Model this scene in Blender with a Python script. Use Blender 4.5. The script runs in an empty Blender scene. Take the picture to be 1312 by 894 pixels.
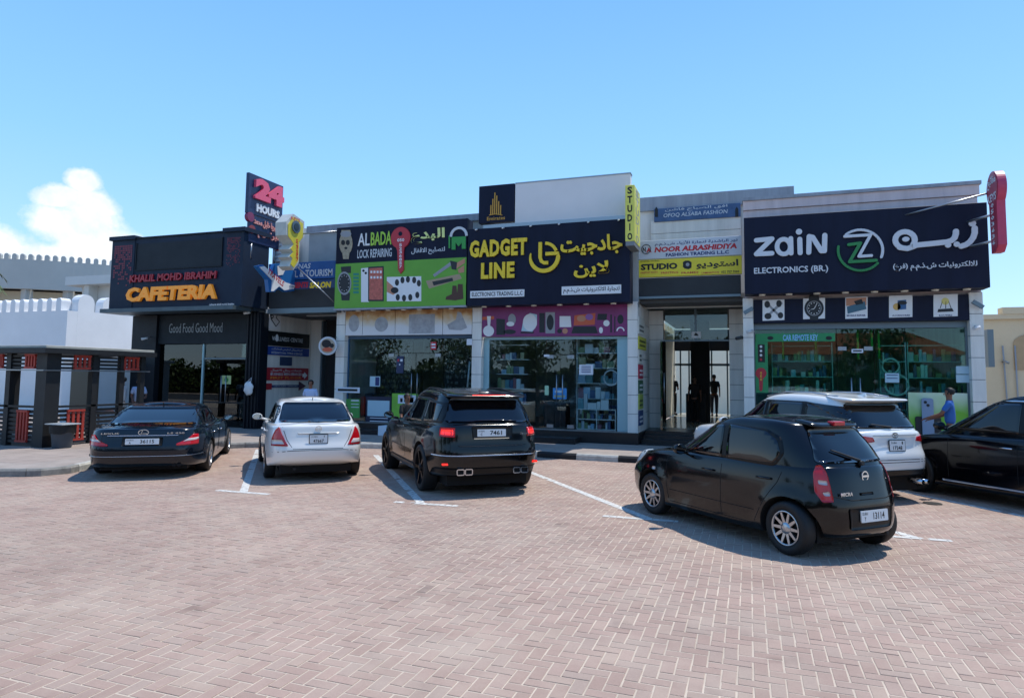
import bpy, bmesh, math, random
import numpy as np
from mathutils import Vector, Matrix
from mathutils.bvhtree import BVHTree
R = math.radians
random.seed(7)
SC = bpy.context.scene
COL = SC.collection

# ---------------------------------------------------------------- camera
CF, CX, CY, CH = 852.0, 658.0, 418.4, 1.96        # focal length and principal point of the photograph (in its pixels), eye height
PITCH, ROLL, YAW = 0.07616, 0.01188, 0.34012
_F0 = Vector((-math.sin(YAW), math.cos(YAW), 0)); _R0 = Vector((math.cos(YAW), math.sin(YAW), 0)); _U0 = Vector((0, 0, 1))
_F = _F0*math.cos(PITCH) + _U0*math.sin(PITCH); _U = -_F0*math.sin(PITCH) + _U0*math.cos(PITCH)
_RR = _R0*math.cos(ROLL) + _U*math.sin(ROLL); _UU = -_R0*math.sin(ROLL) + _U*math.cos(ROLL)
cd = bpy.data.cameras.new('camera'); cam = bpy.data.objects.new('camera', cd); COL.objects.link(cam)
cam.matrix_world = Matrix(((_RR.x, _UU.x, -_F.x, 0), (_RR.y, _UU.y, -_F.y, 0), (_RR.z, _UU.z, -_F.z, CH), (0, 0, 0, 1)))
cd.sensor_width = 36; cd.lens = CF/1312*36; cd.shift_x = (656-CX)/1312; cd.shift_y = -(447-CY)/1312
cd.clip_start = .05; cd.clip_end = 5000
SC.camera = cam

# ---------------------------------------------------------------- sun, sky with cumulus clouds, exposure
SUNV = Vector((.27, .32, 1.0)).normalized()       # direction towards the sun
sl = bpy.data.lights.new('sun', 'SUN'); sl.energy = 3.5; sl.angle = R(.5); sl.color = (1, .96, .89)
so = bpy.data.objects.new('sun', sl); COL.objects.link(so)
so.rotation_euler = SUNV.to_track_quat('Z', 'Y').to_euler()
W = bpy.data.worlds.new('World'); SC.world = W; W.use_nodes = True
nt = W.node_tree; N = nt.nodes; L = nt.links; N.clear()
def nd(t, **k):
    n = N.new(t)
    for a, b in k.items(): setattr(n, a, b)
    return n
sky = nd('ShaderNodeTexSky', sky_type='NISHITA', sun_disc=False)
sky.sun_elevation = math.asin(SUNV.z); sky.sun_rotation = math.atan2(SUNV.x, SUNV.y)
sky.altitude = 0; sky.air_density = 1.0; sky.dust_density = .15; sky.ozone_density = 1.2
def mth(op, a, b=None, c=None, clamp=False):
    m = nd('ShaderNodeMath', operation=op, use_clamp=clamp)
    for i, v in enumerate((a, b, c)):
        if v is None: continue
        if isinstance(v, (int, float)): m.inputs[i].default_value = v
        else: L.new(v, m.inputs[i])
    return m.outputs[0]
tc = nd('ShaderNodeTexCoord')
def raydir(px, py): return (_F + _RR*((px-CX)/CF) - _UU*((py-CY)/CF)).normalized()
cc = raydir(100, 300); cr = Vector((0, 0, 1)).cross(cc).normalized()*-1; cu = cr.cross(cc)
if cu.z < 0: cu = -cu
def dotn(v):
    m = nd('ShaderNodeVectorMath', operation='DOT_PRODUCT'); L.new(tc.outputs['Generated'], m.inputs[0]); m.inputs[1].default_value = v
    return m.outputs['Value']
dc = mth('MAXIMUM', dotn(cc), .05)
ca = mth('DIVIDE', dotn(cr), dc); cb = mth('DIVIDE', dotn(cu), dc)
cv = nd('ShaderNodeCombineXYZ'); L.new(ca, cv.inputs[0]); L.new(cb, cv.inputs[1])
def noise(scale, detail, vec, rough=.55):
    n = nd('ShaderNodeTexNoise'); n.inputs['Scale'].default_value = scale; n.inputs['Detail'].default_value = detail
    n.inputs['Roughness'].default_value = rough; L.new(vec, n.inputs['Vector']); return n
n1 = noise(26, 7, cv.outputs[0], .62); n2 = noise(9, 5, cv.outputs[0])
wob = mth('ADD', mth('MULTIPLY', mth('SUBTRACT', n1.outputs['Fac'], .5), 1.15), mth('MULTIPLY', mth('SUBTRACT', n2.outputs['Fac'], .5), .7))
mask = None
for (px, py, rx, ry) in ((101, 243, 19, 15), (84, 262, 27, 15), (108, 268, 30, 20), (102, 292, 47, 26), (128, 314, 54, 24), (60, 330, 70, 18),
                         (12, 318, 56, 20), (50, 334, 80, 14), (-60, 315, 90, 40), (205, 306, 44, 11), (268, 294, 26, 14), (215, 300, 30, 12)):
    a0, b0 = (px-100)/870., (300-py)/870.
    e = mth('SQRT', mth('ADD', mth('POWER', mth('DIVIDE', mth('SUBTRACT', ca, a0), rx/870.), 2.0), mth('POWER', mth('DIVIDE', mth('SUBTRACT', cb, b0), ry/870.), 2.0)))
    m = mth('SUBTRACT', 1.12, e)
    mask = m if mask is None else mth('MAXIMUM', mask, m)
mask = mth('ADD', mask, wob)
mask = mth('MULTIPLY', mask, 2.6, clamp=True)
front = mth('GREATER_THAN', dotn(cc), .3)
mask = mth('MULTIPLY', mask, front)
n3 = noise(30, 7, cv.outputs[0], .6); shade = nd('ShaderNodeMapRange'); L.new(n3.outputs['Fac'], shade.inputs[0])
shade.inputs[1].default_value = .3; shade.inputs[2].default_value = .7; shade.inputs[3].default_value = 0; shade.inputs[4].default_value = 1
cmix = nd('ShaderNodeMix', data_type='RGBA'); L.new(shade.outputs[0], cmix.inputs[0])
cmix.inputs[6].default_value = (4.3, 4.9, 5.6, 1); cmix.inputs[7].default_value = (6.2, 6.4, 6.6, 1)
sep = nd('ShaderNodeSeparateXYZ'); L.new(tc.outputs['Generated'], sep.inputs[0])
ramp = nd('ShaderNodeValToRGB'); L.new(mth('POWER', mth('MAXIMUM', sep.outputs[2], 0), .8), ramp.inputs[0]); re_ = ramp.color_ramp.elements
re_[0].color = (.56, .76, .96, 1); re_[1].color = (.065, .22, .63, 1); re_.new(.14).color = (.39, .645, .95, 1); re_.new(.38).color = (.225, .505, .895, 1); re_.new(.62).color = (.13, .36, .79, 1)
rs_ = nd('ShaderNodeVectorMath', operation='SCALE'); L.new(ramp.outputs[0], rs_.inputs[0]); rs_.inputs['Scale'].default_value = 7.5
skm = nd('ShaderNodeMix', data_type='RGBA'); skm.inputs[0].default_value = .8; L.new(sky.outputs[0], skm.inputs[6]); L.new(rs_.outputs[0], skm.inputs[7])
smix = nd('ShaderNodeMix', data_type='RGBA'); L.new(mask, smix.inputs[0]); L.new(skm.outputs[2], smix.inputs[6]); L.new(cmix.outputs[2], smix.inputs[7])
bg = nd('ShaderNodeBackground'); bg.inputs[1].default_value = .138; L.new(smix.outputs[2], bg.inputs[0])
wo = nd('ShaderNodeOutputWorld'); L.new(bg.outputs[0], wo.inputs[0])
SC.view_settings.view_transform = 'Standard'; SC.view_settings.look = 'None'; SC.view_settings.exposure = .47; SC.view_settings.gamma = 1
SC.cycles.max_bounces = 7; SC.cycles.transparent_max_bounces = 14; SC.cycles.use_denoising = True

# ---------------------------------------------------------------- helpers
def lin(h):
    h = h.lstrip('#'); out = []
    for i in (0, 2, 4):
        c = int(h[i:i+2], 16)/255
        out.append(c/12.92 if c <= .04045 else ((c+.055)/1.055)**2.4)
    return (*out, 1)
MATS = {}
def M(name, col='808080', rough=.6, metal=0, coat=0, var=0., vs=3., bump=0., bs=40., spec=.5, emit=None, es=1., streak=False):
    """principled material; var = share of brightness that a noise takes away (grain, dust), bump = fine relief"""
    if name in MATS: return MATS[name]
    m = bpy.data.materials.new(name); m.use_nodes = True; MATS[name] = m
    t = m.node_tree; b = t.nodes['Principled BSDF']; c = lin(col) if isinstance(col, str) else (*col, 1)
    b.inputs['Base Color'].default_value = c; b.inputs['Roughness'].default_value = rough; b.inputs['Metallic'].default_value = metal
    b.inputs['Coat Weight'].default_value = coat; b.inputs['Coat Roughness'].default_value = .03; b.inputs['Specular IOR Level'].default_value = spec
    if emit: b.inputs['Emission Color'].default_value = lin(emit); b.inputs['Emission Strength'].default_value = es
    if var or bump:
        g = t.nodes.new('ShaderNodeNewGeometry')
    if var:
        n = t.nodes.new('ShaderNodeTexNoise'); n.inputs['Scale'].default_value = vs; n.inputs['Detail'].default_value = 6; n.inputs['Roughness'].default_value = .65
        if streak:      # rain streaks: the stain pattern is drawn out down the wall
            sm_ = t.nodes.new('ShaderNodeVectorMath'); sm_.operation = 'MULTIPLY'; sm_.inputs[1].default_value = (1, 1, .09); t.links.new(g.outputs['Position'], sm_.inputs[0]); t.links.new(sm_.outputs[0], n.inputs['Vector'])
        else: t.links.new(g.outputs['Position'], n.inputs['Vector'])
        r = t.nodes.new('ShaderNodeMapRange'); r.inputs[1].default_value = .35; r.inputs[2].default_value = .7; r.inputs[3].default_value = 1; r.inputs[4].default_value = 1-var
        t.links.new(n.outputs['Fac'], r.inputs[0])
        x = t.nodes.new('ShaderNodeVectorMath'); x.operation = 'SCALE'; x.inputs[0].default_value = c[:3]
        t.links.new(r.outputs[0], x.inputs['Scale']); t.links.new(x.outputs[0], b.inputs['Base Color'])
        r2 = t.nodes.new('ShaderNodeMapRange'); r2.inputs[3].default_value = max(0, rough-.08); r2.inputs[4].default_value = min(1, rough+.12)
        t.links.new(n.outputs['Fac'], r2.inputs[0]); t.links.new(r2.outputs[0], b.inputs['Roughness'])
    if bump:
        n = t.nodes.new('ShaderNodeTexNoise'); n.inputs['Scale'].default_value = bs; n.inputs['Detail'].default_value = 4
        t.links.new(g.outputs['Position'], n.inputs['Vector'])
        u = t.nodes.new('ShaderNodeBump'); u.inputs['Strength'].default_value = bump; u.inputs['Distance'].default_value = .01
        t.links.new(n.outputs['Fac'], u.inputs['Height']); t.links.new(u.outputs[0], b.inputs['Normal'])
    return m
def glassmat(name, tint, refl=1.0, rough=.0, ior=1.5):
    if name in MATS: return MATS[name]
    m = bpy.data.materials.new(name); m.use_nodes = True; MATS[name] = m; t = m.node_tree; t.nodes.clear()
    tr = t.nodes.new('ShaderNodeBsdfTransparent'); tr.inputs[0].default_value = (*tint, 1)
    gl = t.nodes.new('ShaderNodeBsdfGlossy'); gl.inputs['Roughness'].default_value = rough; gl.inputs[0].default_value = (.95, 1, 1, 1)
    fr = t.nodes.new('ShaderNodeFresnel'); fr.inputs[0].default_value = ior
    mu = t.nodes.new('ShaderNodeMath'); mu.operation = 'MULTIPLY'; mu.inputs[1].default_value = refl; mu.use_clamp = True
    mx = t.nodes.new('ShaderNodeMixShader'); o = t.nodes.new('ShaderNodeOutputMaterial')
    t.links.new(fr.outputs[0], mu.inputs[0]); t.links.new(mu.outputs[0], mx.inputs[0]); t.links.new(tr.outputs[0], mx.inputs[1]); t.links.new(gl.outputs[0], mx.inputs[2]); t.links.new(mx.outputs[0], o.inputs[0])
    return m

def wpos(o):
    p = Vector((0, 0, 0))
    while o: p = p + o.location; o = o.parent
    return p
def ob(name, me, mat=None, parent=None, kind=None, local=False):
    """link a mesh; unless local, its vertices are world positions and are moved into the parent's frame"""
    if isinstance(me, bmesh.types.BMesh):
        b = me; me = bpy.data.meshes.new(name); b.to_mesh(me); b.free()
    if mat is not None and not me.materials:
        me.materials.append(mat)
    o = bpy.data.objects.new(name, me); COL.objects.link(o)
    if parent:
        o.parent = parent
        if not local: me.transform(Matrix.Translation(-wpos(parent)))
    if kind: o['kind'] = kind
    return o
def thing(name, label, cat, loc=(0, 0, 0), rz=0, group=None):
    o = bpy.data.objects.new(name, None); COL.objects.link(o); o.location = loc; o.rotation_euler = (0, 0, rz); o.empty_display_size = .2
    o['label'] = label; o['category'] = cat
    if group: o['group'] = group
    return o
def tag(o, label, cat, group=None):
    o['label'] = label; o['category'] = cat
    if group: o['group'] = group
    return o
def pivot(o, loc):
    """move the origin of a top-level mesh without moving the mesh"""
    o.data.transform(Matrix.Translation(-Vector(loc))); o.location = loc; return o
def box(bm, x0, x1, y0, y1, z0, z1, bev=0):
    g = bmesh.ops.create_cube(bm, size=1); vs = g['verts']
    bmesh.ops.scale(bm, vec=(abs(x1-x0), abs(y1-y0), abs(z1-z0)), verts=vs); bmesh.ops.translate(bm, vec=((x0+x1)/2, (y0+y1)/2, (z0+z1)/2), verts=vs)
    if bev:
        es = list({e for v in vs for e in v.link_edges}); bmesh.ops.bevel(bm, geom=es, offset=bev, segments=1, affect='EDGES')
    return bm
def bx(name, x0, x1, y0, y1, z0, z1, mat, parent=None, bev=0, **k):
    return ob(name, box(bmesh.new(), x0, x1, y0, y1, z0, z1, bev), mat, parent, **k)
def tube(bm, pts, r, n=8, caps=True):
    pts = [Vector(p) for p in pts]; rs = r if isinstance(r, (list, tuple)) else [r]*len(pts); rings = []
    for i, p in enumerate(pts):
        d = (pts[min(i+1, len(pts)-1)] - pts[max(i-1, 0)]).normalized()
        a = d.cross(Vector((0, 0, 1)));
        if a.length < .05: a = d.cross(Vector((1, 0, 0)))
        a.normalize(); b = d.cross(a)
        rings.append([bm.verts.new(p + (a*math.cos(t*math.tau/n) + b*math.sin(t*math.tau/n))*rs[i]) for t in range(n)])
    for i in range(len(rings)-1):
        for k in range(n):
            f = bm.faces.new((rings[i][k], rings[i][(k+1) % n], rings[i+1][(k+1) % n], rings[i+1][k])); f.smooth = True
    if caps: bm.faces.new(rings[0][::-1]); bm.faces.new(rings[-1])
    return bm
def tb(name, pts, r, mat, parent=None, n=8, **k): return ob(name, tube(bmesh.new(), pts, r, n), mat, parent, **k)

class Fr:
    """a flat frame in the world: a runs along u, b runs up, d stands proud along n"""
    def __init__(s, o, u, n, v=(0, 0, 1)): s.o, s.u, s.n, s.v = Vector(o), Vector(u).normalized(), Vector(n).normalized(), Vector(v).normalized()
    def p(s, a, b, d=0): return s.o + s.u*a + s.v*b + s.n*d
def front(y): return Fr((0, y, 0), (1, 0, 0), (0, -1, 0))
def prism(fr, poly, d0, d1, mat, parent=None, name='panel', bm=None, **k):
    own = bm is None; bm = bm or bmesh.new()
    A = [bm.verts.new(fr.p(a, b, d1)) for a, b in poly]; B = [bm.verts.new(fr.p(a, b, d0)) for a, b in poly]; n = len(poly)
    f1 = bm.faces.new(A); f2 = bm.faces.new(B[::-1])
    fs = [f1, f2] + [bm.faces.new((A[i], B[i], B[(i+1) % n], A[(i+1) % n])) for i in range(n)]
    bmesh.ops.recalc_face_normals(bm, faces=fs)
    if own: return ob(name, bm, mat, parent, **k)
def rect(a0, a1, b0, b1): return [(a0, b0), (a1, b0), (a1, b1), (a0, b1)]
def ell(a, b, ra, rb=None, n=28, t0=0, t1=math.tau):
    rb = rb or ra; full = abs(t1-t0-math.tau) < 1e-6
    return [(a+ra*math.cos(t0+(t1-t0)*i/(n if full else n-1)), b+rb*math.sin(t0+(t1-t0)*i/(n if full else n-1))) for i in range(n)]
def rrect(a0, a1, b0, b1, r, n=5):
    out = []
    for cx, cy, t in ((a1-r, b0+r, -90), (a1-r, b1-r, 0), (a0+r, b1-r, 90), (a0+r, b0+r, 180)):
        out += [(cx+r*math.cos(R(t+90*i/n)), cy+r*math.sin(R(t+90*i/n))) for i in range(n+1)]
    return out
def ribbon(pts, w, closed=False):
    """outline of a stroke of width w along pts"""
    P = [Vector(p) for p in pts]; n = len(P); l, r = [], []
    for i in range(n):
        a = P[(i-1) % n] if (closed or i > 0) else P[i]; b = P[(i+1) % n] if (closed or i < n-1) else P[i]
        d = (b-a).normalized(); q = Vector((-d.y, d.x)); ww = w[i] if isinstance(w, (list, tuple)) else w
        l.append(tuple(P[i]+q*ww/2)); r.append(tuple(P[i]-q*ww/2))
    return l + r[::-1]
def stroke(fr, pts, w, d0, d1, mat, parent, name='stripe', closed=False):
    bm = bmesh.new(); P = list(pts)+([pts[0]] if closed else [])
    o = ribbon(P, w); n = len(P)
    for i in range(n-1):
        prism(fr, [o[i], o[i+1], o[2*n-2-i], o[2*n-1-i]], d0, d1, None, bm=bm)
    bmesh.ops.remove_doubles(bm, verts=bm.verts, dist=1e-4)
    return ob(name, bm, mat, parent)
def arc(a, b, r, t0, t1, n=24, rb=None): return [(a+r*math.cos(R(t0+(t1-t0)*i/n)), b+(rb or r)*math.sin(R(t0+(t1-t0)*i/n))) for i in range(n+1)]

# Arabic letters joined by their presentation forms, written in visual order
_AR = {}
def _ar(ch, base, dual=True): _AR[ch] = (base, dual)
for ch, b in zip('بتثجحخسشصضطظعغفقكلمنهي', (0xFE8F, 0xFE95, 0xFE99, 0xFE9D, 0xFEA1, 0xFEA5, 0xFEB1, 0xFEB5, 0xFEB9, 0xFEBD, 0xFEC1, 0xFEC5, 0xFEC9, 0xFECD, 0xFED1, 0xFED5, 0xFED9, 0xFEDD, 0xFEE1, 0xFEE5, 0xFEE9, 0xFEF1)): _ar(ch, b)
for ch, b in zip('اأإآةدذرزوىؤ', (0xFE8D, 0xFE83, 0xFE87, 0xFE81, 0xFE93, 0xFEA9, 0xFEAB, 0xFEAD, 0xFEAF, 0xFEED, 0xFEEF, 0xFE85)): _ar(ch, b, False)
def arabic(s):
    out = []; i = 0; prev = False
    while i < len(s):
        c = s[i]
        if c == 'ل' and i+1 < len(s) and s[i+1] in 'اأ':
            out.append(chr((0xFEFB if s[i+1] == 'ا' else 0xFEF7) + (1 if prev else 0))); prev = False; i += 2; continue
        if c in _AR:
            base, dual = _AR[c]; nxt = i+1 < len(s) and s[i+1] in _AR
            if dual: k = (3 if prev else 2) if nxt else (1 if prev else 0); prev = True
            else: k = 1 if prev else 0; prev = False
            if dual and not nxt: prev = False
            out.append(chr(base+k))
        elif c == 'ـ': out.append(c)
        else: out.append({'(': ')', ')': '('}.get(c, c)); prev = False
        i += 1
    return ''.join(out[::-1])
_tc = {}
def textmesh(s, bold, ext, res, sp=1.0):
    k = (s, bold, ext, res, sp)
    if k not in _tc:
        c = bpy.data.curves.new('lettering', 'FONT'); c.body = s; c.offset = bold; c.extrude = ext; c.resolution_u = res; c.space_character = sp
        o = bpy.data.objects.new('lettering', c); COL.objects.link(o)
        me = bpy.data.meshes.new_from_object(o.evaluated_get(bpy.context.evaluated_depsgraph_get()))
        bpy.data.objects.remove(o); bpy.data.curves.remove(c); _tc[k] = me
    return _tc[k].copy()
def lettering(fr, s, a0, a1, b0, b1, mat, parent, d0=.004, depth=0., bold=.0, shear=0., res=2, name='lettering', split=False, sp=1.0, rise=0., edge=None):
    """text fitted to the rectangle a0..a1, b0..b1 of a frame; raised letters are split into one object per letter"""
    me = textmesh(s, bold, .5 if depth else 0, res, sp)
    co = np.empty(len(me.vertices)*3); me.vertices.foreach_get('co', co); co = co.reshape(-1, 3)
    mn, mx = co.min(0), co.max(0); w = (co-mn)/np.maximum(mx-mn, 1e-6)
    aa = a0+(a1-a0)*w[:, 0] + shear*(w[:, 1]-.5)*(b1-b0); bb = b0+(b1-b0)*w[:, 1] + rise*(w[:, 0]-.5)
    dd = d0 + (depth*(w[:, 2]) if depth else 0*w[:, 2])
    o, u, v, n = (np.array(q) for q in (fr.o, fr.u, fr.v, fr.n))
    P = o + np.outer(aa, u) + np.outer(bb, v) + np.outer(dd, n)
    me.vertices.foreach_set('co', P.reshape(-1)); me.update()
    if not split: return ob(name, me, mat, parent)
    bm = bmesh.new(); bm.from_mesh(me); bpy.data.meshes.remove(me); bm.verts.ensure_lookup_table()
    seen = set(); isl = []
    for v0 in bm.verts:
        if v0.index in seen: continue
        st = [v0]; seen.add(v0.index); g = []
        while st:
            q = st.pop(); g.append(q)
            for e in q.link_edges:
                r = e.other_vert(q)
                if r.index not in seen: seen.add(r.index); st.append(r)
        isl.append((min(aa[q.index] for q in g), max(aa[q.index] for q in g), g))
    isl.sort(key=lambda t: t[0]); grp = []
    for lo, hi, g in isl:
        if grp and (min(hi, grp[-1][1])-max(lo, grp[-1][0])) > .45*min(hi-lo, grp[-1][1]-grp[-1][0]): grp[-1][2].extend(g); grp[-1][1] = max(hi, grp[-1][1])
        else: grp.append([lo, hi, list(g)])
    pl = wpos(parent)
    for lo, hi, g in grp:
        idx = {q.index: i for i, q in enumerate(g)}; fs = {f for q in g for f in q.link_faces}
        m2 = bpy.data.meshes.new('letter'); m2.from_pydata([q.co - pl for q in g], [], [[idx[q.index] for q in f.verts] for f in fs])
        m2.materials.append(mat); x = bpy.data.objects.new('letter', m2); COL.objects.link(x); x.parent = parent
    bm.free()
def P2(px, py, y):
    """a point of the photograph on the facade plane that stands at distance y: metres (x, z)"""
    d = _F + _RR*((px-CX)/CF) - _UU*((py-CY)/CF); t = y/d.y; return d.x*t, d.z*t+CH
def RC(px0, py0, px1, py1, y):
    ym, xm = (py0+py1)/2, (px0+px1)/2
    return P2(px0, ym, y)[0], P2(px1, ym, y)[0], P2(xm, py1, y)[1], P2(xm, py0, y)[1]
def PX(px, py, x):
    """the same on a wall that stands square to the facade at x: metres (y, z)"""
    d = _F + _RR*((px-CX)/CF) - _UU*((py-CY)/CF); t = x/d.x; return d.y*t, d.z*t+CH
# ================================================================ GROUND
def brickmat():
    m = bpy.data.materials.new('paver'); m.use_nodes = True; t = m.node_tree; b = t.nodes['Principled BSDF']
    g = t.nodes.new('ShaderNodeNewGeometry'); oi = t.nodes.new('ShaderNodeObjectInfo')
    a = t.nodes.new('ShaderNodeMath'); a.operation = 'ADD'; t.links.new(g.outputs['Random Per Island'], a.inputs[0]); t.links.new(oi.outputs['Random'], a.inputs[1])
    f = t.nodes.new('ShaderNodeMath'); f.operation = 'FRACT'; t.links.new(a.outputs[0], f.inputs[0])
    r = t.nodes.new('ShaderNodeValToRGB'); e = r.color_ramp.elements
    e[0].color = lin('988073'); e[1].color = lin('a38e7f'); e.new(.3).color = lin('9d8578'); e.new(.62).color = lin('9d897c'); e.new(.85).color = lin('a0877a')
    t.links.new(f.outputs[0], r.inputs[0])
    def nz(s, d, r_=.6):
        n = t.nodes.new('ShaderNodeTexNoise'); n.inputs['Scale'].default_value = s; n.inputs['Detail'].default_value = d; n.inputs['Roughness'].default_value = r_
        t.links.new(g.outputs['Position'], n.inputs['Vector']); return n.outputs['Fac']
    def rng(v, a0, a1, b0, b1):
        q = t.nodes.new('ShaderNodeMapRange'); t.links.new(v, q.inputs[0])
        for i, k in enumerate((a0, a1, b0, b1)): q.inputs[i+1].default_value = k
        return q.outputs[0]
    def mul(p, q):
        x = t.nodes.new('ShaderNodeMath'); x.operation = 'MULTIPLY'; t.links.new(p, x.inputs[0]); t.links.new(q, x.inputs[1]); return x.outputs[0]
    k = mul(mul(mul(rng(nz(.33, 5), .35, .68, 1.07, .86), rng(nz(1.5, 3, .5), .64, .76, 1.0, .66)), rng(nz(2.2, 6, .7), .35, .75, 1.04, .88)), rng(nz(60, 4), .3, .7, .92, 1.06))
    v = t.nodes.new('ShaderNodeVectorMath'); v.operation = 'SCALE'; t.links.new(r.outputs[0], v.inputs[0]); t.links.new(k, v.inputs['Scale'])
    # a film of pale sand lies over stretches of the paving
    s = t.nodes.new('ShaderNodeMix'); s.data_type = 'RGBA'; t.links.new(rng(nz(.8, 7, .7), .47, .72, .0, .5), s.inputs[0]); t.links.new(v.outputs[0], s.inputs[6]); s.inputs[7].default_value = lin('b0a08f')
    t.links.new(s.outputs[2], b.inputs['Base Color']); b.inputs['Roughness'].default_value = .8; b.inputs['Specular IOR Level'].default_value = .35
    u = t.nodes.new('ShaderNodeBump'); u.inputs['Strength'].default_value = .35; u.inputs['Distance'].default_value = .004; t.links.new(nz(90, 4), u.inputs['Height']); t.links.new(u.outputs[0], b.inputs['Normal'])
    return m
PAV = brickmat()
SAND = M('joint_sand', 'c2b19e', .95, var=.3, vs=1.3, bump=.4, bs=120)
ASPH = M('asphalt', '3f3f40', .85, var=.2, vs=1.5, bump=.3, bs=80)
bm = bmesh.new(); bm.faces.new([bm.verts.new(p) for p in ((-60, -14, -.02), (50, -14, -.02), (50, -3, -.02), (-60, -3, -.02))]); ob('road', bm, ASPH, kind='structure')  # unseen street, added dark to tone down bright ground in the reflections
FARG = M('distant_ground', 'a8988a', .9, var=.2, vs=.3)
bm = bmesh.new()
vs = [bm.verts.new(p) for p in ((-900, -900, -.03), (900, -900, -.03), (900, 900, -.03), (-900, 900, -.03))]; bm.faces.new(vs)
ob('ground', bm, FARG, kind='structure')
bm = bmesh.new(); vs = [bm.verts.new(p) for p in ((-34, -3, -.0034), (26, -3, -.0034), (26, 19.2, -.0034), (-34, 19.2, -.0034))]; bm.faces.new(vs)
lot = ob('parking_lot', bm, SAND, kind='structure')
# herringbone pavers, 20 x 10 cm, square to the shop front; every paver a block of its own standing proud of its sand joints
BX0, BX1, BY0, BY1 = -24.0, 13.0, .6, 16.6
bricks = []
for j in range(int(BY0/.1), int(BY1/.1)):
    for i in range(int(BX0/.1), int(BX1/.1)):
        k = (i-j) % 4
        if k == 0: bricks.append((i*.1+.1, j*.1+.05, 0))
        elif k == 3: bricks.append((i*.1+.05, j*.1+.1, 1))
bricks = np.array(bricks)
cx, cy = bricks[:, 0], bricks[:, 1]
th = np.degrees(np.arctan2(-cx, cy))     # bearing from the photographer
vis = (th > -32) & (th < 68) & (cy > 1.0)
bricks = bricks[vis]; cx, cy = bricks[:, 0], bricks[:, 1]
rs = np.random.RandomState(3); nB = len(bricks)
hw = np.where(bricks[:, 2] == 0, .0946, .0446) - rs.uniform(0, .0012, nB); hh = np.where(bricks[:, 2] == 0, .0446, .0946) - rs.uniform(0, .0012, nB)
rot = rs.normal(0, .010, nB); zt = np.clip(rs.normal(0, .0008, nB), -.0008, .002); jx = rs.normal(0, .0009, nB); jy = rs.normal(0, .0009, nB)
tx = np.clip(rs.normal(0, .005, nB), -.009, .009); ty = np.clip(rs.normal(0, .005, nB), -.009, .009)
def brick_verts(i):
    out = []
    for s, z in ((1.0, -.02), (1.0, -.0018), (.0, 0)):
        for a, b in ((-1, -1), (1, -1), (1, 1), (-1, 1)):
            u = a*(hw[i] - (0 if s else .0028)); v = b*(hh[i] - (0 if s else .0028))
            x = u*math.cos(rot[i]) - v*math.sin(rot[i]); y = u*math.sin(rot[i]) + v*math.cos(rot[i])
            out.append((x, y, z+zt[i]+(tx[i]*u+ty[i]*v)*(z > -.01)))
    return out
BF = [(0, 1, 5, 4), (1, 2, 6, 5), (2, 3, 7, 6), (3, 0, 4, 7), (4, 5, 9, 8), (5, 6, 10, 9), (6, 7, 11, 10), (7, 4, 8, 11), (8, 9, 10, 11)]
sgn = np.array([(-1, -1), (1, -1), (1, 1), (-1, 1)])
# the 300 that show largest are objects, in frame and nearest to the camera
_c, _s = math.cos(YAW), math.sin(YAW)
dep = -cx*_s + cy*_c; lat = (cx*_c + cy*_s)/dep
row = (CH/dep - math.tan(PITCH))*CF + CY
infr = (abs(lat*CF) < 655) & (row < 890) & (dep > 1)
order = np.argsort(np.where(infr, dep, 1e9))[:300]
sel = set(order.tolist())
bmeshes = []
for q in range(8):
    i = int(order[q*7]); me = bpy.data.meshes.new('brick'); me.from_pydata(brick_verts(i), [], BF); me.materials.append(PAV); bmeshes.append((int(bricks[i, 2]), me))
byo = {0: [m for o_, m in bmeshes if o_ == 0], 1: [m for o_, m in bmeshes if o_ == 1]}
for o_ in (0, 1):
    if not byo[o_]:
        i = next(int(k) for k in order if int(bricks[k, 2]) == o_); me = bpy.data.meshes.new('brick'); me.from_pydata(brick_verts(i), [], BF); me.materials.append(PAV); byo[o_].append(me)
for n_, i in enumerate(order):
    i = int(i); l_ = byo[int(bricks[i, 2])]; o = bpy.data.objects.new('brick', l_[n_ % len(l_)]); COL.objects.link(o); o.parent = lot
    o.location = (cx[i]+jx[i], cy[i]+jy[i], 0)
rest = np.array([i for i in range(nB) if i not in sel])
n = len(rest); V = np.zeros((n, 12, 3))
for r_, (ins, z) in enumerate(((0, -.02), (0, -.0018), (.0028, 0))):
    u = sgn[None, :, 0]*(hw[rest]-ins)[:, None]; v = sgn[None, :, 1]*(hh[rest]-ins)[:, None]
    c_, s_ = np.cos(rot[rest])[:, None], np.sin(rot[rest])[:, None]
    V[:, r_*4:r_*4+4, 0] = u*c_-v*s_ + (cx+jx)[rest][:, None]; V[:, r_*4:r_*4+4, 1] = u*s_+v*c_ + (cy+jy)[rest][:, None]
    V[:, r_*4:r_*4+4, 2] = z + zt[rest][:, None] + (0 if r_ == 0 else 1)*(tx[rest][:, None]*u + ty[rest][:, None]*v)
F_ = np.array(BF)[None] + (np.arange(n)*12)[:, None, None]
me = bpy.data.meshes.new('herringbone_pavers'); me.from_pydata(V.reshape(-1, 3).tolist(), [], F_.reshape(-1, 4).tolist())
o = ob('herringbone_pavers', me, PAV, lot, kind='stuff', local=True)

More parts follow.
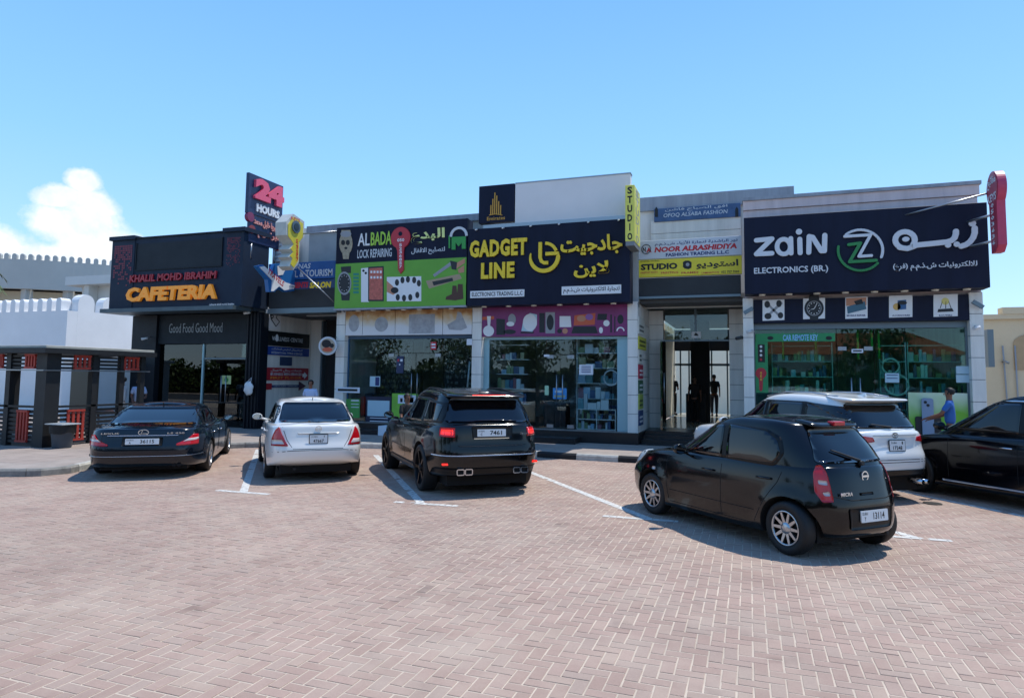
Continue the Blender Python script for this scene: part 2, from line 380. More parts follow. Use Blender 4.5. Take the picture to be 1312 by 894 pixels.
# painted bay lines: the paint lies brick by brick, so the joints run through it
PAINT = M('road_paint', 'd8d6cf', .75, var=.35, vs=14, bump=.3, bs=90)
def clip(poly, A, B, C_):
    out = []
    for i in range(len(poly)):
        p, q = poly[i], poly[(i+1) % len(poly)]; dp = A*p[0]+B*p[1]+C_; dq = A*q[0]+B*q[1]+C_
        if dp >= 0: out.append(p)
        if (dp >= 0) != (dq >= 0): t = dp/(dp-dq); out.append((p[0]+(q[0]-p[0])*t, p[1]+(q[1]-p[1])*t))
    return out
def paint_line(p, q, w, wear=0, pz=.0042):
    p, q = Vector(p), Vector(q); d = (q-p).normalized(); nn = Vector((-d.y, d.x)); Ln = (q-p).length
    bm = bmesh.new(); rel = np.stack([cx-p.x, cy-p.y], 1); al = rel@np.array(d); ac = rel@np.array(nn)
    for i in np.nonzero((al > -.15) & (al < Ln+.15) & (abs(ac) < w/2+.12))[0]:
        if random.random() < wear: continue
        po = [(cx[i]-hw[i], cy[i]-hh[i]), (cx[i]+hw[i], cy[i]-hh[i]), (cx[i]+hw[i], cy[i]+hh[i]), (cx[i]-hw[i], cy[i]+hh[i])]
        for A, B, C_ in ((d.x, d.y, -d.dot(p)), (-d.x, -d.y, d.dot(q)), (nn.x, nn.y, -nn.dot(p)+w/2), (-nn.x, -nn.y, nn.dot(p)+w/2)):
            po = clip(po, A, B, C_)
            if len(po) < 3: break
        if len(po) >= 3:
            vv = [bm.verts.new((a, b, pz)) for a, b in po]
            try: bm.faces.new(vv)
            except ValueError: pass
    # worn paint also bridges some joints
    vs = [bm.verts.new((*(pt), -.0015-(.0006 if pz > .0043 else 0))) for pt in (p-nn*w/2, q-nn*w/2, q+nn*w/2, p+nn*w/2)]; bm.faces.new(vs)
    ob('bay_marking', bm, PAINT, lot, kind='structure', local=True)
for a, b, c_, d_, w in ((-12.15, 14.4, -7.98, 9.14, .13), (-8.75, 14.6, -4.8, 9.4, .13), (-5.15, 14.4, -1.35, 9.62, .13), (-1.6, 14.6, 2.0, 9.75, .13), (2.0, 14.6, 5.2, 9.95, .13)):
    paint_line((a, b), (c_, d_), w, .04)
for a, b, c_, d_ in ((-8.5, 9.1, -7.45, 9.13), (-5.25, 9.36, -4.2, 9.42), (-2.0, 9.58, -.95, 9.6), (1.3, 9.76, 2.35, 9.78), (4.6, 9.95, 5.7, 9.95)):
    paint_line((a, b), (c_, d_), .11, .03, .0048)
# a small cast-iron cover
bm = bmesh.new(); bmesh.ops.create_cone(bm, cap_ends=True, segments=24, radius1=.14, radius2=.135, depth=.012); bmesh.ops.translate(bm, vec=(0, 0, .006), verts=bm.verts)
o = ob('drain_cover', bm, M('cast_iron', '2b2a29', .7, .4, bump=.5, bs=60)); o.location = (2.78, 12.62, 0); tag(o, 'small round dark iron cover in the paving beside the shadow of the black saloon', 'drain cover')

# ---- sidewalk with black and white kerb stones
KERB = [(-30, 8.1), (-14.4, 8.25), (-13.3, 8.62), (-12.62, 8.95), (-12.45, 9.5), (-12.9, 10.6), (-13.25, 11.8), (-13.3, 13.6), (-12.75, 14.55), (-11.6, 15.35), (-10.3, 15.8), (-9.2, 15.95), (-7.0, 16.1), (-5.5, 16.15), (-5.0, 15.9), (-4.4, 15.8), (22, 15.8)]
def offset(pl, d):
    out = []
    for i in range(len(pl)):
        a = Vector(pl[max(i-1, 0)]); b = Vector(pl[min(i+1, len(pl)-1)]); t = (b-a).normalized(); out.append(tuple(Vector(pl[i])+Vector((-t.y, t.x))*d))
    return out
inner = offset(KERB, .14)
SIDE = M('sidewalk_slab', '9a8f86', .85, var=.25, vs=2.5, bump=.4, bs=50)
from mathutils.geometry import tessellate_polygon
sp_ = [Vector((x, y, .133)) for x, y in inner] + [Vector((22, 30, .133)), Vector((-30, 30, .133))]
me = bpy.data.meshes.new('sidewalk'); me.from_pydata(sp_, [], [tuple(t) for t in tessellate_polygon([sp_])])
bm = bmesh.new(); bm.from_mesh(me)
for f in bm.faces:
    f.normal_update()
    if f.normal.z < 0: f.normal_flip()
side = ob('sidewalk', bm, SIDE, kind='structure')
def poly_len(pl):
    s = [0]
    for a, b in zip(pl, pl[1:]): s.append(s[-1]+math.dist(a, b))
    return s
S_ = poly_len(KERB); T_ = S_[-1]
def along(pl, s):
    for i in range(len(S_)-1):
        if s <= S_[i+1]+1e-9:
            t = (s-S_[i])/(S_[i+1]-S_[i]); return (pl[i][0]+(pl[i+1][0]-pl[i][0])*t, pl[i][1]+(pl[i+1][1]-pl[i][1])*t)
    return pl[-1]
KW = M('kerb_white', 'b9b7ae', .8, var=.35, vs=7, bump=.3, bs=60); KB = M('kerb_black', '1d1e20', .75, var=.4, vs=7, bump=.3, bs=60); KG = M('kerb_grey', '8c8a84', .85, var=.4, vs=6, bump=.3, bs=60)
kerb = thing('kerb', 'low kerb of stones painted black and white along the parking bays', 'kerb', (-4, 15.8, 0)); kerb['kind'] = 'structure'
s = 0; k = 0
while s < T_-.2:
    s1 = min(s+1.02, T_); q = [s+(s1-s-.012)*i/4 for i in range(5)]
    bm = bmesh.new(); prof = []
    mid = along(KERB, (s+s1)/2)
    for t in q:
        a, b = Vector(along(KERB, t)), Vector(along(inner, t)); a2 = a*.82+b*.18
        prof.append([bm.verts.new((a.x, a.y, -.02)), bm.verts.new((a.x, a.y, .105)), bm.verts.new((a2.x, a2.y, .142)), bm.verts.new((b.x, b.y, .142)), bm.verts.new((b.x, b.y, -.02))])
    for i in range(4):
        for e in range(4): bm.faces.new((prof[i][e], prof[i+1][e], prof[i+1][e+1], prof[i][e+1]))
    bm.faces.new(prof[0]); bm.faces.new(prof[-1][::-1]); bmesh.ops.recalc_face_normals(bm, faces=bm.faces)
    mt = (KB if k % 2 else KW)
    if mid[0] < -12.3: mt = KG if k % 3 else KW
    ob('kerb_stone', bm, mt, kerb); s = s1; k += 1
# sidewalk tiles: shallow slabs in rows, the nearer ones proud of the joints
tm = bmesh.new()
for i in range(-46, 26):
    for j in range(33):
        x, y = i*.4, 9.0+j*.4
        box_ok = True
        if y < 16.3 and x > -14.0: continue
        if x <= -14.0 and y < 9.2: continue
        z = .1345+random.uniform(-.0012, .0012)
        prism(Fr((0, 0, 0), (1, 0, 0), (0, 0, 1), (0, 1, 0)), rect(x+.004, x+.396, y+.004, y+.396), .12, z, None, bm=tm)
ob('paving_slabs', tm, M('paving_slab', '9b8d83', .8, var=.25, vs=1.7, bump=.3, bs=70), side, kind='stuff')
# ================================================================ CARS
def crom(keys, t):
    """smooth curve through evenly spaced keys, t in 0..1"""
    n = len(keys)-1; f = min(max(t, 0), 1)*n; i = min(int(f), n-1); u = f-i
    p0, p1, p2, p3 = keys[max(i-1, 0)], keys[i], keys[i+1], keys[min(i+2, n)]
    m1 = (p2-p0)/2 if i > 0 else (p2-p1); m2 = (p3-p1)/2 if i < n-1 else (p2-p1)
    if (p2-p1)*(p1-p0 if i > 0 else 1) <= 0 and i > 0: m1 = 0
    if (p2-p1)*(p3-p2 if i < n-1 else 1) <= 0 and i < n-1: m2 = 0
    u2, u3 = u*u, u*u*u
    return (2*u3-3*u2+1)*p1+(u3-2*u2+u)*m1+(-2*u3+3*u2)*p2+(u3-u2)*m2
def shell(rings, N=120, sub=4, cap=True, flares=(), nr=4.5, nf=4.0):
    """closed body shell lofted upwards; ring = (x_rear, x_front, half_width, [heights from rear to front])"""
    K = len(rings)-1; out = []
    steps = [k+i/sub for k in range(K) for i in range(sub)]+[K]
    def val(fn, t): return crom([fn(r) for r in rings], t/K)
    # outline: superellipse sampled evenly
    def outline():
        pts = []
        for i in range(2000):
            a = math.tau*i/2000; c, s_ = math.cos(a), math.sin(a); n_ = nf if c > 0 else nr
            pts.append((math.copysign(abs(c)**(2/n_), c), math.copysign(abs(s_)**(2/n_), s_)))
        A = np.array(pts+[pts[0]]); B = A*np.array([2.2, .9]); d = np.r_[0, np.cumsum(np.linalg.norm(np.diff(B, axis=0), axis=1))]
        q = np.linspace(0, d[-1], N+1)[:-1]; return np.stack([np.interp(q, d, A[:, 0]), np.interp(q, d, A[:, 1])], 1)
    O = outline(); bm = bmesh.new()
    for t in steps:
        xr, xf, w = val(lambda r: r[0], t), val(lambda r: r[1], t), val(lambda r: r[2], t)
        nz = len(rings[0][3]); zs = [val(lambda r: r[3][k], t) for k in range(nz)]
        row = []
        for ox, oy in O:
            x = xr+(xf-xr)*(ox+1)/2; z = crom(zs, (ox+1)/2); y = oy*w
            for fx, fz, fr_, amt in flares:
                dd = math.hypot(x-fx, z-fz)
                if dd < fr_*1.5 and abs(oy) > .8: y += math.copysign(amt*max(0, 1-max(0, dd-fr_)/(fr_*.35))**.7 if dd < fr_*1.35 else 0, y)
            row.append(bm.verts.new((x, y, z)))
        out.append(row)
    for a, b in zip(out, out[1:]):
        for i in range(N):
            f = bm.faces.new((a[i], a[(i+1) % N], b[(i+1) % N], b[i])); f.smooth = True
    bm.faces.new(out[0][::-1])
    # close the top as strips across the car
    top = out[-1]; half = N//2
    # pair vertex i with N-i (mirror in y)
    i0 = 0; pairs = []
    best = min(range(N), key=lambda i: -top[i].co.x*10+abs(top[i].co.y))
    best = max(range(N), key=lambda i: top[i].co.x-abs(top[i].co.y)*.2)
    for k in range(1, half):
        pairs.append((top[(best+k) % N], top[(best-k) % N]))
    prev = [top[best]]
    def span(l, r, M_=8):
        if abs(l.co.y-r.co.y) < 1e-4: return [l, r]
        row = [l]; 
        for q in range(1, M_):
            u = q/M_; co = l.co.lerp(r.co, u); co.z += CROWN[0]*4*u*(1-u)*min(1, abs(l.co.y-r.co.y)/.8); row.append(bm.verts.new(co))
        return row+[r]
    rows = [span(l, r) for l, r in pairs]
    for r0, r1 in zip(rows, rows[1:]):
        if len(r0) == len(r1):
            for q in range(len(r0)-1): f = bm.faces.new((r0[q], r0[q+1], r1[q+1], r1[q])); f.smooth = True
    for rr, apex in ((rows[0], top[best]), (rows[-1], top[(best+half) % N])):
        for q in range(len(rr)-1):
            try: bm.faces.new((rr[q], rr[q+1], apex)).smooth = True
            except ValueError: pass
    bmesh.ops.recalc_face_normals(bm, faces=bm.faces)
    return bm
CROWN = [.03]
def roundpoly(p, r, n=4):
    """corners rounded by radius-like share r (metres)"""
    out = []; m = len(p)
    for i in range(m):
        a, b, c = Vector(p[i-1]), Vector(p[i]), Vector(p[(i+1) % m]); d1, d2 = (a-b), (c-b); k = min(r, d1.length*.45, d2.length*.45)
        s, e = b+d1.normalized()*k, b+d2.normalized()*k
        for q in range(n+1):
            u = q/n; out.append(tuple((s*(1-u)**2+b*2*u*(1-u)+e*u*u)))
    return out
def patch(poly, mode, bvh, mat, parent, name, off=.004, cell=.05, rr=.03, side=1, cen=None):
    """a panel that follows the body: its outline is drawn in side, rear, front, top or corner view and laid on the body"""
    if rr: poly = roundpoly(poly, rr)
    bm = bmesh.new(); P_ = np.array(poly); a0, b0 = P_.min(0); a1, b1 = P_.max(0)
    na = max(1, int(math.ceil((a1-a0)/cell))); nb = max(1, int(math.ceil((b1-b0)/cell))); cache = {}
    def hit(a, b):
        k = (round(a, 5), round(b, 5))
        if k in cache: return cache[k]
        if mode == 'side': o, d = Vector((a, 4*side, b)), Vector((0, -side, 0))
        elif mode == 'rear': o, d = Vector((-6, a, b)), Vector((1, 0, 0))
        elif mode == 'front': o, d = Vector((8, a, b)), Vector((-1, 0, 0))
        elif mode == 'top': o, d = Vector((a, b, 4)), Vector((0, 0, -1))
        elif mode == 'corner':
            ph = (R(135) if cen[0] < 1.2 else R(45))-a/.5; c = Vector((cen[0], cen[1]*side, b)); v = Vector((math.cos(ph), math.sin(ph)*side, 0)); o, d = c+v*3, -v
        loc, nor, ix, dist = bvh.ray_cast(o, d)
        if loc is None: cache[k] = None; return None
        if nor.dot(d) > 0: nor = -nor
        cache[k] = bm.verts.new(loc+nor*off); return cache[k]
    for i in range(na):
        for j in range(nb):
            x0, x1 = a0+(a1-a0)*i/na, a0+(a1-a0)*(i+1)/na; y0, y1 = b0+(b1-b0)*j/nb, b0+(b1-b0)*(j+1)/nb
            q = clip(clip(clip(clip([tuple(v) for v in poly], 1, 0, -x0), -1, 0, x1), 0, 1, -y0), 0, -1, y1)
            if len(q) < 3: continue
            vv = []
            for p_ in q:
                h = hit(*p_)
                if h is None: vv = None; break
                if not vv or (vv[-1] is not h and h is not vv[0]): vv.append(h)
            if vv and len(vv) >= 3:
                try: bm.faces.new(vv).smooth = True
                except ValueError: pass
    if not bm.faces: bm.free(); return None
    # give the panel an edge: a skirt that goes down into the body
    bnd = [e for e in bm.edges if len(e.link_faces) == 1]; bm.normal_update(); dn = {}
    for e in bnd:
        for v in e.verts:
            if v not in dn: dn[v] = bm.verts.new(v.co - v.normal*(off+.004) if v.normal.length > .5 else v.co)
    for e in bnd:
        try: bm.faces.new((e.verts[0], e.verts[1], dn[e.verts[1]], dn[e.verts[0]]))
        except ValueError: pass
    bmesh.ops.recalc_face_normals(bm, faces=bm.faces)
    return ob(name, bm, mat, parent, local=True)
def line2(pts, w): return ribbon(pts, w)
BLK = M('rubber_black', '0b0b0c', .65, bump=.2, bs=80); PLAS = M('dark_plastic', '0b0c0e', .4, spec=.3); GLS = M('tinted_glass', '03060b', .03, spec=.55, coat=.25)
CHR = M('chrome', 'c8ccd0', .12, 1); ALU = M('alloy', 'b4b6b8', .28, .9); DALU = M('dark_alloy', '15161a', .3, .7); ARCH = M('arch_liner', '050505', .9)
RLAMP = M('lamp_red', 'b40a16', .15, coat=.5); RLITE = M('lamp_lit_red', 'd01018', .2, coat=1, emit='ff2818', es=1.0); CLAMP = M('lamp_clear', 'c4b9b4', .1, coat=1); WLAMP = M('lamp_white', 'd9dcda', .1, coat=1)
PLW = M('plate_white', 'd8dad8', .4); PLK = M('plate_black', '0d0d0e', .5); BADGE = M('badge_silver', 'd2d5d8', .2, .9)
def wheel(parent, x, y, r, w, rim, spokes, mat, twin=False, kind=0, steer=0):
    s = 1 if y > 0 else -1
    wv = bpy.data.objects.new('wheel', None); COL.objects.link(wv); wv.parent = parent; wv.location = (x, y, r); wv.rotation_euler = (0, 0, steer); wv.empty_display_size = .1
    def lathe(prof, nm, mt, n=40, smooth=True):
        bm = bmesh.new(); rings = [[bm.verts.new((rr*math.cos(math.tau*k/n), yy*s, rr*math.sin(math.tau*k/n))) for k in range(n)] for yy, rr in prof]
        for a, b in zip(rings, rings[1:]):
            for k in range(n): bm.faces.new((a[k], a[(k+1) % n], b[(k+1) % n], b[k])).smooth = smooth
        bmesh.ops.recalc_face_normals(bm, faces=bm.faces); return ob(nm, bm, mt, wv, local=True)
    h = w/2
    lathe([(-h, rim), (-h, r-.03), (-h+.015, r-.008), (-h+.045, r), (h-.045, r), (h-.015, r-.008), (h, r-.03), (h+.004, (r+rim)/2), (h-.006, rim+.004), (h-.02, rim)], 'tyre', BLK)
    lathe([(h-.004, rim+.004), (h+.002, rim-.004), (h-.008, rim-.016), (h-.022, rim-.018)], 'rim', mat); lathe([(h-.022, rim-.018), (-h+.02, rim-.035), (-h+.02, .02)], 'barrel', M('barrel_grey', '1c1d20', .5, .6))
    bm = bmesh.new()
    for k in range(spokes):
        a = math.tau*k/spokes
        for off in ((-.045, .045) if twin else (0,)):
            a2 = a+off*(1.0)
            c, sn = math.cos(a2), math.sin(a2); wd0, wd1 = (.020, .013) if not twin else (.013, .011)
            if kind == 1: wd0, wd1 = .028, .05
            vs_ = []
            for rr, wd, yo in ((.045, wd0, h-.018), (rim-.016, wd1, h-.006)):
                for dy in (0, -.022):
                    for q in (-1, 1): vs_.append(bm.verts.new((rr*c-q*wd*sn, (yo+dy)*s, rr*sn+q*wd*c)))
            a_, b_, c_, d_, e_, f_, g_, h_ = vs_
            for q in ((a_, b_, f_, e_), (c_, d_, h_, g_), (a_, c_, g_, e_), (b_, d_, h_, f_), (e_, f_, h_, g_)): bm.faces.new(q)
    bmesh.ops.recalc_face_normals(bm, faces=bm.faces); ob('spokes', bm, mat, wv, local=True)
    lathe([(h-.035, .07), (h-.01, .062), (h-.002, .035), (h, .001)], 'hub', mat, 20)
    lathe([(h-.085, .001), (h-.085, rim*.58), (h-.095, rim*.6)], 'brake_disc', M('brake_steel', '2a2b2e', .45, .7), 24)
    return wv
def plate(parent, x, y, z, wd, ht, txt, small, tilt=0, frame=True, two=False):
    """number plate facing backwards at x, centred on y, z"""
    f = Fr((x, y, z), (0, -1, 0), (-math.cos(tilt), 0, math.sin(tilt)), (math.sin(tilt), 0, math.cos(tilt)))
    if frame: o = prism(f, rrect(-wd/2-.012, wd/2+.012, -ht/2-.012, ht/2+.012, .012), 0, .008, PLK, None, 'number_plate'); 
    pl = prism(f, rrect(-wd/2, wd/2, -ht/2, ht/2, .01), -.002 if not frame else .002, .012, PLW, None, 'number_plate')
    pl.parent = parent
    if frame: o.name = 'plate_frame'; o.parent = pl
    def tx(s, a0, a1, b0, b1, bold=.02):
        n0 = set(COL.objects); lettering(f, s, a0, a1, b0, b1, PLK, None, .0135, bold=bold)
        for q in set(COL.objects)-n0: q.parent = pl
    if two: tx(small, wd*.28, wd*.36, .02, ht*.40); tx('DUBAI', -wd*.4, -wd*.05, .03, ht*.38, .0); tx(txt, -wd*.3, wd*.3, -ht*.42, -.005)
    else: tx(txt, -wd*.06, wd*.36, -ht*.3, ht*.3); tx('DUBAI', -wd*.46, -wd*.26, ht*.12, ht*.36, .0); tx(small, -wd*.39, -wd*.33, -ht*.38, -ht*.02)
    return pl
def mirror(parent, bvh, x, y, z, mat, sx=.12, sy=.2, sz=.14):
    bm = bmesh.new(); bmesh.ops.create_uvsphere(bm, u_segments=16, v_segments=10, radius=.5)
    s = 1 if y > 0 else -1
    for v in bm.verts:
        v.co = Vector((v.co.x*sx*1.9, v.co.y*sy, v.co.z*sz)); 
        if v.co.x < -.02: v.co.x = -.02
        v.co += Vector((x, y, z))
    for f in bm.faces: f.smooth = True
    o = ob('wing_mirror', bm, mat, parent, local=True)
    g = bmesh.new(); prism(Fr((x-.023, y, z), (0, 1, 0), (-1, 0, 0)), ell(0, 0, sy*.42, sz*.40, 20), -.002, .002, None, bm=g); ob('mirror_glass', g, M('mirror_glass', '8fa0ad', .03, 1), o, local=True)
    tb('mirror_arm', [(x+.02, y-s*.07, z-.04), (x+.05, y-s*.2, z-.07)], .022, mat, o, 8, local=True)
    return o
def carbody(name, tub, cab, root, paint, arches, r, flares, ncab=(4.2, 3.6), ntub=(4.5, 3.6), crown=(.03, .05), depth=.30, tw=.9, mirror_cut=True):
    CROWN[0] = crown[0]; b1 = shell(tub, 120, 4, flares=flares, nr=ntub[0], nf=ntub[1])
    me = bpy.data.meshes.new(name); b1.to_mesh(me); b1.free(); me.materials.append(paint); me.materials.append(ARCH)
    o = bpy.data.objects.new(name, me); COL.objects.link(o)
    cb = bmesh.new()
    for ax in arches:
        for s in (1, -1):
            g = bmesh.ops.create_cone(cb, cap_ends=True, segments=40, radius1=r+.045, radius2=r+.045, depth=.6)
            bmesh.ops.rotate(cb, verts=g['verts'], matrix=Matrix.Rotation(R(90), 3, 'X')); bmesh.ops.translate(cb, verts=g['verts'], vec=(ax, s*(tw+.3-depth), r+.01))
    cm = bpy.data.meshes.new('c'); cb.to_mesh(cm); cb.free(); cm.materials.append(paint); cm.materials.append(ARCH)
    for p in cm.polygons: p.material_index = 1
    co = bpy.data.objects.new('c', cm); COL.objects.link(co)
    md = o.modifiers.new('b', 'BOOLEAN'); md.operation = 'DIFFERENCE'; md.object = co; md.solver = 'EXACT'
    try: md.material_mode = 'TRANSFER'
    except Exception: pass
    dg = bpy.context.evaluated_depsgraph_get(); m2 = bpy.data.meshes.new_from_object(o.evaluated_get(dg)); o.modifiers.clear(); o.data = m2
    bpy.data.objects.remove(co); o.parent = root
    for p in m2.polygons: p.use_smooth = True
    m2.set_sharp_from_angle(angle=R(38))
    CROWN[0] = crown[1]; b2 = shell(cab, 100, 4, nr=ncab[0], nf=ncab[1]); c = ob('cabin', b2, paint, root, local=True)
    c.data.set_sharp_from_angle(angle=R(50))
    a = bmesh.new(); a.from_mesh(m2); a.from_mesh(c.data); bvh = BVHTree.FromBMesh(a); a.free()
    return o, c, bvh
def place(root, x, y, heading, sc=1.0): root.location = (x, y, 0); root.rotation_euler = (0, 0, heading)
def sidept(bvh, x, z, s):
    l, n, i, d = bvh.ray_cast(Vector((x, 4*s, z)), Vector((0, -s, 0))); return (l, n) if l else (Vector((x, .85*s, z)), Vector((0, s, 0)))
def rearpt(bvh, y, z):
    l, n, i, d = bvh.ray_cast(Vector((-6, y, z)), Vector((1, 0, 0))); return l if l else Vector((-1, y, z))
def toppt(bvh, x, y):
    l, n, i, d = bvh.ray_cast(Vector((x, y, 4)), Vector((0, 0, -1))); return l if l else Vector((x, y, 1.4))
def handle(bvh, root, x, z, s, mat):
    a, n = sidept(bvh, x-.09, z, s); b, _ = sidept(bvh, x+.09, z, s)
    tb('door_handle', [a-n*.01, a+n*.028, b+n*.028, b-n*.01], [.012, .014, .014, .012], mat, root, 8, local=True)
def emblem(bvh, root, y, z, kind, sz, mat=None):
    p = rearpt(bvh, y, z); mat = mat or BADGE; f = Fr((p.x-.004, y, z), (0, -1, 0), (-1, 0, 0)); bm = bmesh.new()
    if kind == 'bar':
        o = ribbon(arc(0, 0, sz, 0, 360, 28), sz*.24); n = len(o)//2
        for i in range(n-1): prism(f, [o[i], o[i+1], o[2*n-2-i], o[2*n-1-i]], -.002, .008, None, bm=bm)
        prism(f, rect(-sz*1.12, sz*1.12, -sz*.2, sz*.2), -.002, .012, None, bm=bm)
    elif kind == 'ell':
        for pts, w in ((arc(0, 0, sz, 0, 360, 28, sz*.72), sz*.16), ([(-sz*.15, sz*.55), (-sz*.5, -sz*.3), (sz*.75, -sz*.3)], sz*.16)):
            o = ribbon(pts, w); n = len(o)//2
            for i in range(n-1): prism(f, [o[i], o[i+1], o[2*n-2-i], o[2*n-1-i]], -.002, .008, None, bm=bm)
    elif kind == 'ring3':
        for pts in (arc(0, 0, sz, 0, 360, 28, sz*.66), arc(0, sz*.3, sz*.62, 0, 360, 24, sz*.26), arc(0, 0, sz*.28, 0, 360, 20, sz*.62)):
            o = ribbon(pts, sz*.13); n = len(o)//2
            for i in range(n-1): prism(f, [o[i], o[i+1], o[2*n-2-i], o[2*n-1-i]], -.002, .008, None, bm=bm)
    ob('badge', bm, mat, root, local=True)
def script(bvh, root, s, y0, y1, z0, z1, sh=.1):
    """chrome lettering on the tail; y0 is its left end as read from behind"""
    p = rearpt(bvh, (y0+y1)/2, (z0+z1)/2); f = Fr((p.x-.012, 0, 0), (0, -1, 0), (-1, 0, 0)); n0 = set(COL.objects)
    lettering(f, s, -y0, -y1, z0, z1, BADGE, None, 0, depth=.01, bold=.02, shear=sh)
    for q in set(COL.objects)-n0: q.parent = root
def wiper(bvh, root, p0, p1):
    pts = []
    for i in range(7):
        t = i/6; y, z = p0[0]+(p1[0]-p0[0])*t, p0[1]+(p1[1]-p0[1])*t; q = rearpt(bvh, y, z); pts.append(q+Vector((-.022, 0, .012)))
    tb('rear_wiper', pts, [.02, .016, .014, .012, .012, .01, .008], BLK, root, 8, local=True)
def build_car(name, label, sp, pos, heading, cat='car'):
    root = thing(name, label, cat)
    paint = sp['paint']; xr, wb, wr = sp['xr'], sp['wb'], sp['wr']
    body, cabin, bvh = carbody('body', sp['tub'], sp['cab'], root, paint, (0, wb), wr, [(0, wr, wr+.05, sp.get('fl', .018)), (wb, wr, wr+.05, sp.get('fl', .018))], crown=sp.get('crown', (.03, .04)), ncab=sp.get('ncab', (4.2, 3.6)), ntub=sp.get('ntub', (4.5, 3.4)), tw=sp['tw'])
    yw = sp['track']/2
    for x, st in ((0, 0), (wb, sp.get('steer', 0))):
        for s in (1, -1): wheel(root, x, s*yw, wr, sp['tyre'], sp['rim'], sp['spokes'], sp['rimmat'], sp.get('twin', False), sp.get('rk', 0), st)
    P = lambda poly, mode, mat, nm, **k: patch(poly, mode, bvh, mat, root, nm, **k)
    for s in (1, -1):
        if 'surround' in sp: P(sp['surround'], 'side', PLAS, 'window_surround', side=s, off=.0025, rr=.05)
        for w in sp['side_glass']: P(w, 'side', GLS, 'side_window', side=s, off=.006, rr=.035)
        if 'chrome_line' in sp: P(line2(sp['chrome_line'], .022), 'side', CHR, 'window_trim', side=s, off=.009, rr=0, cell=.08)
        for ln in sp.get('seams', ()): P(line2(ln, .009), 'side', ARCH, 'door_gap', side=s, off=.0012, rr=0, cell=.08)
        for x, z in sp.get('handles', ()): handle(bvh, root, x, z, s, sp.get('hmat', paint))
        for poly, mt, nm in sp.get('lamps', ()): P(poly, 'corner', mt, nm, side=s, cen=(xr+.45, sp['tw']-.45), off=.008 if mt in (RLAMP, RLITE) else .0105, rr=sp.get('lrr', .02), cell=.03)
        for poly, mt, nm in sp.get('flamps', ()): P(poly, 'corner', mt, nm, side=s, cen=(sp['xf']-.55, sp['tw']-.55), off=.006, rr=.03, cell=.04)
        for poly, mt, nm in sp.get('side_bits', ()): P(poly, 'side', mt, nm, side=s, off=.006, rr=.02)
        mx, my, mz = sp['mirror']; mirror(root, bvh, mx, s*my, mz, sp.get('mmat', paint))
    P(sp['rear_glass'], 'rear', GLS, 'rear_window', off=.005, rr=.06)
    P(sp['windscreen'], 'front', GLS, 'windscreen', off=.005, rr=.06)
    for poly, mt, nm, rr in sp.get('rear_bits', ()): P(poly, 'rear', mt, nm, off=.006, rr=rr)
    for ln in sp.get('rear_seams', ()): P(line2(ln, .01), 'rear', ARCH, 'lid_gap', off=.0015, rr=0, cell=.08)
    # underbody, so nothing shows light below the sills
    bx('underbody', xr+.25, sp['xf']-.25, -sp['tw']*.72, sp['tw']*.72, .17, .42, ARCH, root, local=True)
    place(root, *pos, heading)
    return root, bvh
def HD(dx, dy): return math.atan2(dy, dx)
def rear_poly(y0, y1, z0, z1): return [(-y0, z0), (y0, z0), (y1, z1), (-y1, z1)]

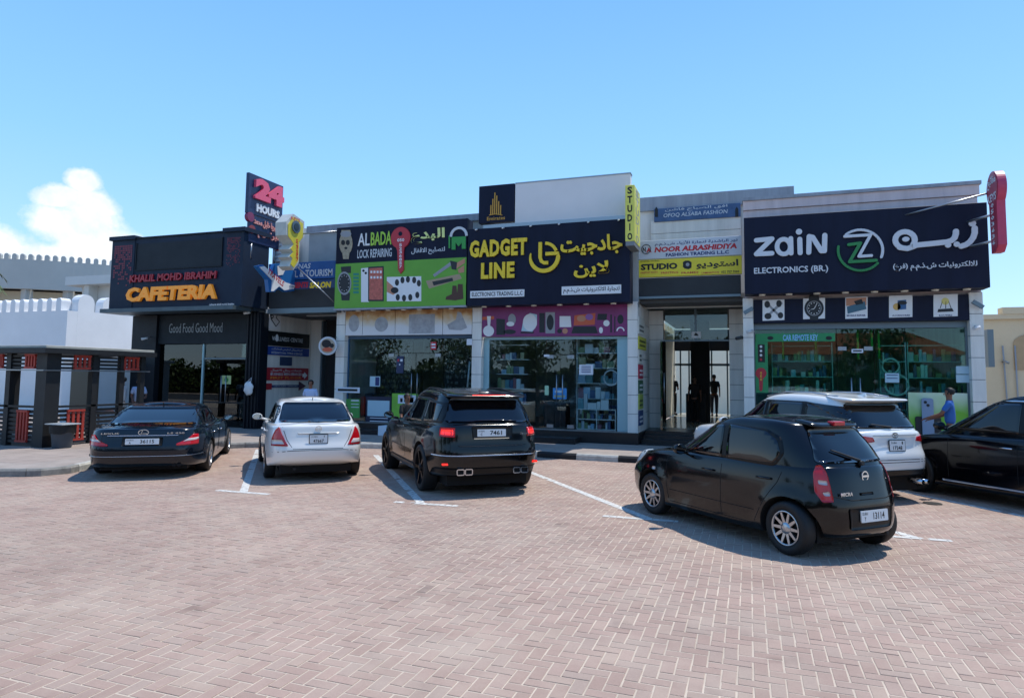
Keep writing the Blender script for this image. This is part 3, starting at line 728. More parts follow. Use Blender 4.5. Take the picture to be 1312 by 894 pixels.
# ---- black hatchback in front
P_BLK = M('paint_black', '040406', .16, coat=.35, spec=.32); P_NAVY = M('paint_navy', '08131e', .18, .1, coat=.45, spec=.3); P_SIL = M('paint_pearl_silver', 'd9d8d3', .3, .05, coat=1)
P_WHT = M('paint_white', 'dcdcd8', .3, coat=1); P_DBL = M('paint_midnight', '03050b', .14, coat=.3, spec=.3)
sp = dict(paint=P_BLK, xr=-.52, xf=3.24, wb=2.44, wr=.298, tw=.83, track=1.43, tyre=.185, rim=.19, spokes=10, rimmat=ALU, fl=.03, twin=False,
  tub=[(-.34, 2.95, .70, [.22, .2, .2, .2, .24]), (-.47, 3.17, .79, [.27, .2, .19, .2, .27]), (-.52, 3.24, .82, [.42, .36, .35, .36, .42]), (-.52, 3.24, .832, [.56, .55, .54, .54, .54]),
       (-.485, 3.19, .83, [.73, .73, .71, .69, .64]), (-.44, 3.11, .81, [.90, .90, .86, .85, .78]), (-.40, 3.03, .775, [.99, .985, .96, .94, .84]), (-.36, 2.87, .70, [1.015, 1.0, .98, .965, .87])],
  cab=[(-.41, 2.42, .77, [.92, .90, .90, .88, .84]), (-.38, 2.30, .765, [1.01, .98, .96, .95, .92]), (-.27, 2.02, .755, [1.15, 1.12, 1.10, 1.09, 1.07]), (-.14, 1.73, .73, [1.29, 1.27, 1.26, 1.24, 1.22]),
       (-.04, 1.50, .69, [1.40, 1.42, 1.42, 1.40, 1.34]), (.02, 1.34, .63, [1.455, 1.485, 1.49, 1.475, 1.41]), (.14, 1.16, .52, [1.475, 1.505, 1.51, 1.495, 1.44])],
  ncab=(3.8, 3.4), ntub=(4.0, 4.4), crown=(.03, .02),
  side_glass=[[(2.05, 1.0), (1.03, .975), (1.03, 1.385), (1.24, 1.385), (1.55, 1.27)], [(.95, .975), (.20, 1.0), (.12, 1.12), (.18, 1.26), (.34, 1.355), (.95, 1.40)]],
  surround=[(2.12, .985), (.18, .965), (.07, 1.12), (.14, 1.30), (.34, 1.385), (1.26, 1.42), (1.60, 1.28)],
  seams=[[(2.06, .98), (2.08, .6), (2.02, .3)], [(.99, .97), (1.0, .3)], [(.05, .98), (.12, .8), (.30, .55), (.45, .3)], [(.45, .27), (2.0, .27)], [(2.0, .43), (.45, .43)]],
  handles=[(1.22, .80), (.30, .82)], mirror=(1.66, .93, 1.02),
  rear_glass=rear_poly(.57, .43, 1.04, 1.395), windscreen=rear_poly(.64, .52, 1.0, 1.38),
  rear_seams=[[(-.55, 1.03), (-.57, .88), (-.52, .70), (-.30, .655), (.30, .655), (.52, .70), (.57, .88), (.55, 1.03)]],
  lamps=[([(-.21, .64), (-.06, .63), (.05, .74), (.07, .93), (.02, 1.01), (-.09, 1.02), (-.16, .95), (-.19, .80)], RLAMP, 'tail_lamp'), ([(-.145, .81), (-.01, .82), (.0, .865), (-.14, .86)], CLAMP, 'tail_lamp_lens'), ([(-.17, .70), (-.09, .70), (-.06, .735), (-.16, .75)], CLAMP, 'reverse_lens')],
  flamps=[([(-.44, .84), (-.30, .74), (-.02, .64), (.16, .64), (.20, .76), (.0, .86), (-.25, .885), (-.42, .89)], WLAMP, 'headlamp')],
  side_bits=[([(2.30, .66), (2.37, .66), (2.37, .70), (2.30, .70)], CLAMP, 'side_repeater')],
  rear_bits=[(rear_poly(.34, .36, .34, .57), PLAS, 'bumper_recess', .03), ([(-.06, .70), (.14, .70), (.14, .73), (-.06, .73)], PLAS, 'tailgate_grip', .01)])
micra, bv = build_car('hatchback', 'small black five-door hatchback with silver multi-spoke wheels in front of the white off-roader', sp, (.90, 8.80), HD(-.705, .709)); micra.scale = (1, .95, 1)
CROWN[0] = .01
ob('roof_spoiler', shell([(-.06, .16, .38, [1.40, 1.42, 1.42, 1.42, 1.42]), (-.12, .22, .42, [1.43, 1.45, 1.46, 1.47, 1.47]), (-.11, .24, .41, [1.45, 1.475, 1.49, 1.50, 1.505])], 60, 3), P_BLK, micra, local=True)
bx('high_brake_lamp', -.14, -.04, -.10, .10, 1.44, 1.49, RLAMP, micra, bev=.008, local=True)
plate(micra, rearpt(bv, 0, .47).x-.012, -.02, .48, .46, .125, '13114', 'Y', .05, frame=False)
emblem(bv, micra, 0, .90, 'bar', .052); script(bv, micra, 'MICRA', .46, .27, .705, .745)
wiper(bv, micra, (-.02, 1.05), (.33, 1.17))
bmx = bmesh.new(); pp = rearpt(bv, -.02, 1.03); tube(bmx, [pp+Vector((.02, 0, 0)), pp+Vector((-.05, 0, .01))], .028, 10); ob('wiper_pivot', bmx, BLK, micra, local=True)
tb('exhaust', [(-.40, -.45, .23), (-.1, -.45, .23)], .025, BLK, micra, 12, local=True)

# ---- dark saloon far left
sp = dict(paint=P_NAVY, xr=-1.13, xf=3.85, wb=2.925, wr=.33, tw=.91, track=1.60, tyre=.225, rim=.235, spokes=5, rimmat=ALU, rk=1, fl=.012,
  tub=[(-.85, 3.6, .78, [.2]*5), (-1.06, 3.78, .88, [.27, .2, .2, .2, .26]), (-1.13, 3.85, .905, [.44, .38, .38, .38, .42]), (-1.14, 3.86, .915, [.58, .57, .56, .56, .54]), (-1.10, 3.82, .915, [.74, .74, .72, .70, .62]),
       (-1.06, 3.74, .895, [.90, .90, .87, .84, .68]), (-1.03, 3.68, .85, [.975, .985, .95, .92, .74]), (-.97, 3.58, .74, [.995, 1.01, .97, .945, .77])],
  cab=[(-.66, 2.55, .80, [.92]*5), (-.56, 2.42, .795, [.99, .98, .97, .96, .95]), (-.24, 2.10, .745, [1.12, 1.12, 1.12, 1.11, 1.1]), (.08, 1.80, .69, [1.24, 1.25, 1.25, 1.24, 1.22]), (.33, 1.58, .63, [1.325, 1.34, 1.345, 1.34, 1.31]),
       (.48, 1.42, .55, [1.365, 1.39, 1.40, 1.39, 1.35]), (.65, 1.25, .42, [1.38, 1.405, 1.415, 1.405, 1.365])],
  side_glass=[[(2.15, 1.0), (1.08, .99), (1.08, 1.31), (1.45, 1.30), (1.7, 1.24)], [(1.0, .99), (.05, 1.0), (.10, 1.15), (.35, 1.29), (1.0, 1.31)]],
  surround=[(2.25, .985), (-.1, .985), (.05, 1.17), (.33, 1.31), (1.48, 1.325), (1.74, 1.26)], chrome_line=[(2.22, .985), (1.2, .975), (-.1, .985)],
  seams=[[(2.15, .98), (2.15, .35)], [(1.04, .97), (1.04, .35)], [(.0, .98), (.15, .8), (.42, .5), (.5, .35)]], handles=[(1.2, .80), (.25, .82)], hmat=CHR, ntub=(6, 3.4), ncab=(5.5, 3.6), mirror=(2.0, .98, 1.0),
  rear_glass=[(-.70, 1.02), (.70, 1.02), (.56, 1.33), (-.56, 1.33)], windscreen=rear_poly(.70, .56, 1.0, 1.31),
  rear_seams=[[(-.60, .96), (-.62, .62), (.62, .62), (.60, .96)]],
  lamps=[([(-.34, .655), (.16, .665), (.20, .86), (.02, .87), (-.12, .78), (-.34, .69)], RLAMP, 'tail_lamp'), ([(-.22, .73), (.17, .76), (.18, .80), (-.12, .785)], CLAMP, 'tail_lamp_lens')],
  flamps=[([(-.2, .55), (.14, .55), (.2, .68), (-.2, .68)], WLAMP, 'headlamp')],
  rear_bits=[(rear_poly(.53, .52, .845, .865), CHR, 'chrome_strip', .005), (rear_poly(.86, .87, .455, .47), CHR, 'bumper_strip', .003), (rear_poly(.30, .30, .66, .82), PLAS, 'plate_recess', .02)])
lex, bv = build_car('saloon_car', 'dark navy saloon parked leftmost beside the black cafeteria', sp, (-11.26, 10.36), HD(-.588, .809)); lex.scale = (1.04, 1.12, .94)
plate(lex, rearpt(bv, 0, .74).x-.02, 0, .745, .50, .115, '36115', 'A', .1, frame=False)
emblem(bv, lex, 0, .915, 'ell', .075); script(bv, lex, 'LEXUS', .62, .36, .885, .915); script(bv, lex, 'LS 430', -.36, -.62, .885, .915)
tb('roof_aerial', [toppt(bv, .52, 0), toppt(bv, .52, 0)+Vector((-.06, 0, .07))], .008, BLK, lex, 6, local=True)
for y in (-.56, -.48): tb('exhaust', [(-1.08, y, .27), (-.8, y, .27)], .03, ARCH, lex, 12, local=True)

# ---- silver-white saloon
sp = dict(paint=P_SIL, xr=-.98, xf=3.44, wb=2.6, wr=.30, tw=.845, track=1.50, tyre=.19, rim=.20, spokes=7, rimmat=ALU, fl=.014,
  ntub=(6, 3.4), ncab=(6, 3.6), tub=[(-.72, 3.2, .72, [.30, .22, .22, .22, .22]), (-.90, 3.36, .81, [.37, .22, .22, .22, .28]), (-.97, 3.43, .835, [.46, .40, .40, .40, .44]), (-.985, 3.45, .847, [.60, .60, .58, .56, .56]), (-.93, 3.40, .847, [.76, .77, .75, .71, .66]),
       (-.90, 3.32, .83, [.92, .93, .90, .86, .74]), (-.88, 3.26, .79, [1.03, 1.03, .99, .94, .80]), (-.83, 3.16, .69, [1.055, 1.06, 1.02, .965, .83])],
  cab=[(-.68, 2.5, .755, [.97, .96, .95, .93, .9]), (-.58, 2.36, .75, [1.05, 1.03, 1.0, .99, .97]), (-.37, 2.05, .71, [1.19, 1.17, 1.15, 1.13, 1.12]), (-.14, 1.75, .665, [1.32, 1.31, 1.30, 1.29, 1.27]), (.05, 1.5, .61, [1.42, 1.43, 1.43, 1.42, 1.39]),
       (.18, 1.32, .54, [1.455, 1.475, 1.48, 1.475, 1.44]), (.35, 1.15, .42, [1.47, 1.49, 1.495, 1.49, 1.455])],
  side_glass=[[(2.0, 1.04), (.98, 1.02), (.98, 1.39), (1.3, 1.385), (1.6, 1.30)], [(.9, 1.02), (-.2, 1.08), (-.1, 1.24), (.1, 1.36), (.9, 1.39)]],
  surround=[(2.1, 1.02), (-.3, 1.06), (-.14, 1.26), (.08, 1.38), (1.33, 1.405), (1.66, 1.31)],
  seams=[[(2.0, 1.0), (2.0, .35)], [(.94, 1.0), (.94, .35)], [(-.1, 1.0), (.1, .8), (.4, .5), (.45, .35)]], handles=[(1.1, .86), (.1, .90)], mirror=(1.92, .93, 1.06),
  rear_glass=[(-.64, 1.085), (.64, 1.085), (.54, 1.43), (-.54, 1.43)], windscreen=rear_poly(.64, .53, 1.05, 1.40),
  rear_seams=[[(-.60, 1.02), (-.52, .78), (-.42, .625), (.42, .625), (.52, .78), (.60, 1.02)], [(-.83, .555), (-.45, .60), (.45, .60), (.83, .555)]],
  lamps=[([(-.27, .68), (.16, .68), (.18, .80), (.10, .96), (.0, 1.02), (-.10, .90)], RLAMP, 'tail_lamp'), ([(-.19, .71), (.14, .71), (.15, .79), (-.12, .79)], CLAMP, 'tail_lamp_lens')],
  flamps=[([(-.2, .6), (.14, .6), (.22, .76), (-.2, .74)], WLAMP, 'headlamp')],
  rear_bits=[([(-.36, .915), (.36, .915), (.34, .885), (-.34, .885)], M('paint_shade_panel', 'b4b4b0', .3, .3, coat=1), 'plate_garnish', .01)])
tii, bv = build_car('saloon_car', 'pearl silver saloon between the dark navy saloon and the black SUV', sp, (-8.10, 11.14), HD(-.672, .740)); tii.scale = (1, 1.045, .99)
plate(tii, rearpt(bv, 0, .79).x-.016, 0, .80, .30, .15, '47667', '7', .06, two=True)
emblem(bv, tii, 0, .985, 'bar', .05)
tb('roof_aerial', [toppt(bv, .3, 0), toppt(bv, .3, 0)+Vector((-.05, 0, .06))], .007, BLK, tii, 6, local=True)
bx('roof_brake_lamp', -.50, -.44, -.10, .10, 1.10, 1.118, RLAMP, tii, local=True)
tb('exhaust', [(-.86, .38, .25), (-.6, .38, .26)], .024, BLK, tii, 12, local=True)

# ---- black SUV with brake lights on
sp = dict(paint=P_BLK, xr=-1.0, xf=3.83, wb=2.923, wr=.385, tw=.985, track=1.72, tyre=.265, rim=.295, spokes=5, twin=True, rimmat=DALU, fl=.022,
  tub=[(-.74, 3.6, .84, [.30, .28, .28, .28, .32]), (-.94, 3.76, .93, [.36, .29, .28, .29, .36]), (-1.0, 3.83, .965, [.50, .44, .42, .44, .50]), (-1.01, 3.84, .985, [.68, .66, .65, .65, .66]), (-.97, 3.81, .985, [.86, .84, .82, .82, .80]),
       (-.955, 3.75, .965, [1.02, .99, .97, .97, .90]), (-.93, 3.70, .92, [1.12, 1.09, 1.06, 1.03, .96]), (-.90, 3.60, .84, [1.15, 1.13, 1.09, 1.06, 1.0])],
  cab=[(-.92, 2.75, .90, [1.06, 1.04, 1.02, 1.0, .97]), (-.89, 2.62, .895, [1.14, 1.12, 1.10, 1.07, 1.05]), (-.80, 2.30, .85, [1.28, 1.26, 1.24, 1.22, 1.2]), (-.68, 1.98, .80, [1.42, 1.41, 1.40, 1.38, 1.35]), (-.60, 1.70, .75, [1.54, 1.555, 1.56, 1.55, 1.49]),
       (-.54, 1.50, .69, [1.60, 1.635, 1.65, 1.64, 1.57]), (-.44, 1.3, .58, [1.625, 1.66, 1.68, 1.67, 1.60])],
  ncab=(6, 3.8), ntub=(6, 4), crown=(.03, .03),
  side_glass=[[(2.25, 1.12), (1.2, 1.12), (1.2, 1.52), (1.5, 1.52), (1.85, 1.42)], [(1.12, 1.12), (.25, 1.14), (.25, 1.51), (1.12, 1.525)], [(.17, 1.15), (-.55, 1.20), (-.50, 1.44), (.17, 1.51)]],
  surround=[(2.35, 1.1), (-.70, 1.16), (-.62, 1.47), (.2, 1.545), (1.52, 1.555), (1.95, 1.42)],
  seams=[[(2.3, 1.08), (2.3, .45)], [(1.16, 1.08), (1.16, .45)], [(.22, 1.1), (.3, .85), (.52, .5)], [(2.28, .62), (.5, .62)]], handles=[(1.35, .98), (.45, 1.0)], mirror=(2.1, 1.10, 1.15),
  rear_glass=rear_poly(.76, .62, 1.17, 1.55), windscreen=rear_poly(.74, .62, 1.15, 1.52),
  rear_seams=[[(-.70, 1.15), (-.72, .70), (.72, .70), (.70, 1.15)]],
  lamps=[([(-.26, .95), (.10, .96), (.12, 1.09), (-.26, 1.09)], RLAMP, 'tail_lamp'), ([(-.22, .985), (.06, .99), (.07, 1.06), (-.22, 1.06)], RLITE, 'lit_brake_lamp')],
  flamps=[([(-.2, .75), (.14, .75), (.22, .88), (-.2, .88)], WLAMP, 'headlamp')], lrr=.012,
  side_bits=[([(.35, .33), (2.45, .33), (2.45, .40), (.35, .40)], M('sill_grey', '3a3b3c', .4, .3), 'side_sill')],
  rear_bits=[(rear_poly(.34, .36, .92, 1.11), PLAS, 'plate_recess', .02), (rear_poly(.93, .93, .655, .675), CHR, 'bumper_strip', .003), (rear_poly(.92, .90, .36, .47), PLAS, 'diffuser', .03), ([(-.55, .80), (.55, .80), (.6, .815), (-.6, .815)], M('lid_edge', '26282c', .2, coat=1), 'tailgate_crease', .002)])
rr, bv = build_car('sport_utility_vehicle', 'black SUV with red brake lights lit and twin exhaust tips', sp, (-4.66, 11.10), HD(-.665, .747)); rr.scale = (1, 1, 1.028)
for s in (1, -1):
    pr = rearpt(bv, s*.74, .43); f = Fr((pr.x-.02, 0, 0), (0, -1, 0), (-1, 0, 0))
    n0 = set(COL.objects); prism(f, rrect(-s*.74-.10, -s*.74+.10, .515, .545, .01), -.03, .006, RLITE, None, 'lit_fog_lamp')
    pr = rearpt(bv, s*.40, .42); f = Fr((pr.x-.012, 0, 0), (0, -1, 0), (-1, 0, 0))
    for k in (0, 1):
        yc = -s*(.42+.14*k); g = bmesh.new()
        o_ = ribbon(rrect(yc-.06, yc+.06, .37, .455, .02)+[rrect(yc-.06, yc+.06, .37, .455, .02)[0]], .016); n = len(o_)//2
        for i in range(n-1): prism(f, [o_[i], o_[i+1], o_[2*n-2-i], o_[2*n-1-i]], -.06, .03, None, bm=g)
        ob('exhaust_tip', g, CHR); prism(f, rrect(yc-.055, yc+.055, .375, .45, .015), -.05, .0, ARCH, None, 'exhaust_bore')
    for q in set(COL.objects)-n0: q.parent = rr
CROWN[0] = .01
ob('roof_spoiler', shell([(-.66, -.2, .66, [1.56, 1.57, 1.58, 1.6, 1.61]), (-.78, -.1, .70, [1.585, 1.595, 1.61, 1.63, 1.645]), (-.76, -.05, .69, [1.605, 1.625, 1.64, 1.655, 1.67])], 60, 3, nr=7), P_BLK, rr, local=True)
bx('high_brake_lamp', -.783, -.77, -.30, .30, 1.604, 1.617, RLITE, rr, local=True)
plate(rr, rearpt(bv, 0, 1.01).x-.012, .02, 1.015, .50, .115, '7461', 'C', .05, frame=False)
script(bv, rr, 'Sport', -.50, -.66, .97, 1.01, .3)
for s in (1, -1): tb('roof_rail', [toppt(bv, x, s*.60)+Vector((0, 0, .03)) for x in (-.45, .2, .8, 1.4)], .015, BLK, rr, 6, local=True)

# ---- white off-roader behind the hatchback
sp = dict(paint=P_WHT, xr=-1.05, xf=3.72, wb=2.745, wr=.385, tw=.92, track=1.60, tyre=.255, rim=.24, spokes=6, rimmat=ALU, fl=.03,
  tub=[(-.80, 3.5, .80, [.40, .36, .34, .36, .38]), (-.98, 3.65, .88, [.44, .36, .34, .36, .42]), (-1.05, 3.73, .91, [.56, .50, .48, .50, .54]), (-1.06, 3.74, .92, [.72, .70, .68, .68, .68]), (-1.0, 3.70, .92, [.90, .88, .86, .84, .80]),
       (-.985, 3.62, .905, [1.06, 1.02, 1.0, .97, .88]), (-.96, 3.55, .87, [1.13, 1.09, 1.06, 1.02, .93]), (-.92, 3.45, .78, [1.15, 1.12, 1.09, 1.05, .96])],
  cab=[(-.95, 2.6, .84, [1.05, 1.03, 1.01, 1.0, .96]), (-.92, 2.45, .835, [1.14, 1.12, 1.09, 1.07, 1.03]), (-.82, 2.15, .80, [1.29, 1.27, 1.25, 1.23, 1.2]), (-.70, 1.85, .76, [1.44, 1.43, 1.42, 1.40, 1.36]), (-.60, 1.60, .71, [1.575, 1.585, 1.59, 1.58, 1.52]),
       (-.54, 1.42, .65, [1.63, 1.665, 1.68, 1.67, 1.61]), (-.44, 1.2, .54, [1.65, 1.69, 1.71, 1.70, 1.64])],
  ncab=(5.5, 3.8), ntub=(5.5, 4), crown=(.03, .03),
  side_glass=[[(2.15, 1.13), (1.15, 1.13), (1.15, 1.55), (1.4, 1.55), (1.8, 1.42)], [(1.07, 1.13), (.22, 1.15), (.22, 1.55), (1.07, 1.555)], [(.14, 1.15), (-.60, 1.32), (-.58, 1.42), (.14, 1.54)], [(-.62, 1.30), (-.82, 1.36), (-.70, 1.50), (-.4, 1.53), (.10, 1.57)]],
  surround=[(2.22, 1.1), (.2, 1.12), (-.6, 1.28), (-.78, 1.36), (-.66, 1.50), (.18, 1.58), (1.42, 1.58), (1.88, 1.43)], chrome_line=[(2.2, 1.09), (.2, 1.11), (-.4, 1.23), (-.78, 1.34)],
  seams=[[(2.2, 1.08), (2.2, .5)], [(1.11, 1.08), (1.11, .5)], [(.18, 1.1), (.25, .85), (.5, .55)]], handles=[(1.3, .98), (.4, 1.0)], hmat=CHR, mirror=(2.02, 1.03, 1.14), mmat=P_WHT,
  rear_glass=rear_poly(.70, .60, 1.18, 1.57), windscreen=rear_poly(.70, .58, 1.15, 1.55),
  rear_seams=[[(-.72, 1.14), (-.74, .80), (-.66, .70), (.66, .70), (.74, .80), (.72, 1.14)], [(-.9, .66), (.9, .66)]],
  lamps=[([(-.42, .985), (.0, .95), (.22, 1.0), (.20, 1.055), (-.02, 1.08), (-.38, 1.05)], RLAMP, 'tail_lamp')],
  flamps=[([(-.2, .75), (.14, .75), (.22, .88), (-.2, .88)], WLAMP, 'headlamp')],
  side_bits=[([(.5, .40), (2.3, .40), (2.3, .46), (.5, .46)], BLK, 'side_step')],
  rear_bits=[(rear_poly(.86, .88, .44, .54), PLAS, 'bumper_lower', .03), (rear_poly(.46, .46, 1.065, 1.085), M('white_garnish', 'c9cac8', .25, coat=1), 'tailgate_garnish', .005)])
fo, bv = build_car('off_roader', 'white off-roader behind the small black hatchback, tail lamps unlit', sp, (1.60, 13.12), HD(-.635, .772)); fo.scale = (1, 1, 1.015)
CROWN[0] = .01
ob('roof_spoiler', shell([(-.70, -.2, .62, [1.59, 1.60, 1.61, 1.62, 1.63]), (-.78, -.1, .66, [1.625, 1.63, 1.64, 1.66, 1.675]), (-.76, -.05, .64, [1.645, 1.66, 1.67, 1.685, 1.70])], 60, 3, nr=7), P_WHT, fo, local=True)
plate(fo, rearpt(bv, 0, .90).x-.016, 0, .92, .33, .16, '17248', '1', .05, two=True)
emblem(bv, fo, 0, 1.03+.05, 'ring3', .06); wiper(bv, fo, (0, 1.19), (.40, 1.24))
for y in (-.62, -.50): tb('exhaust', [(-1.06, y, .33), (-.7, y, .34)], .035, CHR, fo, 12, local=True)
for s in (1, -1): tb('roof_rail', [toppt(bv, x, s*.57)+Vector((0, 0, .035)) for x in (-.4, .2, .8, 1.3)], .016, ALU, fo, 6, local=True)
bm = bmesh.new(); p = toppt(bv, -.35, 0)
for a, b in zip([(0, 0)], [(1, 1)]):
    v = [bm.verts.new(p+Vector(q)) for q in ((-.10, -.02, -.005), (.12, -.025, -.005), (.12, .025, -.005), (-.10, .02, -.005), (-.09, 0, .055))]
    for q in ((0, 1, 4), (1, 2, 4), (2, 3, 4), (3, 0, 4)): bm.faces.new([v[i] for i in q])
ob('roof_fin', bm, P_WHT, fo, local=True)

# ---- black saloon at the right edge
sp = dict(paint=P_DBL, xr=-1.1, xf=3.82, wb=2.85, wr=.335, tw=.925, track=1.63, tyre=.235, rim=.24, spokes=5, twin=True, rimmat=DALU, fl=.015,
  tub=[(-.85, 3.6, .80, [.2]*5), (-1.04, 3.74, .89, [.27, .2, .2, .2, .26]), (-1.1, 3.82, .915, [.44, .38, .38, .38, .42]), (-1.11, 3.83, .925, [.58, .57, .56, .56, .54]), (-1.07, 3.80, .925, [.76, .75, .73, .71, .64]),
       (-1.03, 3.72, .905, [.92, .91, .88, .85, .71]), (-1.0, 3.66, .86, [1.0, .99, .96, .93, .77]), (-.94, 3.56, .75, [1.02, 1.02, .98, .95, .80])],
  cab=[(-.75, 2.80, .82, [.93]*5), (-.66, 2.67, .81, [1.03, 1.02, 1.01, 1.0, .99]), (-.34, 2.34, .77, [1.17, 1.17, 1.17, 1.16, 1.14]), (-.05, 2.02, .72, [1.31, 1.33, 1.34, 1.32, 1.29]), (.18, 1.74, .66, [1.44, 1.47, 1.475, 1.46, 1.41]),
       (.35, 1.54, .58, [1.49, 1.525, 1.535, 1.52, 1.46]), (.55, 1.34, .45, [1.505, 1.54, 1.55, 1.535, 1.48])],
  side_glass=[[(2.42, 1.05), (1.08, 1.03), (1.08, 1.43), (1.52, 1.42), (1.9, 1.29)], [(1.0, 1.03), (-.1, 1.06), (.05, 1.28), (.3, 1.40), (1.0, 1.43)]],
  surround=[(2.52, 1.02), (-.2, 1.03), (.0, 1.28), (.26, 1.42), (1.54, 1.45), (1.95, 1.30)], chrome_line=[(2.52, 1.04), (1.97, 1.31), (1.56, 1.46), (.9, 1.465), (.26, 1.43), (.0, 1.29), (-.2, 1.03)],
  seams=[[(2.2, .96), (2.2, .35)], [(1.04, .97), (1.04, .35)], [(-.05, .98), (.15, .8), (.45, .5), (.5, .35)]], handles=[(1.2, .84), (.2, .86)], hmat=CHR, mirror=(2.25, 1.0, 1.06),
  rear_glass=[(-.68, 1.06), (.68, 1.06), (.55, 1.44), (-.55, 1.44)], windscreen=rear_poly(.70, .56, 1.04, 1.42),
  lamps=[([(-.3, .70), (.16, .72), (.20, .84), (-.3, .84)], RLAMP, 'tail_lamp')], flamps=[([(-.25, .60), (.16, .60), (.24, .74), (-.2, .72)], WLAMP, 'headlamp')],
  side_bits=[([(.5, .285), (2.3, .285), (2.32, .315), (.48, .315)], CHR, 'sill_strip')])
def _lift(z): return z if z < .35 else .35+(z-.35)*1.19
for k_ in ('tub', 'cab'): sp[k_] = [(a, b, c, [_lift(z) for z in d]) for a, b, c, d in sp[k_]]
for k_ in ('side_glass', 'seams'): sp[k_] = [[(a, _lift(b)) for a, b in q] for q in sp[k_]]
for k_ in ('surround', 'chrome_line', 'rear_glass', 'windscreen', 'handles'): sp[k_] = [(a, _lift(b)) for a, b in sp[k_]]
for k_ in ('lamps', 'flamps'): sp[k_] = [([(a, _lift(b)) for a, b in q], m_, n_) for q, m_, n_ in sp[k_]]
sp['mirror'] = (2.25, 1.0, 1.22); sp['wr'] = .365; sp['rim'] = .26
bs, bv = build_car('crossover_car', 'glossy black car cut by the right edge of the photo, beside the white off-roader', sp, (5.28, 12.22), HD(-.62, .785))
# ================================================================ SHOP ROW
YS, YF = 18.25, 18.75
FZ = .45                                             # shop floor above the road
PIL = M('cladding_white', 'dfdcd5', .42, var=.2, vs=5, streak=True, bump=.06, bs=30); PILJ = M('cladding_joint', '55575a', .8)
WALL = M('render_white', 'e0dcd4', .85, var=.24, vs=3.5, streak=True, bump=.2, bs=25); WALLP = M('render_rose', 'd6c4c2', .85, var=.2, vs=3.5, streak=True, bump=.2, bs=25); COPE = M('coping_grey', '9aa0a8', .7, var=.3, vs=4, streak=True)
GREYW = M('render_grey', 'a6aaaa', .85, var=.2, vs=1.5, bump=.2); PLN = M('plinth_granite', '15161a', .3, var=.3, vs=8, spec=.6); NAVY = M('sign_navy', '0a122d', .55, var=.35, vs=3, spec=.25, streak=True)
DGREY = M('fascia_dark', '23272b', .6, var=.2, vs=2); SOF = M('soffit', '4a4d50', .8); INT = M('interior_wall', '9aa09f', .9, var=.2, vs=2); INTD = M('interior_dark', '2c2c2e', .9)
FRM = M('frame_pale', '8fb3bd', .35, .3); FRG = M('frame_grey', '6a7880', .4, .5); WHT = M('sign_white', 'd9dadb', .5); SPOT = M('spot_lens', 'd8d4c4', .3); STEEL = M('steel', '9a9ea3', .35, .9)
GL = glassmat('shop_glass', (.84, .94, .96), 1.0); GLB = glassmat('dark_shop_glass', (.34, .40, .40), 1.35); GLZ = glassmat('green_shop_glass', (.66, .92, .84), 1.05); GLL = glassmat('lobby_glass', (.78, .86, .84), 1.2)
YEL = M('letter_yellow', 'e3c21f', .4); TXB = M('print_black', '15161a', .6); TXR = M('print_red', 'b81c2c', .5); TXG = M('print_green', '2f8f3e', .5); TXL = M('letter_grey', 'bfc4c9', .4)
def T(s, px0, py0, px1, py1, y, mat, parent, **k):
    x0, x1, z0, z1 = RC(px0, py0, px1, py1, y); lettering(front(y), s, x0, x1, z0, z1, mat, parent, **k)
def TA(s, *a, **k): T(arabic(s), *a, **k)
def prect(px0, py0, px1, py1, y, d0, d1, mat, parent, name): return prism(front(y), rect(*RC(px0, py0, px1, py1, y)), d0, d1, mat, parent, name)
row = thing('shop_building', 'single-storey row of shops with white clad pillars, dark plinth and glass fronts', 'building', (-4, YF, 0)); 
def X(px, y=YF, py=450): return P2(px, py, y)[0]
xa0, xa1 = X(430), X(441); xb0, xb1 = X(604.5), X(616.5); xc0, xc1 = X(804), X(817); xd0, xd1 = X(952.5), X(966); xe0, xe1 = X(1244), X(1262)
zs = P2(700, 390, YF)[1]                             # underside of the sign boards
ZT = 4.15
def pillar(x0, x1, y0=YF, y1=19.15, z0=FZ, z1=ZT):
    bx('pillar_core', x0+.012, x1-.012, y0+.012, y1, z0, z1, PILJ, row)
    n = 7; h = (z1-z0)/n
    for i in range(n): bx('cladding_panel', x0, x1, y0, y1-.01, z0+i*h+.006, z0+(i+1)*h-.006, PIL, row, bev=.004)
for a, b in ((xa0, xa1), (xb0, xb1), (xc0, xc1), (xd0, xd1), (xe0, xe1)): pillar(a, b)
# passage cheek walls, clad
ypa = 21.05
def cheek(x, sx, y0, y1, z0=FZ, z1=4.1, n=7):
    h = (z1-z0)/n
    for i in range(n): bx('cladding_panel', min(x, x+sx), max(x, x+sx), y0, y1, z0+i*h+.006, z0+(i+1)*h-.006, PIL, row, bev=.004)
    bx('wall_core', min(x, x+sx)+.02, max(x, x+sx)-.02, y0+.01, y1, z0, z1, PILJ, row)
cheek(xc1-.2, .2, 19.16, ypa); cheek(xd0, .2, 19.16, ypa)
for a, b in ((xc1, X(850, ypa)), (X(934.5, ypa), xd0)):
    h = (4.1-FZ)/8
    for i in range(8): bx('cladding_panel', a, b, ypa, ypa+.15, FZ+i*h+.006, FZ+(i+1)*h-.006, PIL, row, bev=.004)
    bx('wall_core', a, b, ypa+.02, ypa+.14, FZ, 4.1, PILJ, row)
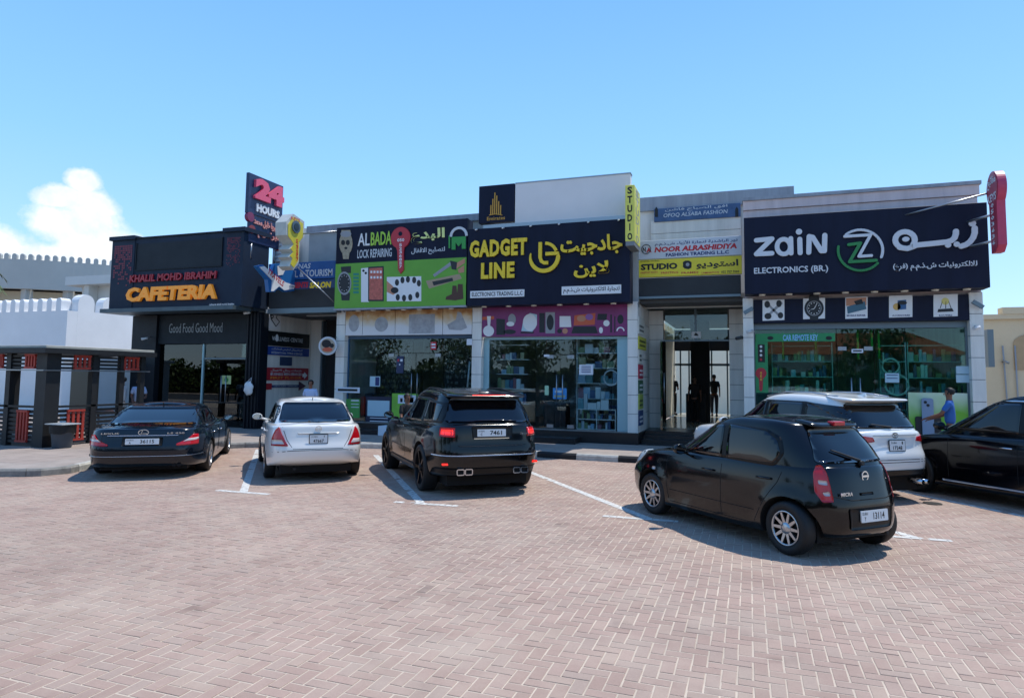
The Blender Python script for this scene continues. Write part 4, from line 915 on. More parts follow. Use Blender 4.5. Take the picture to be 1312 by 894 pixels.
# plinths and steps
def plinth(x0, x1, y0=YF-.06, y1=25.0): bx('plinth', x0, x1, y0, y1, .10, FZ, PLN, row, bev=.008)
plinth(xa0, X(817)+.02); plinth(xd0-.02, xe1+.02); plinth(xc1+.022, xd0-.022, 19.9, 31); bx('lobby_floor', xc1, xd0, 21.3, 31, FZ+.001, FZ+.012, M('lobby_tile', 'b9b09a', .15), row)
for k in range(3): bx('step', xc1+.03, xd0-.03, 18.75+.4*k, 19.95, .10, .16+.1*k, PLN, row, bev=.006)
bx('step', X(640), X(745), 18.05, YF-.07, .10, .30, PLN, row, bev=.008); bx('step', X(460), X(590), 18.2, YF-.07, .10, .28, PLN, row, bev=.008)
bx('step', X(1100), X(1180), 18.1, YF-.07, .10, .30, PLN, row, bev=.008)
# upper walls and parapets
zA = P2(520, 281.5, 19.4)[1]; bx('upper_wall', X(391, 19.4), xb1, 19.4, 19.6, 4.0, zA-.22, GREYW, row); bx('parapet', X(391, 19.4)-.05, xb1, 19.3, 19.66, zA-.22, zA, COPE, row)
zZ = P2(1100, 243.5, 18.9)[1]; xz0, xz1 = P2(953, 300, 18.9)[0], P2(1252, 250, 18.9)[0]
bx('upper_wall', xz0, xz1, 18.9, 19.15, 4.0, zZ-.35, WALLP, row); bx('parapet', xz0-.01, xz1+.04, 18.86, 19.2, zZ-.34, zZ-.09, WALLP, row); bx('coping', xz0-.03, xz1+.08, 18.82, 19.24, zZ-.088, zZ, COPE, row)
bx('side_wall', xe1-.2, xe1-.001, 19.16, 25, FZ, zZ-.35, WALL, row)
zU = P2(920, 247, 20.3)[1]; bx('upper_wall', P2(818, 290, 20.3)[0], P2(1017, 250, 20.3)[0], 20.3, 20.5, 4.1, zU-.42, WALL, row); bx('parapet', P2(820, 260, 20.3)[0], P2(1017, 245, 20.3)[0], 20.2, 20.56, zU-.42, zU, COPE, row)
for k, py in enumerate((292, 300)):   # boards of the pale wall above the passage
    pass
for i in range(3):
    z0 = 5.5+.42*i; bx('wall_board', P2(834, 290, 20.2)[0], P2(949, 290, 20.2)[0], 20.16, 20.22, z0+.006, z0+.414, WALL, row, bev=.004)
bx('upper_wall', xb1-.3, xc1, 18.9, 19.1, 4.0, 6.3, GREYW, row)
bx('flat_roof', xa0, xe1-.22, 19.62, 25, 4.25, 4.4, GREYW, row); bx('back_wall', xa0, xc0, 24.8, 25, FZ, 4.25, INT, row); bx('back_wall', xd1, xe1-.22, 24.8, 25, FZ, 4.25, INT, row)
for x in (xb0+.05, xc0+.02, xd1-.15): bx('party_wall', x, x+.1, 19.16, 24.8, FZ, 4.25, INT, row)
bx('party_wall', xa0+.02, xa0+.12, 19.16, 24.8, FZ, 4.25, INT, row)
for a, b in ((xa1, xb0), (xb1, xc0), (xd1, xe0)):
    bx('ceiling', a, b, 19.16, 24.8, 3.55, 3.6, INT, row)
    bx('shop_floor', a, b, 18.8, 24.8, FZ, FZ+.02, M('floor_tile', '8a8580', .3, var=.15), row)
# ---- glass fronts
def pane(x0, x1, z0, z1, y, mat=GL, nm='window_pane'): return bx(nm, x0, x1, y, y+.012, z0, z1, mat, row)
def mull(x0, x1, z0, z1, y, mat=FRG, nm='mullion', d=.06): return bx(nm, x0, x1, y-.02, y+d, z0, z1, mat, row, bev=.004)
def door(x0, x1, z0, z1, y, hx, mat=GL):
    d = bx('door', x0, x1, y, y+.014, z0, z1, mat, row)
    for zz in (z0, z1-.10): bx('patch_fitting', x0+.02 if hx > (x0+x1)/2 else x1-.22, x0+.22 if hx > (x0+x1)/2 else x1-.02, y-.008, y+.022, zz, zz+.10, STEEL, d)
    tb('handle', [(hx, y-.07, z0+.75), (hx, y-.07, z0+1.55)], .016, STEEL, d)
    return d
yg = 18.98
# lock shop
z_h = P2(520, 433, yg)[1]; zf = FZ+.02
mull(xa1, xb0, z_h-.02, z_h+.10, yg, M('header_blue', '3d5a78', .5), 'header')
xs = [xa1, X(497, yg), X(533, yg), X(566, yg), xb0]
pane(xs[0]+.04, xs[1], zf+.02, z_h-.03, yg); pane(xs[3], xs[4]-.04, zf+.02, z_h-.03, yg)
door(xs[1]+.01, xs[2]-.005, zf+.03, z_h-.5, yg, xs[2]-.10); door(xs[2]+.005, xs[3]-.01, zf+.03, z_h-.5, yg, xs[2]+.10); pane(xs[1]+.01, xs[3]-.01, z_h-.48, z_h-.03, yg)
mull(xa1, xa1+.04, zf, z_h-.02, yg, M('frame_blue', '2d5f86', .4, .3)); mull(xb0-.04, xb0, zf, z_h-.02, yg)
# gadget shop
z_g = P2(710, 434, yg)[1]
mull(xb1, xb1+.18, zf, z_g-.02, yg, FRM, 'side_frame'); mull(X(789), xc0, zf, z_g-.02, yg, FRM, 'side_frame'); mull(xb1, xc0, z_g-.02, z_g+.06, yg, FRM, 'header')
xs2 = [xb1+.18, X(700, yg), X(733, yg), X(741, yg), X(789)]
gx = [xb1+.185, X(700, yg), X(718, yg), X(737, yg), X(789)-.005]
pane(gx[0], gx[1]-.01, zf+.02, z_g-.03, yg); pane(gx[3]+.01, gx[4], zf+.02, z_g-.03, yg)
door(gx[1]+.01, gx[2]-.005, zf+.03, z_g-.48, yg, gx[2]-.09); door(gx[2]+.005, gx[3]-.01, zf+.03, z_g-.48, yg, gx[2]+.09); pane(gx[1]+.01, gx[3]-.01, z_g-.46, z_g-.03, yg)
# phone shop at the right
z_z = P2(1100, 413, yg)[1]; mull(xd1, xe0, z_z-.16, z_z, yg, FRG, 'header'); mull(xe0-.05, xe0, zf, z_z-.16, yg, FRG); mull(xd1, xd1+.03, zf, z_z-.16, yg, FRG)
zx = [xd1+.035, X(1072, yg), X(1095, yg), X(1120, yg), X(1160, yg), xe0-.055]
pane(zx[0], zx[1]-.01, zf+.02, z_z-.17, yg, GLZ); door(zx[1]+.01, zx[2]-.005, zf+.03, z_z-.62, yg, zx[2]-.1, GLZ); door(zx[2]+.005, zx[3]-.01, zf+.03, z_z-.62, yg, zx[2]+.1, GLZ); pane(zx[1]+.01, zx[3]-.01, z_z-.60, z_z-.17, yg, GLZ)
pane(zx[3]+.01, zx[4]-.01, zf+.02, z_z-.17, yg, GLZ); pane(zx[4]+.01, zx[5], P2(1200, 503, yg)[1]+.02, z_z-.17, yg, GLZ)
GREENP = M('vinyl_green', '1f8a52', .35, var=.25, vs=3); LIME = M('vinyl_lime', '7fc243', .35, var=.3, vs=2)
# printed band of stained light boxes above the lock shop
LB = M('faded_lightbox', 'cfc6ba', .6, var=.22, vs=2.5)
def stained():
    m = M('stained_panel', 'cdc8c0', .6); t = m.node_tree; b = t.nodes['Principled BSDF']
    g = t.nodes.new('ShaderNodeNewGeometry'); sx = t.nodes.new('ShaderNodeSeparateXYZ'); t.links.new(g.outputs['Position'], sx.inputs[0])
    n = t.nodes.new('ShaderNodeTexNoise'); n.inputs['Scale'].default_value = 3.2; n.inputs['Detail'].default_value = 6; t.links.new(g.outputs['Position'], n.inputs['Vector'])
    a = t.nodes.new('ShaderNodeMapRange'); a.inputs[1].default_value = 3.45; a.inputs[2].default_value = 3.98; t.links.new(sx.outputs[2], a.inputs[0])
    s = t.nodes.new('ShaderNodeMath'); s.operation = 'MULTIPLY'; t.links.new(a.outputs[0], s.inputs[0]); t.links.new(n.outputs['Fac'], s.inputs[1])
    r = t.nodes.new('ShaderNodeValToRGB'); e = r.color_ramp.elements; e[0].color = lin('d4d4d6'); e[0].position = .08; e[1].color = lin('a8703c'); e[1].position = .6; e.new(.2).color = lin('d2c8b8'); e.new(.38).color = lin('cba777')
    t.links.new(s.outputs[0], r.inputs[0]); t.links.new(r.outputs[0], b.inputs['Base Color']); return m
ST = stained(); FD = M('faded_print', 'a9abb0', .6, var=.3, vs=6)
pxs = [441, 463, 505, 566, 604]
bandz = (P2(520, 433, YF)[1]+.10, 4.07)
for a, b in zip(pxs, pxs[1:]):
    p = bx('lightbox_panel', X(a)+.008, X(b)-.008, YF+.02, YF+.12, bandz[0], bandz[1], ST, row, bev=.004)
    xm = (X(a)+X(b))/2; w = (X(b)-X(a))*.34; zc = (bandz[0]+bandz[1])/2
    sh = {441: ell(xm, zc, w*.9, .28), 463: ell(xm+.1, zc-.05, w*.6, .24), 505: rect(xm-w*.6, xm+w, zc-.36, zc+.25), 566: [(xm-w, zc-.1), (xm-.05, zc+.05), (xm, zc+.3), (xm+.12, zc+.28), (xm+w, zc-.2), (xm+w*.4, zc-.28), (xm-w*.8, zc-.25)]}[a]
    prism(front(YF+.02), sh, -.001, .003, FD, p, 'faded_picture')
# purple picture band above the gadget shop
PUR = M('vinyl_purple', '7c2a66', .45, var=.15, vs=2)
pb = bx('picture_band', xb1+.005, xc0-.005, YF+.02, YF+.14, z_g+.065, 4.07, PUR, row); fy = YF+.02
def pic(poly_px, mat, nm='printed_picture', d=.004, par=None): return prism(front(fy), [P2(a, b, fy) for a, b in poly_px], -.001, d, mat, par or pb, nm)
def epx(cx_, cy_, rx, ry=None, n=18): return [(cx_+rx*math.cos(math.tau*i/n), cy_-(ry or rx)*math.sin(math.tau*i/n)) for i in range(n)]
BK2 = M('print_charcoal', '1a1c22', .5); SKY2 = M('print_pale_blue', 'a9c4cf', .5); SKN = M('print_skin', 'b88266', .6); GRY = M('print_grey', '8e9196', .6); ORG = M('print_orange', 'c25a3c', .6)
pic(epx(626, 424, 7, 7), WHT); pic([(624, 405), (629, 405), (628, 418), (625, 418)], WHT, d=.006); pic([(618, 406), (633, 405), (633, 409), (618, 410)], ORG)
pic([(636, 408), (647, 409), (647, 429), (636, 429)], BK2); pic(epx(656, 409, 5, 7), GRY); pic(epx(654, 415, 5, 3), WHT, d=.006); pic(epx(653, 425, 8, 3), BK2)
pic([(668, 424), (671, 408), (679, 401), (688, 403), (688, 416), (682, 425)], SKY2); pic(epx(679, 413, 9, 11), WHT, d=.006); pic([(667, 425), (684, 425), (684, 427), (667, 427)], BK2)
pic([(691, 401), (698, 401), (698, 426), (691, 426)], BK2); pic([(699, 400), (711, 400), (711, 427), (699, 427)], GRY); pic(epx(705, 413, 4.5, 10), BK2, d=.006)
pic(rr_ := [(717, 405), (731, 405), (732, 419), (717, 419)], WHT); pic(epx(717, 424, 3), BK2); pic(epx(724, 424, 3.5), SKN)
pic([(736, 404), (763, 401), (762, 416), (735, 417)], ORG); pic(epx(745, 408, 6, 4), SKN, d=.006); pic(epx(755, 406, 5, 4), M('print_violet', '8a5fa0', .6), d=.006); pic([(735, 418), (763, 418), (766, 427), (732, 427)], BK2)
pic([(766, 402), (778, 402), (777, 410), (765, 410)], BK2); pic(epx(777, 414, 4), WHT, d=.006); pic(epx(770, 423, 2.5, 4), WHT); pic([(782, 403), (784, 403), (784, 426), (782, 426)], BK2); pic([(787, 405), (788.5, 405), (788.5, 426), (787, 426)], BK2)
pic(epx(795, 409, 4, 6), BK2); o_ = arc(795, 424, 4.5, 0, 180, 10); pic([(x, 2*424-y) for x, y in ribbon(o_, 1.6)], WHT)

# ---- sign boards
def board(name, label, px0, py0, px1, py1, y, dep, mat, cat='sign', trimm=None):
    x0, x1, z0, z1 = RC(px0, py0, px1, py1, y)
    t = thing(name, label, cat, ((x0+x1)/2, y, z0)); bx('board', x0, x1, y, y+dep, z0, z1, mat, t, bev=.006); return t, x0, x1, z0, z1
def spots(t, x0, x1, z, y, n):
    for i in range(n):
        x = x0+(x1-x0)*(i+.5)/n; bm = bmesh.new(); bmesh.ops.create_cone(bm, cap_ends=True, segments=14, radius1=.075, radius2=.085, depth=.03)
        bmesh.ops.translate(bm, verts=bm.verts, vec=(x, y, z)); ob('downlight', bm, SPOT, t)
# lock repair sign: black head, lime foot
tA, x0, x1, z0, z1 = board('shop_sign', 'wide lime and black lock repairing sign with key, watch and phone pictures', 430, 286, 598, 393.5, YS, .45, NAVY)
zm = P2(515, 334, YS)[1]; GRN = M('sign_lime', '5f9e2a', .4, var=.1, vs=2)
bx('lime_panel', x0+.01, x1-.01, YS-.012, YS-.001, z0+.01, zm, GRN, tA); prism(front(YS), rect(x0-.01, x1+.01, z0-.05, z0+.005), -.1, .03, COPE, tA, 'sign_edge')
fA = YS-.013
T('AL', 459, 299, 474, 315, YS, WHT, tA, d0=.002, depth=.02, bold=.01, rise=0, split=True); T('BADA', 475.5, 297, 502, 314, YS, M('letter_lime', '9bc53d', .4), tA, d0=.002, depth=.02, bold=.015, split=True)
T('LOCK REPAIRING', 458, 319, 502, 330, YS, TXL, tA, d0=.003, bold=.015)
TA('البدع', 527, 293, 570, 312, YS, M('letter_pale_lime', 'cfd98a', .4), tA, d0=.002, depth=.02, bold=.03, split=True); TA('لتصليح الاقفال', 527, 317, 570, 326, YS, TXL, tA, d0=.003, bold=.02)
KR = M('key_red', 'b02232', .45)
fr = front(YS); kx, kz = P2(514, 305, YS)
kp = [(a, b) for a, b in ell(kx, kz, .34, .34, 40, R(-65), R(245))] + [P2(510, 322, YS), P2(511, 346, YS), P2(514, 351, YS), P2(518, 346, YS), P2(518, 322, YS)]
key = prism(fr, kp, .0, .05, KR, tA, 'key_shape'); prism(fr, ell(*P2(514, 300, YS), .07), .049, .055, NAVY, key, 'key_hole')
T('050', 510, 306, 519, 310, YS, WHT, tA, d0=.054, bold=.02)
for i, c in enumerate('5236857'): T(c, 512.5, 312.5+i*4.6, 516, 316.2+i*4.6, YS, WHT, tA, d0=.054, bold=.02)
def pics(y, par):
    def f(poly, mat, d=.016, nm='printed_picture'): return prism(front(y), [P2(a, b, y) for a, b in poly], .0125, d, mat, par, nm)
    return f
g = pics(YS, tA)
CRM = M('print_bone', 'a79c86', .6, var=.4, vs=12)
g(epx(443.5, 312, 8.5, 15), CRM, .015); g(epx(440, 311, 2.6, 3.4), TXB, .018); g(epx(446, 311, 2.6, 3.4), TXB, .018); g(epx(443.5, 318, 2, 1.6), TXB, .018); g(epx(443.5, 300, 7, 4), GRY, .017)
g([(438, 295), (449, 295), (450, 300), (437, 300)], CRM, .016); g([(439, 325), (448, 325), (447, 332), (440, 332)], CRM, .016)
# padlock emblem
o_ = ribbon(arc(*P2(588, 303, YS), .26, 0, 180, 16), .08); 
bmq = bmesh.new(); n = len(o_)//2
for i in range(n-1): prism(fr, [o_[i], o_[i+1], o_[2*n-2-i], o_[2*n-1-i]], .0, .03, None, bm=bmq)
ob('padlock_shackle', bmq, TXL, tA)
prism(fr, [P2(*q, YS) for q in ((579, 304), (597, 303), (597, 319), (592, 319), (592, 311), (588, 316), (584, 311), (584, 320), (579, 320))], 0, .025, TXG, tA, 'padlock_body'); prism(fr, [P2(*q, YS) for q in ((575, 302), (577, 302), (577, 318), (575, 318))], 0, .02, TXG, tA, 'green_key')
# pictures on the lime panel
g([(437, 342), (450, 341), (450, 350), (438, 350)], BK2, .016); g([(437, 375), (449, 375), (448, 385), (438, 385)], BK2, .016); g(epx(441.5, 363, 9, 15), GRY, .017); g(epx(441.5, 363, 7.5, 12.5), BK2, .019)
for k in range(12): a = math.tau*k/12; g([(441.5+6*math.cos(a)-.4, 363+10*math.sin(a)-.4), (441.5+6*math.cos(a)+.4, 363+10*math.sin(a)-.4), (441.5+6*math.cos(a)+.4, 363+10*math.sin(a)+.4), (441.5+6*math.cos(a)-.4, 363+10*math.sin(a)+.4)], WHT, .0205, 'dial_mark')
for k in range(6): g([(453, 350+k*4.6), (460, 350+k*4.6), (460, 353+k*4.6), (453, 353+k*4.6)], M('print_teal', '1f7f6a', .5), .016, 'key_blank')
g([(463, 344), (473, 343), (473, 387), (463, 387)], WHT, .016); g(epx(466, 347, 1.6), BK2, .018); g(epx(469, 350, 1.6), BK2, .018); g([(472, 342), (492, 341), (492, 386), (472, 386)], BK2, .018)
g([(473.5, 344), (490.5, 343), (490.5, 384), (473.5, 384)], M('print_salmon', 'c9695a', .5, var=.5, vs=9), .020)
for a in range(4):
    for b in range(2): g([(475+a*4, 347+b*7), (477.5+a*4, 347+b*7), (477.5+a*4, 350+b*7), (475+a*4, 350+b*7)], WHT, .0215, 'app_icon')
g([(496, 355), (540, 354), (540, 386), (496, 386)], WHT, .016); g([(496, 360), (503, 366), (510, 374), (504, 378), (496, 374)], SKN, .018); g(epx(506, 372, 5, 4), TXB, .020)
for k, (a, b) in enumerate(((509, 362), (516, 359), (523, 358), (531, 359), (537, 363), (510, 381), (518, 382), (526, 381), (535, 378))): g(epx(a, b, 2.6, 4.2), BK2, .020, 'remote_key')
g([(546, 360), (589, 351), (592, 357), (550, 370)], M('print_tan', 'a08c72', .6), .016); g([(554, 361), (580, 356), (581, 360), (556, 366)], BK2, .018); g([(555, 352), (577, 336), (580, 339), (557, 355)], GRY, .018)
g([(580, 340), (596, 331), (596, 337), (584, 345)], SKN, .019); g([(587, 345), (595, 340), (595, 349), (588, 350)], SKN, .019); g([(577, 334), (586, 336), (585, 346), (579, 345)], BK2, .020)
BRN = M('print_brown', '4a2a1c', .5); g([(580, 366), (585, 366), (586, 376), (585, 385), (571, 384), (572, 380), (579, 377)], BRN, .016); g([(587, 364), (593, 364), (594, 383), (583, 385), (586, 376)], BRN, .018)
spots(tA, x0+.5, x1-.3, z0-.065, YS+.2, 7)
# gadget sign
tG, x0, x1, z0, z1 = board('shop_sign', 'large navy sign with raised yellow english and arabic letters above the purple picture band', 599, 287, 807, 389.5, YS-.02, .5, NAVY)
yg_ = YS-.02
T('GADGET', 603, 307, 676, 329, yg_, YEL, tG, d0=.03, depth=.05, bold=.045, split=True, sp=1.12); T('LINE', 617.5, 336.5, 660, 357, yg_, YEL, tG, d0=.03, depth=.05, bold=.045, split=True, sp=1.12)
TA('جادجيت', 719, 302, 798, 327, yg_, YEL, tG, d0=.03, depth=.05, bold=.03, split=True); TA('لاين', 736, 335, 781, 356, yg_, YEL, tG, d0=.03, depth=.05, bold=.03, split=True)
for (a, b, c_, d_, s) in ((603, 372, 672, 381, 'ELECTRONICS TRADING L.L.C'), (720, 366, 796, 377, None)):
    prect(a, b, c_, d_, yg_, .0, .03, WHT, tG, 'name_plate')
    if s: T(s, a+2, b+1.8, c_-2, d_-1.8, yg_, TXB, tG, d0=.032, bold=.02)
    else: TA('لتجارة الالكترونيات ش.ذ.م.م', a+2, b+1.6, c_-2, d_-1.4, yg_, TXB, tG, d0=.032, bold=.02)
fg = front(yg_); gx_, gz_ = P2(698, 329, yg_)
def st2(pts, w, mat, par, fr_, d1=.08, nm='logo_stroke'):
    o_ = ribbon(pts, w); n = len(pts); b_ = bmesh.new()
    for i in range(n-1): prism(fr_, [o_[i], o_[i+1], o_[2*n-2-i], o_[2*n-1-i]], .02, d1, None, bm=b_)
    return ob(nm, b_, mat, par)
st2(arc(gx_, gz_, .42, 165, 360, 26), [.03+.085*math.sin(math.pi*min(1, i/18)) if i < 9 else .115 for i in range(27)], YEL, tG, fg)
st2([(gx_+.42, gz_-.03), (gx_+.42, gz_+.07), (gx_+.04, gz_+.07)], .10, YEL, tG, fg, .086); st2([(gx_-.12, gz_+.42), (gx_-.12, gz_-.03), (gx_-.08, gz_-.14), (gx_, gz_-.19), (gx_+.12, gz_-.19)], .10, YEL, tG, fg, .083)
st2(arc(gx_+.02, gz_+.02, .36, 20, 88, 10), .09, YEL, tG, fg)
spots(tG, x0+.1, x1-.1, z0-.016, YS+.16, 6); 
for i in range(6): tb('lamp_arm', [(x0+.3+(x1-x0-.6)*i/5, yg_, z1-.02), (x0+.3+(x1-x0-.6)*i/5, yg_-.14, z1-.06)], .022, WHT, tG, 6)
tW, x0, x1, z0, z1 = board('billboard', 'blank white billboard above the gadget shop sign', 660, 229, 807.5, 281, YS+.25, .25, M('board_lilac_white', 'dddad8', .7, var=.08, vs=.8)); bx('board_trim', x0, x1+.02, YS+.235, YS+.52, z1, z1+.03, STEEL, tW); bx('billboard_ledge', x0-1.0, x1, YS+.2, YS+.5, z0-.12, z0-.005, STEEL, tW)
tE, x0, x1, z0, z1 = board('logo_sign', 'small navy square sign with gold tower bars left of the blank billboard', 613.5, 237, 659, 285, YS+.24, .24, NAVY)
GOLD = M('gold', 'c28a3c', .35, .6)
for i, (a, t_) in enumerate(((629, 263), (631.5, 255), (634, 247), (636.5, 251), (639, 258), (641.5, 263))): prect(a-.6, t_, a+.7, 275, YS+.24, 0, .012, GOLD, tE, 'gold_bar')
st2([P2(627, 276, YS+.24), P2(635, 274.5, YS+.24), P2(644, 276, YS+.24)], .02, GOLD, tE, front(YS+.24), .024); T('Emirates', 624, 277.5, 647, 282, YS+.24, GOLD, tE, d0=.004, bold=.01)
# passage signs
yn = 19.0
tN, x0, x1, z0, z1 = board('fashion_sign', 'white sign with red and blue fashion trading lettering above the passage', 818, 305.5, 950.5, 329.5, yn, .12, M('sign_lightgrey', 'bfc6ce', .5))
TNV = M('print_navy', '1c2c66', .5)
TA('نور الراشدية لتجارة الأزياء ش.ذ.م.م', 839, 307.5, 945, 313.5, yn, TNV, tN, bold=.02); T('NOOR ALRASHIDIYA', 839, 314, 945, 321, yn, TXR, tN, bold=.05, shear=.2); T('FASHION TRADING L.L.C', 853, 322.5, 934, 327, yn, TNV, tN, bold=.04)
q = P2(828, 319.5, yn); st2(arc(*q, .13, 0, 360, 24), .02, TXB, tN, front(yn), .024, 'logo_ring'); T('N', 823.5, 317, 827.5, 323, yn, TXB, tN, bold=.04, d0=.006); T('A', 828, 317.5, 835, 323.5, yn, TXR, tN, bold=.04, d0=.006)
tS, x0, x1, z0, z1 = board('studio_sign', 'yellow studio sign with a camera picture under the fashion sign', 818, 330.5, 950.5, 353, yn, .12, M('sign_yellow', 'd6c62a', .45))
T('STUDIO', 821, 337.5, 868, 345.5, yn, TXB, tS, bold=.05, split=False); TA('استوديو', 892, 333, 946, 344, yn, TXB, tS, bold=.03)
prism(front(yn), [P2(*p_, yn) for p_ in ((875, 336), (878, 334), (883, 334), (886, 336), (886, 343), (882, 345), (877, 344), (875, 342))], 0, .006, TXB, tS, 'camera_picture'); prism(front(yn), ell(*P2(881, 339, yn), .05), .006, .009, GRY, tS, 'camera_lens')
for i, s in enumerate(('PASSPORT PHOTO', 'PRINTING', 'FRAMES', 'LAMINATION')): T(s, 821+i*26, 348, 843+i*26, 350.5, yn, TXR, tS, bold=.02, res=1)
T('055 757 7000', 924, 346.5, 947, 350, yn, TXB, tS, bold=.02, res=1); T('DIGITAL STUDIO', 821, 333.5, 845, 335.5, yn, TXB, tS, bold=.01, res=1)
tO, x0, x1, z0, z1 = board('fashion_sign', 'weathered blue fashion sign high on the wall above the passage', 838, 264, 949, 281, 20.12, .1, M('sign_faded_blue', '3f5d86', .55, var=.3, vs=5)); 
T('OFOQ ALSABA FASHION', 850, 271, 932, 277, 20.12, TXL, tO, bold=.01, shear=.15); TA('افق الصباح فاشن', 852, 264.5, 932, 269.5, 20.12, TXL, tO, bold=.01)
for a in (840, 943): prism(front(20.12), [P2(a+u_, 272+v_, 20.12) for u_, v_ in ((-1, 6), (3, 6), (3, -4), (1, -7), (-1, -4))], 0, .006, TXB, tO, 'figure_print')
bx('dark_fascia', X(818, yn), X(950.5, yn)+.0, yn-.005, yn+.2, P2(884, 378, yn)[1], z0+0 if False else P2(884, 354.5, yn)[1], DGREY, row)
bx('passage_ceiling', xc1+.0, xd0, yn+.2, 29.2, P2(884, 384, yn)[1]-.05, P2(884, 384, yn)[1]+.05, SOF, row); bx('shutter_box', X(818, yn), X(950, yn), yn-.06, yn+.3, P2(884, 384, yn)[1]+.055, P2(884, 378.5, yn)[1], FRG, row)
# projecting yellow studio box
yy0 = 17.55; x0, x1, z0, z1 = RC(801, 237, 813, 309, yy0); 
tP = thing('projecting_sign', 'tall narrow yellow box sign reading studio downwards, beside the navy gadget sign', 'sign', (x0, yy0, z0)); YLB = M('sign_pale_yellow', 'd8d45e', .5, var=.1, vs=4)
y1b = 18.5; bx('sign_box', x0, x1, yy0, y1b, z0, z1, YLB, tP, bev=.01); bx('box_foot', x0+.01, x1-.01, yy0+.01, y1b-.01, z0-.12, z0-.002, M('steel_dull', '7c8084', .6, .4), tP)
h = (z1-z0)/6.1
for i, c in enumerate('STUDIO'): lettering(front(yy0), c, x0+.06 if c != 'I' else x0+.11, x1-.06 if c != 'I' else x1-.11, z1-.05-h*(i+.78), z1-.05-h*i, TXB, tP, bold=.04)
frx = Fr((x1, 0, 0), (0, 1, 0), (1, 0, 0))
for i, c in enumerate('STUDIO'): lettering(frx, c, yy0+.2 if c != 'I' else yy0+.4, y1b-.25 if c != 'I' else y1b-.45, z1-.05-h*(i+.78), z1-.05-h*i, GRY, tP, bold=.02)
for z in (z0+.3, z1-.3): tb('bracket', [(x0+.1, y1b, z), (x0+.1, 18.95, z)], .025, STEEL, tP, 6)
# ---- passage doors
zl = FZ; yl = ypa+.05; xl0, xl1 = X(851, yl), X(934, yl); ztr = P2(890, 436, yl)[1]; ztop = P2(890, 392, yl)[1]
for a, b in ((X(852, yl), X(891, yl)), (X(892, yl), X(933, yl))): pane(a+.01, b-.01, ztr+.02, ztop, yl, GLL)
mull(xl0-.02, xl1+.02, ztr-.03, ztr+.02, yl, FRG, 'transom'); mull(X(891, yl)-.02, X(892, yl)+.02, ztr, ztop, yl, FRG)
dl = bx('door', X(852, yl)-.03, X(852, yl)+.03, yl-.95, yl-.02, zl+.02, ztr-.05, glassmat('door_glass_edge', (.25, .42, .38), 2.0), row); tb('handle', [(X(852, yl)+.07, yl-.85, zl+.8), (X(852, yl)+.07, yl-.85, zl+1.7)], .018, STEEL, dl)
prect(886, 425, 898, 433, yl-.03, 0, .01, WHT, row, 'notice'); prism(front(yl-.04), [P2(*p_, yl-.04) for p_ in ((889, 430), (895, 430), (893, 427), (891, 426))], .0, .012, TXB, row, 'notice_mark')
# corridor behind: dark side wall, bright yard at the far end
CW = M('corridor_cream', 'd9d2bc', .5); bx('corridor_wall', xc1-.3, xc1-.1, ypa+.2, 30, FZ, 4.1, CW, row); bx('corridor_wall', xd0+.1, xd0+.3, ypa+.2, 30, FZ, 4.1, CW, row)
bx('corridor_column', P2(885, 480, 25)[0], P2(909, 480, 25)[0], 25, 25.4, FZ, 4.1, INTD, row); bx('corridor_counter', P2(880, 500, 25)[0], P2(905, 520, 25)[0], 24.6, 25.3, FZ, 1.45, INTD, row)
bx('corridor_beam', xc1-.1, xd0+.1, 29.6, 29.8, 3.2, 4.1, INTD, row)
for a in (858, 872, 883, 912, 932): 
    xx = P2(a, 480, 29.7)[0]; bx('corridor_frame', xx-.03, xx+.03, 29.66, 29.74, FZ, 3.2, FRG, row)
bx('corridor_frame', xc1-.1, xd0+.1, 29.66, 29.74, 2.55, 2.65, FRG, row)
yard = bx('yard_wall', -9, 7, 37.5, 37.8, -.1, 5.2, M('yard_cream', 'f0e7cc', .8, var=.05)); tag(yard, 'cream wall seen through the passage doors, its sunlight put into the pale colour', 'wall'); pivot(yard, (-1, 37.6, 0))  # extra pale cream stands in for sunlight that does not reach this face
# directory signs on the passage cheek
fx = Fr((xc1+.001, 0, 0), (0, 1, 0), (1, 0, 0)); cols = ['c9c9bf', 'b9b83a', 'c9c9bf', 'a82440', '2d5a3c', '96a84a', '1f3a66']
def cz(py): return PX(819, py, xc1)[1]
for i, (a, b, w, lab) in enumerate(((406, 428, 1.0, 'white framed directory plate at the top of the passage cheek wall'), (431, 447, 1.4, 'yellow directory plate on the passage cheek wall'), (449, 466, .5, 'narrow white directory plate under the yellow one'), (467, 485, .75, 'crimson directory plate on the passage cheek wall'), (487, 504, .75, 'dark green directory plate on the passage cheek wall'), (505, 524, .75, 'light green directory plate on the passage cheek wall'), (526, 545, .75, 'navy directory plate at the foot of the passage cheek wall'))):
    za, zb = cz(b), cz(a); t = thing('directory_sign', lab, 'sign', (xc1, 18.9, za)); prism(fx, rect(18.82, 18.82+w, za, zb), 0, .03, M('directory_'+cols[i], cols[i], .5), t, 'board')
    for k in range(2): lettering(fx, ('TYPING CENTRE', 'TAILORING', 'OFFICE 3', 'SALON', 'TRAVEL', 'LAUNDRY', 'SERVICES')[i] if k == 0 and False else '-'*(5+i % 3), 18.9, 18.82+w*.85, za+.08+.12*k, za+.14+.12*k, WHT if i in (3, 4, 6) else TXB, t, d0=.032, bold=.0)
